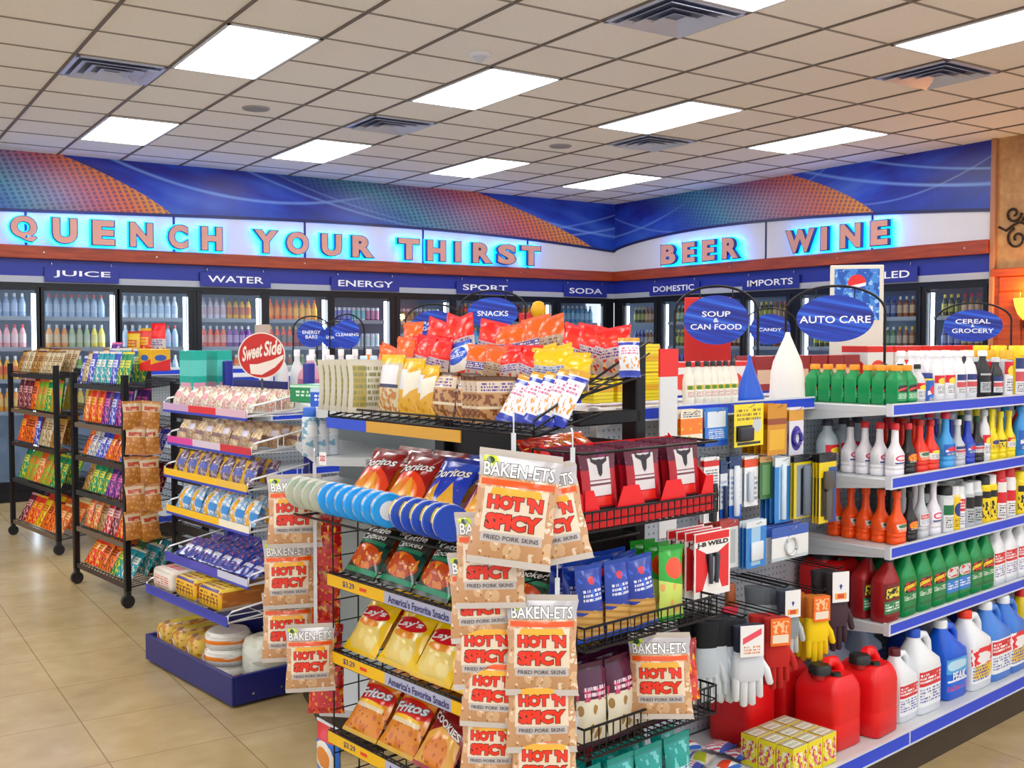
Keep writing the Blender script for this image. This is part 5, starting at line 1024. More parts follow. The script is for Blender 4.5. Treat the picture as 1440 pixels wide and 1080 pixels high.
A('dc_white', '#d9d6c8', ('st', 5, 0, .4, None, '#7fae8a'), ('r', 0, .6, 1, .8, '#5a6aa8'))
A('dc_yel', '#e0c84a', ('st', 4, 0, .4, None, '#3a4aa0'), ('r', 0, .7, 1, .9, '#f0ecd8'))
cw, cbl, cy_ = dipcan('w', 'dc_white', '#c3c7b8', 0), dipcan('b', 'dc_blue', '#2f9fe6', 1), dipcan('y', 'dc_yel', '#2b52b8', 0)
b = 3.13
for k in range(16):
    M_, lb, gr = (cw, 'white dip can lying in the wire rail at its left end', 'white dip cans') if k < 4 else (cbl, 'dip can with light blue lid lying in the wire rail', 'light blue dip cans') if k < 11 else (cy_, 'dip can with dark blue lid and yellow side lying in the wire rail', 'yellow and dark blue dip cans')
    if k == 11: b -= .045
    put(M_, A0-.08, b, 1.093, lb, 'can', gr, TH+PI-.42, .0)
    b -= .051
# ---- packs along the front of the top shelf
A('pk_yel', '#cfc2a0', ('r', 0, .86, 1, 1, '#e8c22a'), ('r', .1, .5, .9, .82, '#e9e6ea'), ('n', 8, .5, (0, .05, 1, .45), '#b5793a'), ('r', .06, .44, .94, .5, '#3a3a5a'))
A('pk_yel2', '#d8a83a', ('r', 0, .84, 1, 1, '#e8b81e'), ('r', .05, .45, .45, .8, '#dfe0ea'), ('q', [(.4, .3), (.95, .5), (.95, .8), (.4, .7)], '#e9e2d2'), ('v', 7, .3, (0, 0, 1, .3), '#c98a2a'))
A('pk_brn', '#b98f62', ('r', 0, .66, 1, .9, '#d9c9b4'), ('n', 5, .5, (0, .0, 1, .62), '#7a4a26'), ('r', 0, .3, 1, .36, '#e0cfb4'), ('w', 2, (.1, .68, .9, .88), '#5a3a8a'), ('r', 0, .92, 1, 1, '#5a3a20'))
A('pk_str', '#d6d2c2', ('r', .1, .1, .4, .9, '#b3a25a'), ('w', 4, (.1, .1, .9, .9), '#8a8a5a'))
A('pk_wb', '#e6e6ec', ('r', 0, 0, 1, .16, '#3040a0'), ('n', 6, .55, (0, .2, 1, .5), '#d9973a'), ('w', 2, (.1, .55, .9, .75), '#c05a8a'), ('r', 0, .8, 1, .88, '#3a48a8'), ('r', 0, .9, 1, 1, '#d0a04a'))
A('bg_or', '#b9b0b8', ('r', 0, .58, 1, 1, '#ee6a1c'), ('r', .05, .38, .95, .56, '#5a4a8a'), ('w', 2, (.1, .4, .9, .55), '#efeaf0'), ('v', 7, .36, (0, 0, 1, .34), '#d8402a'), ('n', 7, .56, (0, 0, 1, .34), '#e8c23a'))
A('bg_rd', '#c9bcc0', ('r', 0, .56, 1, 1, '#df1f1c'), ('r', .08, .62, .92, .8, '#e83a2a'), ('w', 2, (.1, .36, .9, .54), '#5a3a8a'), ('v', 7, .36, (0, 0, 1, .34), '#c9402a'), ('n', 7, .56, (0, 0, 1, .34), '#f0d8a0'))
A('bg_yl', '#c3c3cc', ('r', 0, .56, 1, 1, '#efc60e'), ('w', 2, (.1, .36, .9, .54), '#4a5a9a'), ('e', .5, .2, .3, .14, '#d8552a'))
A('bg_bl', '#e9e6dc', ('e', .5, .66, .44, .22, '#1f58c0'), ('r', 0, .9, 1, 1, '#1f58c0'), ('w', 2, (.15, .6, .85, .74), '#eef2fa'), ('r', 0, .1, 1, .26, '#c9402a'))
A('bg_brn', '#b5a088', ('r', 0, .62, 1, 1, '#d8662a'), ('w', 2, (.1, .4, .9, .58), '#6a4a3a'), ('v', 6, .34, (0, 0, 1, .36), '#8a4a22'))
def fpk(u, y0, y1, a, M_w, art_, label, group=None, n=1, step=.03, fc=None, tilt=-.12, d=.04, cat='snack bag', roll=0.0, zb=None, name='snack_bag'):
    b, zt = ga(u, y0, a); _, zz = ga(u, y1, a); zz = zz if zb is None else zb; h = zt-zz
    M_ = pouch(name, M_w, round(h, 2), d, art_, (), nx=7, nz=9, seed=int(u) % 5)
    for k in range(n): put(M_, a+k*step, b, zz, label, cat, group, FA if fc is None else fc, .1, tilt, roll=roll)
for i in range(6): fpk(478+i*8.5, 505, 578, 1.94, .15, 'pk_str', 'cream wrapped pack standing edge on at the left end of the top shelf', 'cream packs on edge', fc=FA+1.15, tilt=0, d=.025, zb=1.367)
fpk(545, 498, 578, 1.935, .13, 'pk_yel', 'nut mix pack with a yellow top at the left of the top shelf', d=.05, zb=1.367)
fpk(574, 502, 582, 1.935, .12, 'pk_yel2', 'golden nut pack with a yellow top beside the first nut mix', d=.05, zb=1.367)
fpk(598, 512, 585, 1.935, .11, 'pk_yel2', 'smaller golden nut pack on the top shelf next to the brown packs', d=.05, zb=1.367)
fpk(622, 522, 590, 1.935, .115, 'pk_brn', 'left of two brown striped cookie packs on the top shelf', d=.05, zb=1.367)
fpk(655, 525, 594, 1.935, .115, 'pk_brn', 'right of two brown striped cookie packs on the top shelf', d=.05, zb=1.367)
for i in range(4): fpk(677+i*7, 530, 590, 1.95, .12, 'pk_brn', 'brown pack standing edge on beside the brown striped packs', 'brown packs on edge', fc=FA+1.1, tilt=0, d=.02, zb=1.368)
for i, u in enumerate((708, 727, 746, 764, 780)): fpk(u, 520-3*i, 602-2*i, 1.93+.01*i, .065, 'pk_wb', 'white and blue wrapped roll leaning at the right end of the top shelf', 'white and blue rolls', fc=FA+.3, tilt=-.5, roll=.25, d=.03, zb=1.372)
# stepped rows of bright topped sweets behind
for i, (u, y0, ar, col) in enumerate(((540, 488, 'bg_or', 'orange'), (566, 478, 'bg_or', 'orange'), (592, 474, 'bg_rd', 'red'), (612, 476, 'bg_rd', 'red'), (648, 482, 'bg_bl', 'blue and white'), (668, 487, 'bg_or', 'orange'), (694, 489, 'bg_brn', 'brown and orange'), (718, 490, 'bg_rd', 'red'), (741, 490, 'bg_rd', 'red'), (764, 490, 'bg_yl', 'yellow'), (786, 491, 'bg_yl', 'yellow'), (806, 500, 'bg_yl', 'yellow'))):
    for k in range(2): fpk(u, y0-k*3, 555, 2.07+.05*k, .115, ar, '%s topped sweets bag in the middle row on top of the chip rack' % col, 'middle row bags with %s tops' % col, tilt=-.1+rnd.uniform(-.05, .05), d=.045, roll=rnd.uniform(-.24, .24), zb=1.4675+.01*k)
for i, (u, y0, ar, col) in enumerate(((578, 452, 'bg_or', 'orange'), (606, 450, 'bg_rd', 'red'), (630, 443, 'bg_rd', 'red'), (655, 443, 'bg_rd', 'red'), (684, 450, 'bg_rd', 'red'), (710, 458, 'bg_or', 'orange'), (735, 453, 'bg_or', 'orange'), (757, 446, 'bg_or', 'orange'), (778, 444, 'bg_brn', 'brown and orange'), (800, 460, 'bg_rd', 'red'), (824, 456, 'bg_rd', 'red'), (846, 462, 'bg_rd', 'red'), (866, 462, 'bg_rd', 'red'))):
    fpk(u, y0, 512, 2.25, .13, ar, '%s topped sweets bag in the back row on top of the chip rack' % col, 'back row bags with %s tops' % col, tilt=-.08, d=.05, roll=rnd.uniform(-.28, .28), zb=1.5075 if u < 860 else 1.5)
fpk(886, 474, 560, 2.16, .06, 'pk_wb', 'pale blue bag leaning against the black post at the right of the rack top', fc=FA+.9, tilt=-.2, zb=1.5)
# ---- clip strips of pork rinds
def cam_face(a, b, bias=0.0):
    th = math.atan2(-b, -a)+PI/2+TH; return th+bias
def strip(pts, a, labels, group, mtop, bias=0.0, name='clip_strip', stl=''):
    bs = [(ga(u, v, a-.012*i if False else a)) for i, (u, v, r, s) in enumerate(pts)]
    for i, ((u, v, r, s), (b, z)) in enumerate(zip(pts, bs)):
        put(RIND, a, b, z-.25*s, labels[i] if isinstance(labels, list) else labels, 'pork rind bag', group, cam_face(a, b, bias), .05, -.13, roll=r, sc=s)
    b0, z0 = bs[0]; b1, z1 = bs[-1]
    mb = MB(); n = 8; vs = []
    for k in range(n+1):
        t = k/n; vs += [(-.012, (0), (z0+.08)*(1-t)+t*(z1-.05)), (.012, 0, (z0+.08)*(1-t)+t*(z1-.05))]
    mb.box(-.006, .006, -.0006, .0006, z1-.1, z0+.04); mb.tube([(0, 0, z0+.03), (0, .005, z0+.08), (0, .03, z0+.085)], .0025, 0, 5)
    M_ = Model(name); M_.add(name, mb.mesh(name, [S('#d9dde2', .2)])); put(M_, a+.05, (b0+b1)/2, 0, 'white plastic clip strip holding the pork rind bags '+stl, 'clip strip', None, cam_face(a, b0, bias), 0)
strip([(714, 636, .12, 1.12), (690, 722, -.02, .95), (681, 778, -.05, .9), (684, 845, 0, .9), (690, 905, .06, .85), (688, 985, .02, .8)], 1.68, ['largest pork rind bag at the top of the left strip over the chip rack corner', 'second pork rind bag down the left strip', 'third pork rind bag down the left strip', 'fourth pork rind bag down the left strip', 'fifth pork rind bag down the left strip', 'lowest pork rind bag on the left strip'], None, None, stl='in front of the chip tiers')
strip([(785, 655, -.18, .98)], 1.8, ['pork rind bag hanging askew beside the largest one'], None, None, .1, stl='beside the red jerky box')
strip([(762, 840, 0, .98), (762, 925, 0, .95), (764, 1005, .03, .92)], 1.76, ['top pork rind bag of the right strip below the askew one', 'middle pork rind bag of the right strip', 'lowest pork rind bag of the right strip'], None, None, .05, stl='right of the chip tiers')
b, z = 1.84, 0; a_, z = gb(932, 893, b); put(RIND, a_, b, z-.25*.92, 'lone pork rind bag hanging in front of the purple bags', 'pork rind bag', None, cam_face(a_, b, .0), 0, -.1, sc=.92, roll=-.05)
strip([(414, 668, 0, 1.0), (406, 760, 0, .95), (404, 835, 0, .95), (436, 880, 0, .9)], 1.82, ['top pork rind bag on the far left strip beside the white wire rack', 'second pork rind bag on the far left strip', 'third pork rind bag on the far left strip', 'lowest pork rind bag on the far left strip'], None, None, stl='at the left of the chip rack')
A('bg_gum', '#b3222a', ('n', 6, .5, None, '#d9552a'), ('r', 0, .7, 1, 1, '#8f1a1e'), ('r', .1, .1, .9, .4, '#d94a5a'), ('n', 9, .6, None, '#e8b83a'))
gm_ = pouch('sweets_bag', .13, .2, .04, 'bg_gum', (), seed=3)
for i, (u, v) in enumerate(((455, 725), (452, 775), (452, 825), (456, 880), (458, 925))):
    b, z = ga(u, v, 1.96); put(gm_, 1.96, b, z-.2, 'red sweets bag hanging in a column on the left side of the chip rack', 'sweets bag', 'red sweets bags on the side strip', FA+.9, .1, -.1)
tg = MB(); tg.box(-.016, .016, -.001, .001, 0, .045); flat_text(tg, '2/$2', -.012, .012, .012, .034, lambda x, z: (x, -.0015, z), 1, .03); M_ = Model('price_tag'); M_.add('price_tag', tg.mesh('price_tag', [S('#f4f4f4', .5), S('#c3202a', .5)]))
b, z = ga(454, 655, 1.9); put(M_, 1.9, b, z, 'small white price tag with red digits at the left of the chip rack', 'price tag', face=FA+.3)
A('cn_white', '#d3dbe2', ('r', 0, .5, 1, .8, '#e9eef2'), ('n', 5, .55, None, '#7fa8c0'))
for i, (u, v0) in enumerate(((436, 583), (452, 590), (466, 598))):
    a, z = gb(u, 640, 3.62); put(bottle('can_of_freshener', 'can', .19, .062, .062, 'cn_white', '#2f62b8' if i == 0 else '#c9d2da'), a, 3.62, 1.1505, ('pale spray can with a blue cap' if i == 0 else 'pale spray can with a white cap')+' behind the left end of the chip rack', 'can', None if i == 0 else 'pale spray cans')
# ---- wire baskets on the side of the rack
BF = 1.87
def side_basket(a0, a1, z, h, label):
    mb = wire_basket(a1-a0, B0-BF+.005, h, .026)
    t = obj('wire_basket', mb.mesh('wire_basket', [BW]), None, W((a0+a1)/2, B0+.005, z), (0, 0, TH), label, 'basket', None)
    mb = MB(); mb.tube([(-(a1-a0)/2, 0, h), (-(a1-a0)/2, 0, .2), (-(a1-a0)/2, -(B0-BF), .2), ((a1-a0)/2, -(B0-BF), .2), ((a1-a0)/2, 0, .2)], .004, 0, 6) if h < .055 else mb.tube([(-(a1-a0)/2, 0, h+.01), ((a1-a0)/2, 0, h+.01)], .004, 0, 6)
    obj('top_rail', mb.mesh('top_rail', [BW]), t)
side_basket(1.9, 2.44, 1.115, .05, 'black wire basket holding the red jerky box'); side_basket(1.9, 2.44, .81, .06, 'black wire basket holding the blue pretzel bags'); side_basket(1.9, 2.44, .53, .08, 'black wire basket holding the purple topped bags'); side_basket(1.9, 2.44, .25, .06, 'black wire basket holding the teal bags')
# red jerky box with three files of pouches
w, d, h = .52, .165, .2; JR = S('#d3161f', .35); mb = MB()
for s in (-1, 1):
    x = s*w/2; mb.add([(x, -d, 0), (x, 0, 0), (x, 0, h*1.05), (x, -d*.95, h*.42), (x-.003*s, -d, 0), (x-.003*s, 0, 0), (x-.003*s, 0, h*1.05), (x-.003*s, -d*.95, h*.42)], [[0, 1, 2, 3], [4, 5, 6, 7], [0, 3, 7, 4], [3, 2, 6, 7], [2, 1, 5, 6]], 0)
mb.box(-w/2, w/2, -d, 0, 0, .003); mb.box(-w/2, w/2, -.003, 0, 0, h*1.0)
jb = obj('jerky_display_box', mb.mesh('jerky_display_box', [JR]), None, W(2.17, 2.045, 1.1195), (0, 0, TH), 'red cardboard display box of jerky pouches in the topmost side basket', 'display box')
mb = MB(); pts = [(-w/2, 0)]
top = []
for k in range(3):
    x0 = -w/2+k*w/3; top += [(x0, .1), (x0+.03, .1), (x0+.055, .045), (x0+w/3-.055, .045), (x0+w/3-.03, .1), (x0+w/3, .1)]
for (xa, za), (xb, zb) in zip(top[:-1], top[1:]):
    if xb > xa+1e-5: mb.add([(xa, -d, 0), (xb, -d, 0), (xb, -d, zb), (xa, -d, za), (xa, -d-.002, 0), (xb, -d-.002, 0), (xb, -d-.002, zb), (xa, -d-.002, za)], [[0, 1, 2, 3], [4, 5, 6, 7], [2, 3, 7, 6]])
obj('front_lip', mb.mesh('front_lip', [JR]), jb)
def longhorn(mb, fn, s, mi):
    mb.add([fn(x*s, z*s) for x, z in ((-.62, .62), (-.6, .3), (-.22, .12), (-.15, -.32), (0, -.48), (.15, -.32), (.22, .12), (.6, .3), (.62, .62), (.46, .42), (.2, .38), (0, .42), (-.2, .38), (-.46, .42))], [[0, 1, 2, 12, 13], [2, 3, 4, 5, 6, 10, 11, 12], [6, 7, 8, 9, 10]], mi)
A('jerky_logo', '#e9e4e0', ('r', 0, .0, 1, .24, '#c8c0be'), ('r', .1, .3, .9, .36, '#a0262c'))
mb = MB(); x = -w/2-.0035
mb.add([(x, -.045, .05), (x, -.105, .05), (x, -.105, .125), (x, -.045, .125)], [[0, 1, 2, 3]], 0, [[(0, 0), (1, 0), (1, 1), (0, 1)]]); longhorn(mb, lambda p, q: (x-.0005, -.075-p, .103+q), .045, 1); obj('logo', mb.mesh('logo', [art(*ARTS['jerky_logo']), S('#b3222c', .4)], fix=False), jb, label='white logo panel with a longhorn skull')
A('jerky', '#a81e2c', ('r', 0, .72, 1, 1, '#5a2434'), ('n', 5, .58, (0, .7, 1, 1), '#7a3a60'), ('r', .2, .36, .8, .88, '#dcd6d8'), ('r', .2, .5, .8, .53, '#6a3a44'), ('r', .2, .56, .8, .58, '#8a5a62'), ('r', .2, .22, .8, .34, '#d9362c'), ('r', .1, .03, .9, .2, '#2c2a2e'))
def jerky_pouch():
    P = Pouch(.14, .19, .02, 7, 9, .06, 2, .03); mb = MB(); P.skin(mb, 0, P.nz); longhorn(mb, lambda p, q: P.front(p, .142+q, .0012), .052, 1)
    M_ = Model('jerky_pouch'); M_.add('jerky_pouch', mb.mesh('jerky_pouch', [art(*ARTS['jerky'], rough=.25), S('#26222a', .4)], fix=False)); return M_
JP = jerky_pouch()
for k in range(3):
    for q in range(5): put(JP, 2.17-w/2+w/6+k*w/3, 1.905+q*.027, 1.128, 'red jerky pouch with white longhorn label, %s file in the red box' % ('left', 'middle', 'right')[k], 'jerky pouch', '%s file of jerky pouches' % ('left', 'middle', 'right')[k], None, .03, -.1)
# pretzels
A('bg_prz', '#1d3c98', ('q', [(0, 0), (1, 0), (1, .5), (.5, .42), (0, .5)], '#cfa86a'), ('st', 1, 12, .4, (0, 0, 1, .44), '#b58a4a'), ('w', 2, (.15, .53, .85, .7), '#e6eaf4'), ('e', .5, .8, .14, .05, '#c8303a'), ('r', 0, .93, 1, 1, '#2a52b8'), ('n', 7, .62, (0, .5, 1, .95), '#3a62c8'))
A('bg_grn', '#3aa63a', ('q', [(0, 0), (1, 0), (1, .45), (0, .55)], '#cfe07a'), ('v', 5, .32, (0, .05, 1, .5), '#e8b06a'), ('e', .5, .7, .34, .14, '#d8542a'), ('r', 0, .92, 1, 1, '#1f8a2a'))
A('bg_pur', '#4a1236', ('r', 0, 0, 1, .58, '#e2dcca'), ('v', 5, .34, (0, 0, 1, .56), '#9a7a4a'), ('n', 6, .5, (0, .56, 1, .7), '#b8406a'), ('w', 1, (.15, .6, .85, .74), '#e8d0dc'), ('r', 0, .92, 1, 1, '#3a0d2a'))
A('bg_teal', '#169a94', ('r', .1, .45, .9, .6, '#bfe6e6'), ('n', 7, .5, (0, 0, 1, .42), '#e9d84a'), ('n', 6, .56, (0, 0, 1, .42), '#c83a6a'), ('n', 5, .58, (0, .6, 1, .9), '#7ad0d0'), ('w', 2, (.12, .46, .88, .6), '#2a5aa0'), ('r', 0, .92, 1, 1, '#12807a'))
prz = pouch('pretzel_bag', .1, .2, .042, 'bg_prz', (), nx=8, nz=10, parts=True, sealmat=S('#24489f', .25), seed=12); gr_ = pouch('snack_bag', .1, .21, .042, 'bg_grn', (), nx=8, nz=10, seed=13, parts=True, sealmat=S('#24902c', .25)); pu_ = pouch('snack_bag', .118, .22, .045, 'bg_pur', (), nx=8, nz=10, seed=14, parts=True, sealmat=S('#3a0f2a', .25)); te_ = pouch('snack_bag', .112, .22, .045, 'bg_teal', (), nx=8, nz=10, seed=15, parts=True, sealmat=S('#149088', .25))
for q in range(3):
    for k in range(3):
        put(prz, 1.965+k*.106, 1.912+q*.052, .8165, 'pretzel bag with blue top standing in the side basket', 'pretzel bag', 'pretzel bags in the side basket', None, .1, -.05, roll=rnd.uniform(-.16, .06))
for q in range(3): put(gr_, 2.288, 1.912+q*.052, .8165, 'green snack bag at the right end of the pretzel basket', 'snack bag', 'green snack bags', None, .06, -.05, roll=.03)
for q in range(3):
    for k in range(4): put(pu_, 1.972+k*.122, 1.914+q*.052, .5365, 'purple topped bag of mints standing in the third side basket', 'snack bag', 'purple topped bags', None, .06, -.05, roll=rnd.uniform(-.06, .05))
for q in range(2):
    for k in range(4): put(te_, 1.972+k*.122, 1.914+q*.06, .2565, 'teal bag with colourful sweets standing in the lowest side basket', 'snack bag', 'teal bags', None, .06, -.06, roll=rnd.uniform(-.06, .06))
pk_ = pouch('snack_bag', .15, .17, .05, 'bg_gum', (), seed=4)
put(pk_, 2.26, 1.845, .6, 'red and pink bag behind the lone pork rind bag', 'snack bag', None, None, 0, -.1); put(pouch('snack_bag', .17, .2, .05, 'bg_teal', (), seed=8), 1.83, 2.0, .6, 'dark blue and teal bag beside the right strip of pork rinds', 'snack bag', None, cam_face(1.83, 2.0), 0, -.1)
# red wrapped bags and yellow packs seen through the frame beside the black post
A('bg_red2', '#9a1618', ('n', 6, .54, None, '#d83a20'), ('n', 9, .62, None, '#e8c04a')); A('pk_y2', '#e8d62a', ('r', 0, .4, 1, .6, '#d8a81e'), ('st', 0, 8, .2, None, '#b99a1a'))
rb = pouch('sweets_bag', .12, .13, .05, 'bg_red2', (), seed=5)
for k in range(4): put(rb, 2.04+k*.09, 2.14+.03*k, 1.235+.0, 'dark red glossy bag in the upper right corner of the chip rack', 'sweets bag', 'dark red bags by the post', None, .2, -.9)
yb = carton('yellow_box', .1, .06, .1, dict(all='pk_y2'))
for i in range(2):
    for k in range(3): put(yb, 2.62+k*.12, 2.52+.0*i, 1.3665+.102*i if False else 1.387+.102*i, 'yellow box stacked on the gondola ledge behind the black post', 'box', 'yellow boxes behind the post', jit=0)
# ================================================================== white wire pastry rack on a navy base
NB = S('#1b2064', .35); WW = S('#eceef2', .3, .1); PA, PB0, PW = 2.10, 4.21, .93
pr = obj('pastry_rack', None, None, W(PA, PB0, 0), (0, 0, TH), 'white wire pastry rack with red, yellow and blue shelf fronts on a navy base tray', 'display rack')
mb = MB(); D = .42
mb.box(0, .02, 0, PW, .012, .14, 0, .003); mb.box(D-.02, D, 0, PW, .012, .3, 0, .003); mb.box(.02, D-.02, 0, .02, .012, .14, 0, .003); mb.box(.02, D-.02, PW-.02, PW, .012, .14, 0, .003); mb.box(.02, D-.02, .02, PW-.02, .02, .035)
bt = obj('base_tray', mb.mesh('base_tray', [NB]), pr, label='navy base tray')
for x, z in ((.1, .05), (.24, .05)):
    mb = MB(); mb.disc(x, -.003, z, .006, .006, n=12); obj('screw', mb.mesh('screw', [CHROME]), bt)
mb = MB(); mb.box(.3, .36, -.003, 0, .045, .065, 0, .001); obj('maker_plate', mb.mesh('maker_plate', [S('#aab0bc', .3, .5)]), bt)
for y in (.06, PW-.06):
    mb = MB(); mb.box(D-.01, D+.03, y-.025, y+.025, .012, 1.5, 0, .006); obj('post', mb.mesh('post', [S('#2a2f86', .35)]), pr, label='navy post')
SHF = [  # front x offset, z, rail colours (three stretches)
 (.10, 1.28, ('#c8a8c8', '#cf2f30', '#d9b8c8')), (.12, 1.115, ('#d24a9a', '#d8c8d8', '#c02a3a')), (.10, .955, ('#efc01c', '#efc01c', '#e8c050')), (.11, .77, ('#efc01c', '#efc01c', '#f2ecd8')), (.10, .535, ('#3a3aa0', '#4a45b0', '#c9cbe6')), (.0, .385, ('#25329a', '#25329a', '#25329a'))]
for i, (x0, z, cols_) in enumerate(SHF):
    mb = MB(); x1 = D-.01; y0, y1 = .03, PW-.03
    for k in range(9): q = y0+(y1-y0)*k/8; mb.tube([(x1, q, z-.012), (x0, q, z-.012)], .0025, 0, 5)
    for k in range(3): xx = x0+(x1-x0)*k/2; mb.tube([(xx, y0, z-.015), (xx, y1, z-.015)], .003, 0, 5)
    sh = obj('shelf', mb.mesh('shelf', [WW]), pr)
    for y in (y0, y1):
        mb = MB(); mb.tube([(x0, y, z-.012), (x1, y, z+.02), (x1, y, z+.085), (x0+.02, y, z+.035), (x0, y, z+.02)], .0045, 0, 6, True)
        for t in (.45, .55, .8, .88): mb.tube([(x0+(x1-x0)*t, y, z-.012+.03*t), (x0+(x1-x0)*t, y, z+.03+.05*t)], .0025, 0, 5)
        obj('end_bracket', mb.mesh('end_bracket', [WW]), sh)
    mb = MB(); L = (y1-y0)/3
    for k in range(3): mb.box(x0-.006, x0-.002, y1-L*(k+1), y1-L*k, z-.018, z+.014, k)
    mb.box(x0-.006, x0+.004, y0, y1, z-.03, z-.018, 3)
    obj('price_strip', mb.mesh('price_strip', [S(c, .35) for c in cols_]+[S('#3540a8', .35)]), sh, label='coloured price strip')
mb = MB(); mb.box(D-.03, D-.02, .2, PW-.2, 1.37, 1.41); obj('header_strip', mb.mesh('header_strip', [NB]), pr, label='navy header strip')
# round sign on the rack
M_ = Model('shelf_sign'); r = .108; mb = MB(); mb.disc(0, 0, .14, r, r, 'y', 0, 40, .006)
mb.add([(r*.95*math.cos(2*PI*k/40), -.0036, .14+r*.95*math.sin(2*PI*k/40)) for k in range(40)], [list(range(40))], 1)
mb.add([(-.05, -.0042, .055), (.0, -.0042, .05), (.06, -.0042, .085), (.098, -.0042, .125), (.1, -.0042, .145), (.05, -.0042, .12), (-.02, -.0042, .1), (-.055, -.0042, .1)], [[0, 1, 6, 7], [1, 2, 5, 6], [2, 3, 4, 5]], 0)
flat_text(mb, 'Sweet', -.088, .004, .135, .205, lambda x, z: (x, -.0045, z+.28*x), 0, .03, .2); flat_text(mb, 'Side', .01, .092, .135, .205, lambda x, z: (x, -.0045, z+.12*x), 0, .03, .2)
M_.add('shelf_sign', mb.mesh('shelf_sign', [S('#e9dcd2', .3), S('#b3281e', .3)]))
mb = MB(); mb.box(-.03, .04, -.002, .004, .245, .285); M_.add('tab', mb.mesh('tab', [S('#b3a29a', .4)])); mb = MB(); mb.tube([(0, .006, .04), (0, .01, -.12)], .005, 0, 6); M_.add('stem', mb.mesh('stem', [S('#3a3a3e', .4)]))
b, z = ga(368, 500, 2.4); M_.spawn('round red sign with slanted white words standing on the pastry rack', 'sign', W(2.4, b, z-.14), cam_face(2.4, b, -.1))
# goods on it
A('ps_cream', '#e4dcd0', ('n', 5, .52, None, '#c8b49a'), ('r', .1, .4, .9, .7, '#d9a0a8'), ('r', .2, .72, .8, .9, '#eef0ee')); A('ps_pink', '#d9c4c0', ('r', 0, .5, 1, .8, '#e0e8d8'), ('n', 6, .54, None, '#c08a70'))
A('ps_beige', '#c9ad84', ('n', 5, .5, None, '#e0d0b0'), ('r', 0, .3, 1, .5, '#8a6a6a')); A('ps_beige2', '#b9a890', ('n', 6, .52, None, '#a8805a'), ('r', .1, .5, .9, .8, '#d9d4e0'))
A('ps_py', '#6a5560', ('r', 0, 0, .36, 1, '#e0b41c'), ('n', 5, .52, (.36, 0, 1, 1), '#a89aa8'), ('r', .5, .3, .95, .6, '#5a62a8')); A('ps_by', '#8fb4d4', ('r', .3, 0, .62, 1, '#e8b022'), ('n', 5, .54, None, '#e6e9ea'), ('r', .66, .2, 1, .5, '#3a8ad0'))
A('ps_blue', '#2c3f96', ('n', 5, .52, None, '#20306e'), ('r', .1, .4, .9, .55, '#c9cde0'), ('n', 8, .62, None, '#b85a4a'))
def prow(i, n, w, h, d, arts, label, rows=2, tilt=-.35, lay=True):
    x0, z, _ = SHF[i]
    for r_ in range(rows):
        for k in range(n):
            b = PB0+.05+(PW-.1)*(k+.5)/n
            M_ = pouch('pastry_pack', min(w, (PW-.1)/n*.98), h, d*.8, arts[(k+r_) % len(arts)], (), nx=6, nz=8, seed=(k+i) % 4)
            put(M_, PA+x0+.035+r_*.1, b, z+.001, label, 'pastry pack', label, FA, .06, tilt-rnd.uniform(0, .1))
prow(0, 11, .085, .1, .05, ['ps_cream', 'ps_pink'], 'small cream and pink wrapped cake on the top shelf of the pastry rack', 3)
prow(1, 9, .095, .1, .05, ['ps_beige', 'ps_beige2'], 'beige wrapped pastry on the second shelf of the pastry rack', 3)
prow(2, 7, .12, .11, .05, ['ps_py'], 'purple and yellow wrapped cake on the third shelf of the pastry rack', 2)
prow(3, 6, .135, .12, .055, ['ps_by'], 'light blue and yellow wrapped cake on the fourth shelf of the pastry rack', 2)
prow(4, 8, .11, .14, .03, ['ps_blue'], 'flat dark blue pastry pack on the fifth shelf of the pastry rack', 3, -1.0)
# loaves: bag of sliced bread lying with its end to the aisle
A('br_end', '#e2b21e', ('st', 7, 0, .3, (.1, .2, .9, .6), '#8a5a1a'), ('w', 2, (.1, .3, .9, .8), '#6a3a18'), ('r', 0, .86, 1, 1, '#5a4a7a')); A('br_side', '#a8662a', ('r', 0, 0, 1, .2, '#b9b0a4'), ('n', 3, .55, None, '#bd7c3a')); A('br_top', '#b8783a', ('r', 0, 0, 1, .35, '#dcc04a'), ('w', 2, (.1, .05, .9, .3), '#8a4a1c'))
A('bw_end', '#e6e0d6', ('w', 3, (.12, .15, .88, .7), '#c9483a'), ('r', 0, .85, 1, 1, '#c8c0b8')); A('bw_top', '#e0d8cc', ('w', 2, (.1, .1, .9, .8), '#c04a3a'))
def loaf(w, l, h, e, s, t):
    key = ('loaf', w, l, h, e)
    if key in _models: return _models[key]
    mb = MB(); mb.box(-w/2, w/2, -l/2, l/2, 0, h, dict(front=0, all=1, top=2), min(w, h)*.22, None, 3); M_ = Model('bread_loaf'); M_.add('bread_loaf', mb.mesh('bread_loaf', [art(*ARTS[e], rough=.2), art(*ARTS[s], rough=.2), art(*ARTS[t], rough=.2)]))
    mb = MB(); mb.loft([(0, w*.3, h*.3, 2.6), (.02, w*.14, h*.12), (.03, .012, .01), (.05, .03, .012), (.07, .034, .006)], 0, 12, True, True, True, Matrix.Translation((0, l/2-.005, h*.5)) @ Matrix.Rotation(-PI/2, 4, 'X')); M_.add('twisted_end', mb.mesh('twisted_end', [S('#cfc4b4', .25)]))
    _models[key] = M_; return M_
put(loaf(.22, .34, .1, 'bw_end', 'bw_top', 'bw_top'), 2.285, 4.97, .3875, 'white bread loaf bag with red print at the left of the lowest pastry rack shelf', 'bread loaf', face=FA, jit=0)
for i, b in enumerate((4.72, 4.47)): put(loaf(.225, .37, .1, 'br_end', 'br_side', 'br_top'), 2.305, b, .3875, ('left', 'right')[i]+' of the two brown loaves with yellow ends on the lowest shelf', 'bread loaf', face=FA, jit=.02)
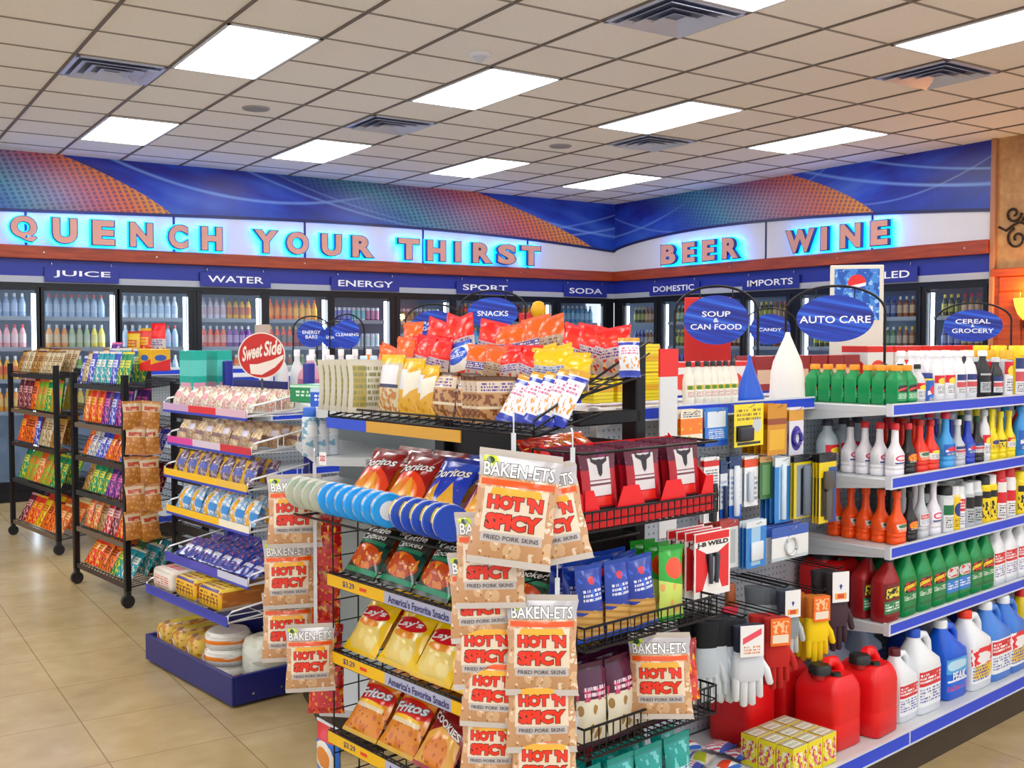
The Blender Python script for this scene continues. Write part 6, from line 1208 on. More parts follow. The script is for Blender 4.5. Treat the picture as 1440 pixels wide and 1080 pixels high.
A('bun', '#cfae58', ('r', 0, .0, 1, .3, '#d8c890'), ('e', .3, .5, .2, .24, '#e9e4d8'), ('n', 5, .55, None, '#b0762a'), ('w', 1, (.16, .42, .44, .6), '#b0403a')); A('bunt', '#8a6a48', ('n', 5, .5, None, '#c8a878'), ('r', .2, .2, .7, .7, '#c9b23a'))
for i, b in enumerate((5.03, 4.867, 4.706)):
    mb = MB(); w, l, h = .155, .3, .17; mb.box(-w/2, w/2, -l/2, l/2, 0, h, dict(all=0, top=1), .035, None, 3); M_ = Model('bun_bag'); M_.add('bun_bag', mb.mesh('bun_bag', [art(*ARTS['bun'], rough=.2), art(*ARTS['bunt'], rough=.2)]))
    put(M_, 2.285, b, .0355, ('leftmost', 'middle', 'rightmost')[i]+' yellow and brown bag of buns in the navy base tray', 'bun bag', face=FA, jit=.05)
A('tor', '#e6e4de', ('r', 0, .42, .72, .6, '#e08a3a'), ('n', 6, .56, None, '#d5d0c4')); A('tor_top', '#ded9cc', ('e', .5, .5, .42, .42, '#e8e4d8'), ('e', .5, .5, .2, .12, '#d07a3a'))
for k in range(3):
    mb = MB(); r, h = .1, .074; mb.loft([(0, r*.9, r*.9, 2.4), (.012, r, r, 2.4), (h-.012, r, r, 2.4), (h, r*.86, r*.86, 2.4)], 0, 24); M_ = Model('tortilla_pack'); M_.add('tortilla_pack', mb.mesh('tortilla_pack', [art(*ARTS['tor'], rough=.2)])); mb = MB(); mb.loft([(h*.36, r*1.012, r*1.012, 2.4), (h*.5, r*1.012, r*1.012, 2.4)], 0, 24, False, False); M_.add('orange_band', mb.mesh('orange_band', [S('#df7f2c', .3)], fix=False))
    put(M_, 2.24, 4.526, .0355+k*.0765, ('bottom', 'middle', 'top')[k]+' white round tortilla pack with an orange band in the navy base tray', 'tortilla pack', face=FA+k*.5, jit=.2)
mb = MB(); mb.loft([(0, .08, .085, 3), (.02, .09, .1, 3), (.18, .09, .1, 3), (.215, .08, .085, 3), (.23, .045, .05, 2.4)], 0, 20); M_ = Model('bread_bag'); M_.add('bread_bag', mb.mesh('bread_bag', [art('clearbread', '#d9dacb', ('n', 6, .52, None, '#e6e6dc'), ('n', 3, .6, None, '#c4bfae'), rough=.15)])); mb = MB(); mb.loft([(.225, .02, .016), (.24, .012, .01), (.26, .03, .01)], 0, 10); M_.add('knot', mb.mesh('knot', [S('#cfd0c6', .2)]))
put(M_, 2.33, 4.328, .0355, 'pale clear bag of white bread at the right end of the navy base tray', 'bread bag', face=FA)
# ================================================================== black rolling racks of sweets on the far left
PAL = [('#d8402a', '#e8b83a'), ('#c02a3a', '#f0e0d0'), ('#e87a2a', '#7a2a20'), ('#3a4ab0', '#d8d8ea'), ('#5a2a7a', '#d86aa0'), ('#2a8a5a', '#e0d84a'), ('#b08a4a', '#6a3a20'), ('#e0c020', '#b84a20'), ('#2a9aa8', '#e8e0d0'), ('#6a2028', '#d8a0a0'), ('#cfc0a0', '#8a6a3a'), ('#8ab03a', '#e06a3a'), ('#d86a30', '#f0d090'), ('#d9d4c8', '#4a5a9a')]
for i, (c1, c2) in enumerate(PAL): A('sw%d' % i, c1, ('n', 5, .53, (0, 0, 1, .5), c2), ('r', .1, .52, .9, .74, c2), ('w', 1, (.14, .54, .86, .72), c1), ('r', 0, .93, 1, 1, c2))
CN = ['red and yellow', 'red and cream', 'orange and brown', 'blue and white', 'purple and pink', 'green and yellow', 'tan and brown', 'yellow and orange', 'teal and cream', 'maroon and pink', 'cream and tan', 'lime and orange', 'orange and pale yellow', 'white and blue']
def candy_rack(key, label, a0, b0, L, D, tiers, where, hgt):
    t = obj('rolling_rack', None, None, W(a0, b0, 0), (0, 0, TH), label, 'display rack', None)
    for x in (0, D):
        for y in (0, L):
            mb = MB(); mb.box(x-.018, x+.018, y-.018, y+.018, .1, hgt, 0, .003); ps = obj('post', mb.mesh('post', [BW]), t)
            mb = MB(); mb.disc(x, y, .04, .038, .04, 'y', 0, 18, .03); mb.box(x-.014, x+.014, y-.02, y+.02, .06, .1); obj('caster', mb.mesh('caster', [S('#1e1f22', .45)]), ps)
    for i, (z, n, ids, w, h, rows, lean) in enumerate(tiers):
        sh = obj('shelf', sloped(z-.01, .0, D, .05, 0, L, .035).mesh('shelf', [BW]), t)
        mb = MB(); mb.box(-.006, -.002, 0, L, z-.02, z+.012); obj('price_strip', mb.mesh('price_strip', [S(('#2b2a2c', '#6a5a4a', '#3a2a26')[i % 3], .5)]), sh)
        for r_ in range(rows):
            for k in range(n):
                c = ids[(k*len(ids)//n)]; M_ = pouch('sweets_bag', min(w, (L-.08)/n*.985), h, min(w*.3, .036), 'sw%d' % c, (), nx=5, nz=7, seed=c % 4)
                lb = '%s sweets bag, %s tier of the %s' % (CN[c], ('top', 'second', 'third', 'fourth', 'fifth', 'lowest')[min(i, 5)], where)
                put(M_, a0+.035+r_*.1, b0+.04+(L-.08)*(k+.5)/n, z+.014+r_*.02, lb, 'sweets bag', lb, FA, .07, lean-rnd.uniform(0, .07))
    return t
candy_rack('r2', 'tall black rolling rack of sweets on casters left of the pastry rack', 2.45, 6.25, .86, .5,
 [(1.315, 8, [5, 3, 8, 8, 3, 10], .12, .21, 2, -.2), (1.06, 7, [4, 3, 4, 0, 0, 12], .12, .225, 2, -.15), (.845, 10, [3, 2, 0, 3, 13, 2], .08, .18, 3, -.4), (.615, 8, [9, 4, 5, 5, 6], .1, .19, 3, -.35), (.375, 7, [0, 9, 1, 6, 12, 12], .13, .21, 2, -.3), (.13, 7, [8, 5, 2, 0, 0], .13, .2, 3, -.5)], 'rolling rack beside the pastry rack', 1.4)
candy_rack('r1', 'leftmost black rolling rack of sweets with cream bags on top', 2.68, 8.15, 1.1, .5,
 [(1.33, 9, [10, 10, 6, 10, 6], .13, .19, 2, -.3), (1.04, 9, [11, 5, 11, 2, 9, 9], .12, .25, 2, -.12), (.77, 8, [6, 10, 3, 2, 0], .13, .25, 2, -.2), (.47, 8, [5, 11, 12, 11, 5], .14, .26, 2, -.35), (.12, 8, [12, 2, 7, 0, 9], .14, .24, 2, -.5)], 'leftmost rolling rack', 1.42)
# hanging nut strips on the near side of the rolling rack, the red display bags on top of it
A('nuts', '#b5793e', ('r', 0, .62, 1, .9, '#cdb79a'), ('v', 6, .34, (0, 0, 1, .6), '#d29550'), ('r', .15, .66, .85, .8, '#a8402a'), ('n', 8, .62, None, '#e0b880'))
nb_ = pouch('nut_bag', .115, .17, .04, 'nuts', (), nx=6, nz=8, seed=2)
for col, u in enumerate((190, 210)):
    for k, v in enumerate((562, 598, 640, 678, 716)):
        a, z = gb(u+2*(k % 2), v, 6.16); put(nb_, a, 6.2-.03*col-.012*k, z-.18, 'orange brown nut bag in the %s hanging strip on the side of the rolling rack' % ('left', 'right')[col], 'nut bag', 'nut bags %s strip' % ('left', 'right')[col], FB-.3, .35, -.05, roll=rnd.uniform(-.15, .15))
hb = pouch('sweets_bag', .17, .24, .06, 'sw0', (), nx=7, nz=9, seed=1)
for i, (u, v0, ar, nm) in enumerate(((188, 466, 'sw7', 'yellow and orange'), (205, 462, 'sw0', 'red and yellow'), (223, 455, 'bg_rd', 'bright red'))):
    b, zt = ga(u, v0, 2.75); put(pouch('sweets_bag', .19, .22, .06, ar, (), nx=7, nz=9, seed=i), 2.75, b, zt-.22, nm+' tall bag on top of the rolling rack beside the glass door', 'sweets bag', face=FA)
A('yb', '#e2b22a', ('q', [(0, 0), (1, 0), (1, .55), (0, .3)], '#cf2a2e'), ('e', .5, .6, .3, .14, '#3a5aa8'))
b, zt = ga(226, 490, 2.66); put(carton('display_box', .2, .12, .13, dict(all='yb')), 2.62, b, zt-.135, 'red and yellow display box on top of the rolling rack', 'display box', face=FA)
for i, (u, v, c, nm) in enumerate(((128, 498, 8, 'teal'), (112, 500, 3, 'blue'), (140, 488, 5, 'green and yellow'), (150, 480, 4, 'purple'))):
    b, zt = ga(u, v, 2.7); put(pouch('sweets_bag', .15, .2, .05, 'sw%d' % c, (), nx=6, nz=8, seed=i), 2.72, b, zt-.2, '%s bag heaped on the top tier of the rolling rack' % nm, 'sweets bag', face=FA+.1, tilt=-.3)
sp_ = obj('slat_panel', None, None, W(2.72, 5.2, 0), (0, 0, TH), 'black slatted end panel between the rolling rack and the pastry rack', 'panel')
for y in (.02, .98):
    mb = MB(); mb.box(-.015, .015, y-.015, y+.015, 0, 1.36, 0, .003); obj('post', mb.mesh('post', [BW]), sp_)
for k in range(17):
    mb = MB(); mb.box(-.008, .008, 0, 1.0, .06+k*.077, .115+k*.077, 0, .003); obj('slat', mb.mesh('slat', [S('#1a1b1d', .45)]), sp_)
# ================================================================== gondolas further back with their goods
gond('gondola', 'white gondola behind the pastry rack with cleaning bottles on top', 2.72, 5.6, 3.6, 4.45, 1.36, (3.94,), [(2.72, 3.94, 3.62, 1.33), (3.94, 5.6, 3.62, 1.33), (2.72, 3.94, 3.62, 1.0)])
gond('gondola', 'lower white gondola between the pastry rack and the rolling rack', 2.78, 5.6, 5.0, 5.9, 1.22, (4.0,), [(2.78, 4.0, 5.1, 1.21), (2.78, 4.0, 5.1, .9)])
gond('gondola', 'white gondola behind the black rolling rack', 3.05, 6.4, 6.3, 7.3, 1.38, (4.27,), [(3.05, 4.27, 6.4, 1.36), (4.27, 6.4, 6.4, 1.36)])
gond('gondola', 'white gondola behind the leftmost rolling rack', 3.3, 6.4, 8.3, 9.3, 1.38, (4.52,), [(3.3, 4.52, 8.4, 1.36)])
# slanted end shelf with green and blue boxes
P_ = [(2.68, 4.18), (2.4, 4.17), (2.14, 3.55), (2.26, 3.4), (2.68, 3.4)]
es = obj('end_shelf', None, None, W(2.68, 3.4, 0), (0, 0, TH), 'grey slant ended shelf unit between the pastry rack and the chip rack', 'shelving unit')
def prism(z0, z1, mb, mi=0, sc=1.0):
    q = [((x-2.68)*sc, y-3.4) for x, y in P_]; n = len(q); vs = [(x, y, z0) for x, y in q]+[(x, y, z1) for x, y in q]
    mb.add(vs, [list(range(n))[::-1], list(range(n, 2*n))]+[[i, (i+1) % n, n+(i+1) % n, n+i] for i in range(n)], mi)
for z in (1.335, 1.15, .98, .17):
    mb = MB(); prism(z-.03, z, mb); obj('shelf', mb.mesh('shelf', [STEEL]), es)
mb = MB(); mb.box(-.06, -.02, .02, .76, 0, 1.3); obj('back_panel', mb.mesh('back_panel', [S('#9aa09e', .5)]), es); mb = MB(); prism(0, .14, mb, 0, .9); obj('kick_plate', mb.mesh('kick_plate', [KICK]), es)
A('gx', '#2f9a62', ('r', .1, .15, .9, .8, '#cfe6d6'), ('n', 5, .5, (.1, .15, .9, .8), '#3aa06a'), ('r', .2, .4, .7, .6, '#e9f0ea')); A('gs', '#23824f', ('w', 1, (.1, .3, .9, .7), '#cfe9d8'), ('r', 0, .85, 1, 1, '#d0e4d4')); A('bxx', '#2a58b8', ('w', 1, (.1, .3, .9, .7), '#e6ecf6'), ('r', 0, .8, 1, 1, '#c9d6ea'))
put(carton('wipes_box', .34, .26, .075, dict(all='gs', top='gx')), 2.51, 3.98, 1.335, 'flat green and white box lying on the slanted end shelf', 'box', face=FA+.35, jit=0)
put(carton('wipes_box', .22, .24, .075, dict(all='bxx', top='gx')), 2.36, 3.66, 1.335, 'flat blue and white box lying on the slanted end shelf', 'box', face=FA+.35, jit=0)
# bottles on those gondola tops
A('cl1', '#e9ebe6', ('r', 0, .2, 1, .6, '#e0b0a0'), ('e', .5, .45, .3, .2, '#d8703a')); A('cl2', '#3a86d8', ('r', 0, .3, 1, .7, '#cfe0f4')); A('cl3', '#2aa89a', ('r', 0, .6, 1, .85, '#6ac8c0'), ('r', .1, .35, .9, .5, '#d8a0b8'), ('r', 0, 0, 1, .2, '#1a8a80'))
A('cl4', '#e2e3d6', ('r', 0, .1, 1, .5, '#9ac06a'))
for k in range(9):
    u = 402+k*15; a, z = gb(u, 520, 3.95)
    ar, cap, nm = (('cl4', '#e8d020', 'white and green bottle with yellow cap') if k == 0 else ('cl1', '#f2f3f4', 'white bottle with peach label') if k < 8 else ('cl4', '#4ac04a', 'white bottle with green cap'))
    put(bottle('cleaner_bottle', 'spray' if k == 0 else 'round', .19 if k else .23, .085, .07, ar, cap), max(a+.02, 2.8+.095*k), 3.92, 1.3605, nm+' on the gondola behind the pastry rack', 'bottle', 'cleaning bottles %s' % nm[:22])
for k in range(7):
    u = 470+k*14; a, z = gb(u, 540, 4.3); put(bottle('cleaner_bottle', 'round', .17, .08, .07, 'cl2', '#c9dcf0'), a+.1, 4.2, 1.3605, 'light blue cleaner bottle in the row behind the nut packs', 'bottle', 'light blue cleaner bottles')
for k, u in enumerate((262, 275)):
    a, z = gb(u, 520, 5.3); put(carton('detergent_box', .15, .08, .33, dict(all='cl3')), a+.09*k, 5.22, 1.2205, 'teal detergent box left of the orange bottles behind the pastry rack', 'box', 'teal detergent boxes', FA)
A('ob', '#e8622a', ('r', .1, .2, .9, .5, '#e9d8c8')); A('pb', '#d8a0b0', ('r', 0, .2, 1, .6, '#b06a90'))
for k in range(9):
    u = 290+k*9; a, z = gb(u, 520, 5.3); ar, nm = (('pb', 'pink'), ('ob', 'orange'), ('cl4', 'white and green'))[0 if k < 3 else 1 if k < 6 else 2]
    put(bottle('detergent_bottle', 'oil', .3, .12, .09, ar, '#f0f0f2' if k < 3 else '#e88a2a'), 3.08+.13*k, 5.2, 1.2205, nm+' detergent bottle behind the round red sign', 'bottle', nm+' detergent bottles', FA)
for k in range(14): put(bottle('detergent_bottle', 'round', .33, .08, .08, '#dfe3e6', '#f6f6f8'), 2.95+k*.1, 5.45, 1.2205, 'tall white capped bottle in the back row behind the teal box', 'bottle', 'white capped back row bottles', FA)
# ================================================================== oval aisle signs on black hoops
m, nt, p = _new('sign_swirl'); g = NG(nt); uv, x, y = g.uv()
nz = g.noise(g.xyz(g.m('MULTIPLY_ADD', y, .9, g.m('MULTIPLY', x, .5)), g.m('MULTIPLY_ADD', y, 5.5, g.m('MULTIPLY', x, 1.6))), 1.6, 3.0)
nt.links.new(g.ramp(nz, [(.3, '#1a2273'), (.48, '#2440a8'), (.6, '#2d63c8'), (.74, '#6a8fdc')]), p.inputs['Base Color']); p.inputs['Roughness'].default_value = .3; SWIRL = m
def oval(u, v, D, rx, rz, lines, label, zfoot, hoop=True, rzoff=0.0):
    d = ray(u, v); P0 = Vector((d[0]*D, d[1]*D, EYE+d[2]*D)); ang = math.atan2(-P0.y, -P0.x)+PI/2+rzoff
    t = obj('aisle_sign', None, None, (P0.x, P0.y, zfoot), (0, 0, ang), label, 'sign', 'oval aisle signs'); z0 = P0.z-zfoot
    mb = MB(); mb.disc(0, 0, z0, rx, rz, 'y', 0, 44, .008); pn = obj('panel', mb.mesh('panel', [SWIRL]), t)
    mb = MB(); n = len(lines); tot = sum(h for _, h, _ in lines); zz = z0+tot*.5*1.35-.0
    for s, h, w in lines:
        zz -= h*1.3; flat_text(mb, s, -w/2, w/2, zz, zz+h, lambda x, q: (x, -.0055, q), 0, .015)
    obj('lettering', mb.mesh('lettering', [S('#f4f5fa', .4)]), pn)
    if hoop:
        mb = MB(); hp = [(rx*1.28*math.cos(PI*k/24), .012, z0+.03+rz*1.12*math.sin(PI*k/24)) for k in range(25)]
        hp = [(rx*1.28, .012, 0), (rx*1.28, .012, z0*.5)]+hp+[(-rx*1.28, .012, z0*.5), (-rx*1.28, .012, 0)]; mb.tube(hp, .006, 0, 6); obj('hoop', mb.mesh('hoop', [BW]), t)
        for s in (-1, 1):
            mb = MB(); mb.tube([(s*rx*.5, .0, z0+rz*.84), (s*rx*.5, .012, z0+rz*1.12*.92+.03)], .003, 0, 5); obj('hanger', mb.mesh('hanger', [BW]), t)
    else:
        mb = MB(); mb.tube([(0, .01, 0), (0, .01, z0)], .007, 0, 6); obj('pole', mb.mesh('pole', [BW]), t)
oval(1007, 450, 4.95, .15, .115, [('SOUP', .026, .13), ('&', .02, .024), ('CAN FOOD', .026, .235)], 'oval blue sign reading SOUP & CAN FOOD above the cream bottles', 1.385)
oval(1174, 448, 4.9, .172, .108, [('AUTO CARE', .034, .315)], 'largest oval blue sign reading AUTO CARE above the green bottles', 1.385)
oval(1083, 463, 8.0, .15, .115, [('CANDY', .024, .17)], 'oval blue sign reading CANDY half hidden behind the white funnel', 1.2)
oval(1368, 458, 6.6, .17, .1, [('CEREAL', .028, .2), ('&', .017, .02), ('GROCERY', .028, .24)], 'oval blue sign reading CEREAL & GROCERY at the right edge of the gondola', 1.385)
oval(438, 470, 9.0, .12, .11, [('ENERGY', .03, .15), ('BARS', .03, .1)], 'oval blue sign in front of the orange juice door', 1.38)
oval(470, 474, 9.6, .12, .1, [('SNACKS', .026, .15)], 'oval blue sign half hidden behind another before the orange juice door', 1.38)
oval(488, 470, 8.4, .105, .115, [('CLEANING', .024, .18)], 'oval blue sign reading CLEANING in front of the energy drinks door', 1.38)
oval(611, 458, 7.0, .15, .1, [('PAPER', .026, .16), ('GOODS', .026, .16)], 'oval blue sign half hidden by bags below the word ENERGY', 1.38)
oval(693, 440, 6.2, .15, .09, [('SNACKS', .03, .18)], 'oval blue sign half hidden by red bags below the word SPORT', 1.36)
# yellow ball topped pole, tall white poster frame, red board, white price board
d = ray(757, 436); D = 7.2; P0 = Vector((d[0]*D, d[1]*D, EYE+d[2]*D)); t = obj('ball_sign', None, None, (P0.x, P0.y, 1.2), (0, 0, YAW-PI/2), 'yellow disc on a red board below the word SODA', 'sign')
mb = MB(); mb.loft([(P0.z-1.2-.06, .012, .012), (P0.z-1.2-.05, .035, .03), (P0.z-1.2, .055, .04), (P0.z-1.2+.05, .036, .03), (P0.z-1.2+.06, .012, .012)], 0, 18); obj('disc', mb.mesh('disc', [S('#e8b020', .35)]), t); mb = MB(); mb.box(-.13, .03, .0, .01, P0.z-1.2-.16, P0.z-1.2-.02, 0, .01); obj('board', mb.mesh('board', [S('#c8262a', .4)]), t); mb = MB(); mb.tube([(0, .015, 0), (0, .015, P0.z-1.25)], .008, 0, 6); obj('pole', mb.mesh('pole', [BW]), t)
A('poster', '#2456a8', ('n', 4, .5, None, '#4a86cc'), ('n', 9, .6, None, '#9ac6ea'), ('r', .06, .06, .3, .2, '#173a7a'))
d0 = ray(1168, 430); d1 = ray(1240, 430); D = 5.6; w = (d1[0]-d0[0])**2+(d1[1]-d0[1])**2; w = math.sqrt(w)*D; d = ray(1204, 480); P0 = Vector((d[0]*D, d[1]*D, EYE+d[2]*D)); zt = EYE+ray(1204, 373)[2]*D; zb = EYE+ray(1204, 445)[2]*D
t = obj('poster_stand', None, None, (P0.x, P0.y, 1.385), (0, 0, math.atan2(-P0.y, -P0.x)+PI/2+.1), 'white framed soft drink poster behind the AUTO CARE sign', 'poster')
h = zt-1.385; mb = MB(); mb.box(-w/2, w/2, 0, .02, 0, h, 0, .004); obj('frame', mb.mesh('frame', [S('#e2ddd0', .4)]), t)
pz = zb-1.385; mb = MB(); x0, x1, q0, q1 = -w*.42, w*.42, pz-.02, h-.02; mb.add([(x0, -.001, q0), (x1, -.001, q0), (x1, -.001, q1), (x0, -.001, q1)], [[0, 1, 2, 3]], 0, [[(0, 0), (1, 0), (1, 1), (0, 1)]])
cz, r = q0+(q1-q0)*.72, w*.17; C_ = lambda a0, a1, n=14: [(r*math.cos(a0+(a1-a0)*k/n)-.0, -.003, cz+r*math.sin(a0+(a1-a0)*k/n)) for k in range(n+1)]
mb.add([(r*math.cos(2*PI*k/28), -.002, cz+r*math.sin(2*PI*k/28)) for k in range(28)], [list(range(28))], 1); up = C_(.1, PI+.35); lo_ = C_(PI+.75, 2*PI-.3); mb.add(up, [list(range(len(up)))], 2); mb.add(lo_, [list(range(len(lo_)))], 3)
flat_text(mb, 'PEPSI', -w*.3, w*.3, q0+.03, q0+.075, lambda x, z: (x, -.002, z), 1, .03); obj('poster_sheet', mb.mesh('poster_sheet', [art(*ARTS['poster']), S('#f2f4f8', .4), S('#d6302c', .4), S('#1f4fb0', .4)], fix=False), t)
d = ray(995, 450); D = 5.3; P0 = Vector((d[0]*D, d[1]*D, EYE+d[2]*D)); mb = MB(); mb.box(-.115, .115, 0, .012, .2, .57, 0, .003); M_ = Model('red_board'); M_.add('red_board', mb.mesh('red_board', [S('#c9302a', .4)])); mb = MB(); mb.box(-.01, .01, .002, .01, 0, .25); M_.add('leg', mb.mesh('leg', [BW])); M_.spawn('red board standing behind the SOUP & CAN FOOD sign', 'sign', (P0.x, P0.y, 1.25), math.atan2(-P0.y, -P0.x)+PI/2)
a, z = gb(941, 500, 2.25); mb = MB(); mb.box(-.045, .045, 0, .006, 0, .62, 0, .002); M_ = Model('price_board'); M_.add('price_board', mb.mesh('price_board', [S('#dfe2e6', .4)])); mb = MB(); mb.box(-.0455, .0455, -.001, .0065, .53, .6205); M_.add('red_top', mb.mesh('red_top', [S('#d8302c', .4)])); put(M_, a, 2.25, z-.6, 'narrow white board with a red top beside the black post', 'sign', jit=0)
# goods on the far side of the car care gondola and on the gondolas behind it
A('rd1', '#c92a26', ('r', 0, .5, 1, .75, '#e6dcd8'), ('r', 0, .88, 1, 1, '#d83a30')); A('wr', '#e9e7e4', ('r', 0, .84, 1, 1, '#d0342e'), ('e', .4, .4, .3, .24, '#d8453a')); A('mr', '#8a2a30', ('r', .1, .2, .9, .6, '#d8b8a0'))
for k in range(2): put(bottle('coffee_tub', 'drum', .2, .17, .17, 'rd1', '#d0342e', None), 2.86+k*.19, 2.72, 1.386, 'large red and white tub behind the cream bottles', 'tub', 'red tubs')
for k in range(6): put(carton('snack_carton', .13, .1, .15, dict(all='mr')), 3.8+k*.14, 2.72, 1.386, 'maroon box behind the white funnel and green bottles', 'box', 'maroon boxes')
for k in range(5): put(carton('cup_carton', .24, .14, .19, dict(all='wr')), 4.72+k*.27, 2.72, 1.386, 'white box with red top edge in the row behind the white bottles', 'box', 'white and red cup boxes')
for k in range(10): put(bottle('polish_bottle', 'can', .21, .08, .07, ('#e6c526', '#dfe2e6', '#2a6a4a', '#2b2d33')[k % 4], ('#1a1b1f', '#c8252e', '#e8e8ec')[k % 3]), 5.25+k*.1, 2.3, 1.363, 'mixed tall bottle in the back row at the right end of the top shelf', 'bottle', 'tall back row bottles')
for k in range(3): put(carton('cream_carton', .16, .1, .13, dict(all='wr')), 3.27+k*.17, 2.72, 1.386, 'cream box with a red edge between the red tubs and the maroon boxes', 'box', 'cream boxes')
# ================================================================== drinks in the coolers
def tint(a, b):
    A_, B_ = [[int(c[i:i+2], 16) for i in (1, 3, 5)] for c in (a, b)]; return '#%02x%02x%02x' % tuple(int(p*.55+q*.4) for p, q in zip(A_, B_))
def drink(name, h, r, body, cap, lab, kind='bottle'):
    key = ('drink', name, h, r, body, cap, lab)
    if key in _models: return _models[key]
    mb = MB(); R = [(0, r*.94, r*.94), (.02*h, r, r), (.3*h, r, r), (.3*h, r, r), (.58*h, r, r), (.7*h, r*.8, r*.8), (.86*h, r*.4, r*.4)] if kind == 'bottle' else [(0, r*.85, r*.85), (.06*h, r, r), (.2*h, r, r), (.8*h, r, r), (.94*h, r, r), (h, r*.84, r*.84)]
    if kind == 'bottle':
        mb.loft(R[:3], 0, 10, True, False); mb.loft([(.26*h, r*1.01, r*1.01), (.6*h, r*1.01, r*1.01)], 1, 10, False, False); mb.loft(R[4:], 0, 10, False, True); mb.loft([(.86*h, r*.42, r*.42), (h, r*.42, r*.42)], 2, 8)
    else: mb.loft(R[:3], 0, 10, True, False); mb.loft(R[2:4], 1, 10, False, False); mb.loft(R[3:], 2, 10, False, True)
    M_ = Model(name); M_.add(name, mb.mesh(name, [S(body, .2), S(tint(lab, body), .35), S(cap, .35)])); _models[key] = M_; return M_
TIER = {0: 'lowest visible', 1: 'lower middle', 2: 'upper middle', 3: 'top'}
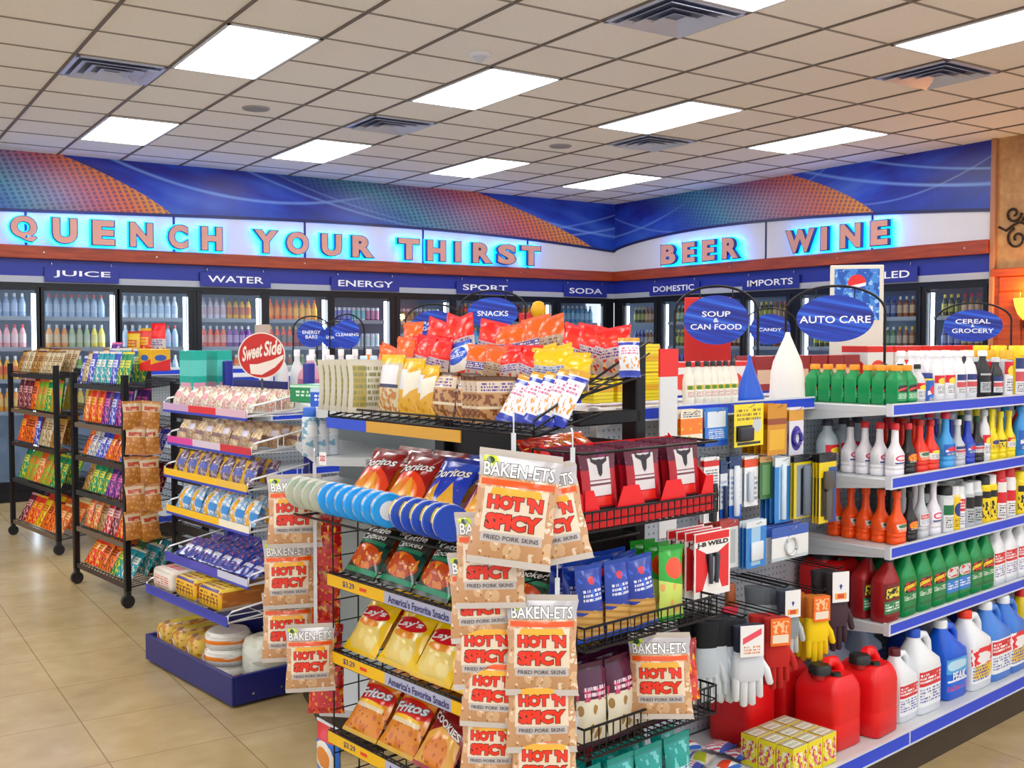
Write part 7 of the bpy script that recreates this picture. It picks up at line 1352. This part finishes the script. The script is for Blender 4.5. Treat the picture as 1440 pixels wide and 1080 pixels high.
# per door: one list of (name, kind, height, radius, body, cap, label colour, words) per shelf; shelves from SHELF_Z
jr = ('juice_bottle', 'bottle', .25, .0345)
DO = {
 1: [[(jr, '#c83a28', '#f2f2f2', '#e8c8b0', 'red juice'), (jr, '#d8963a', '#f4f4f4', '#e9d9a0', 'amber juice')], [(jr, '#d86a2a', '#f4f4f4', '#e8d0c0', 'orange juice'), (jr, '#e0b050', '#f4f4f4', '#d84a4a', 'peach juice')], [(jr, '#b03a5a', '#e9e9ee', '#d8d0e0', 'berry juice'), (jr, '#d8a0a0', '#c83a3a', '#e8e0e0', 'pink juice')], [(jr, '#e08a2a', '#e8e8ea', '#f0c84a', 'orange juice'), (jr, '#8aa0c0', '#e0e4ea', '#b8c8e0', 'pale juice')]],
 2: [[(jr, '#c8a83a', '#e8e8e8', '#d8d0a0', 'golden juice')], [(jr, '#e0c860', '#e8e8e8', '#d8e0c0', 'lemon juice'), (jr, '#7a9a4a', '#e8e8e8', '#d0d8b0', 'green juice')], [(jr, '#d89a4a', '#d8d8d8', '#e6e6d8', 'amber tea'), (jr, '#a8b890', '#e0e4e0', '#cfd8c8', 'pale green tea'), (jr, '#e0d05a', '#d0d4d4', '#e8e4c0', 'lemon tea')], [(jr, '#9ab0c8', '#c84a3a', '#b8c8d8', 'pale blue drink')]],
 3: [[(jr, '#cfe0ea', '#f4f4f6', '#a8c8e0', 'clear water')], [(jr, '#d4e4ec', '#f4f4f6', '#b0cce4', 'clear water')], [(jr, '#c8dae6', '#f0f2f6', '#c8d8e8', 'clear water'), (jr, '#b8d0e0', '#d84a5a', '#d8d8e8', 'flavoured water')], [(jr, '#cfdfe9', '#e9edf2', '#a0bcd8', 'clear water')]],
 4: [[(jr, '#d8508a', '#f0f0f2', '#e8d8e4', 'pink vitamin drink')], [(jr, '#c84a9a', '#f0f0f2', '#e6e0ea', 'magenta vitamin drink'), (jr, '#e07a3a', '#f0f0f2', '#eee6da', 'orange vitamin drink')], [(jr, '#e06a4a', '#e6e6ea', '#efe6e2', 'coral vitamin drink'), (jr, '#7a3a8a', '#e6e6ea', '#e4def0', 'purple vitamin drink')], [(jr, '#d8d0d8', '#b8a0c0', '#c8a8b0', 'pale vitamin drink'), (jr, '#d8a83a', '#2a2a2e', '#a03a3a', 'amber vitamin drink')]],
 5: [[(jr, '#a83a2a', '#e8e0d0', '#c8b080', 'red tea')], [(jr, '#8a4a2a', '#d8c8a0', '#3a7a6a', 'brown tea'), (jr, '#5a7a3a', '#d8c8a0', '#a8b88a', 'green tea')], [(jr, '#d8481a', '#e8b040', '#5aa8b8', 'red orange drink'), (jr, '#7a2a2a', '#c8b8a0', '#b84a3a', 'dark red drink')], [(jr, '#ee7a14', '#e8521a', '#f0b040', 'orange juice'), (jr, '#f0a018', '#e8521a', '#f4d060', 'mango juice')]],
 6: [[(('energy_can', 'can', .17, .0275), '#2a3a6a', '#c8ccd4', '#1a2a5a', 'dark energy can')], [(('energy_can', 'can', .17, .0275), '#2a6a4a', '#c8ccd4', '#2a2e2a', 'black and green energy can')], [(('energy_can', 'can', .17, .0275), '#d8e0e0', '#c8ccd4', '#6ab8b0', 'teal and silver energy can'), (('energy_can', 'can', .17, .0275), '#e0e4e8', '#c8ccd4', '#b0c8d0', 'silver energy can')], [(('energy_can', 'can', .17, .0275), '#2a4ab0', '#d0d4da', '#c8d0e8', 'blue energy can'), (('energy_can', 'can', .17, .0275), '#d8dee4', '#c8ccd4', '#4ab0b8', 'teal energy can'), (('energy_can', 'can', .17, .0275), '#8a3a6a', '#c8ccd4', '#d8b8c8', 'purple energy can')]],
 7: [[], [(('energy_can', 'can', .17, .0275), '#c83a2a', '#c8ccd4', '#e06a2a', 'red energy can')], [(('energy_can', 'can', .17, .0275), '#d8d84a', '#c8ccd4', '#7a9a3a', 'lime energy can'), (('energy_can', 'can', .17, .0275), '#c8402a', '#c8ccd4', '#e8c8a0', 'red and cream energy can')], [(('energy_can', 'can', .17, .0275), '#3a4a3a', '#a8acb4', '#7a8a7a', 'grey green energy can'), (('energy_can', 'can', .17, .0275), '#6a3a7a', '#a8acb4', '#a87aa8', 'violet energy can')]],
 8: [[], [(jr, '#3a8ac8', '#e8a03a', '#d8e0e8', 'blue sports drink')], [(jr, '#d85a2a', '#e8a03a', '#3a5a3a', 'orange sports drink'), (jr, '#3a9ad0', '#e8a03a', '#e0e4e8', 'blue sports drink')], [(jr, '#c8402a', '#e8a03a', '#3a6a3a', 'red sports drink'), (jr, '#6aa83a', '#e8a03a', '#d8d84a', 'lime sports drink'), (jr, '#e0c83a', '#e8a03a', '#3a5a9a', 'yellow sports drink')]],
 9: [[], [(jr, '#5a2a1a', '#c83a2a', '#b02a2a', 'cola')], [(jr, '#4a8a3a', '#e8e8e8', '#d8e0a0', 'lime soda')], [(jr, '#3a2a2a', '#c8303a', '#c83a3a', 'cola'), (jr, '#e0902a', '#e8e8e8', '#d8602a', 'orange soda')]],
 10: [[], [(jr, '#3a5a9a', '#d8e0e8', '#b0c8e0', 'blue soda')], [(jr, '#7ab0c8', '#e0e8ec', '#c0d8e4', 'pale soda'), (jr, '#9a4a5a', '#e0e8ec', '#d8a8b0', 'pink soda')], [(jr, '#5a8aa8', '#c8d4dc', '#a0c0d0', 'blue grey soda')]]}
bb = ('beer_bottle', 'bottle', .23, .031)
BEER = [[(bb, '#6a3a14', '#c8a83a', '#d8d0c0', 'brown beer'), (bb, '#3a5a2a', '#c8ccd0', '#c8d8c8', 'green beer')], [(bb, '#7a4a1a', '#d8d8d8', '#e6e0d0', 'brown beer'), (bb, '#2a3a6a', '#3a5ac0', '#a8b0c8', 'dark blue labelled beer')], [(bb, '#8a6a3a', '#c03a3a', '#d8b8a0', 'amber beer'), (bb, '#4a4a2a', '#d8c84a', '#c8c84a', 'olive beer')]]
def fill(n, lo, hi, wall, sets, where):
    for s, kinds in enumerate(sets):
        if not kinds: continue
        z = SHELF_Z[s]; cnt = (8 if hi-lo > .65 else 7) if kinds[0][0][1] == 'bottle' else (10 if hi-lo > .65 else 9)
        for k in range(cnt):
            (nm, kd, h, r), body, cap, lab, words = kinds[k*len(kinds)//cnt]
            t = lo+.03+(hi-lo-.1)*(k+.5)/cnt; M_ = drink(nm, h, r, body, cap, lab, kd)
            lb = '%s%s, %s shelf, %s' % (words, '' if kd == 'can' else ' bottle', TIER[s], where)
            loc = (t, YW+.13, z+.0015) if wall == 'n' else (XW+.13, t, z+.0015)
            M_.spawn(lb, kd, loc, rnd.uniform(0, 6), lb)
for i, (lo, hi) in enumerate(ND): fill(i+1, lo, hi, 'n', DO[i+1], '%s glass door of the long wall' % ('first', 'second', 'third', 'fourth', 'fifth', 'sixth', 'seventh', 'eighth', 'ninth', 'tenth')[i])
for i, (lo, hi) in enumerate(EDR):
    q = i % 3; fill(i+11, lo, hi, 'e', [[], BEER[q], BEER[(q+1) % 3], BEER[(q+2) % 3]], '%s beer door from the corner' % ('first', 'second', 'third', 'fourth', 'fifth', 'sixth', 'seventh')[i])
# ================================================================== light and view
w = bpy.data.worlds.new('daylight'); SC.world = w; w.use_nodes = True
bg = w.node_tree.nodes['Background']; bg.inputs[0].default_value = (.86, .92, 1.0, 1); bg.inputs[1].default_value = 1.2
vs_ = SC.view_settings; vs_.view_transform = 'Standard'; vs_.look = 'None'; vs_.gamma = 1.0; vs_.exposure = 0.02
SC.cycles.max_bounces = 8; SC.cycles.diffuse_bounces = 4; SC.cycles.glossy_bounces = 3; SC.cycles.transparent_max_bounces = 12
SC.cycles.sample_clamp_indirect = 6.0; SC.cycles.use_denoising = True
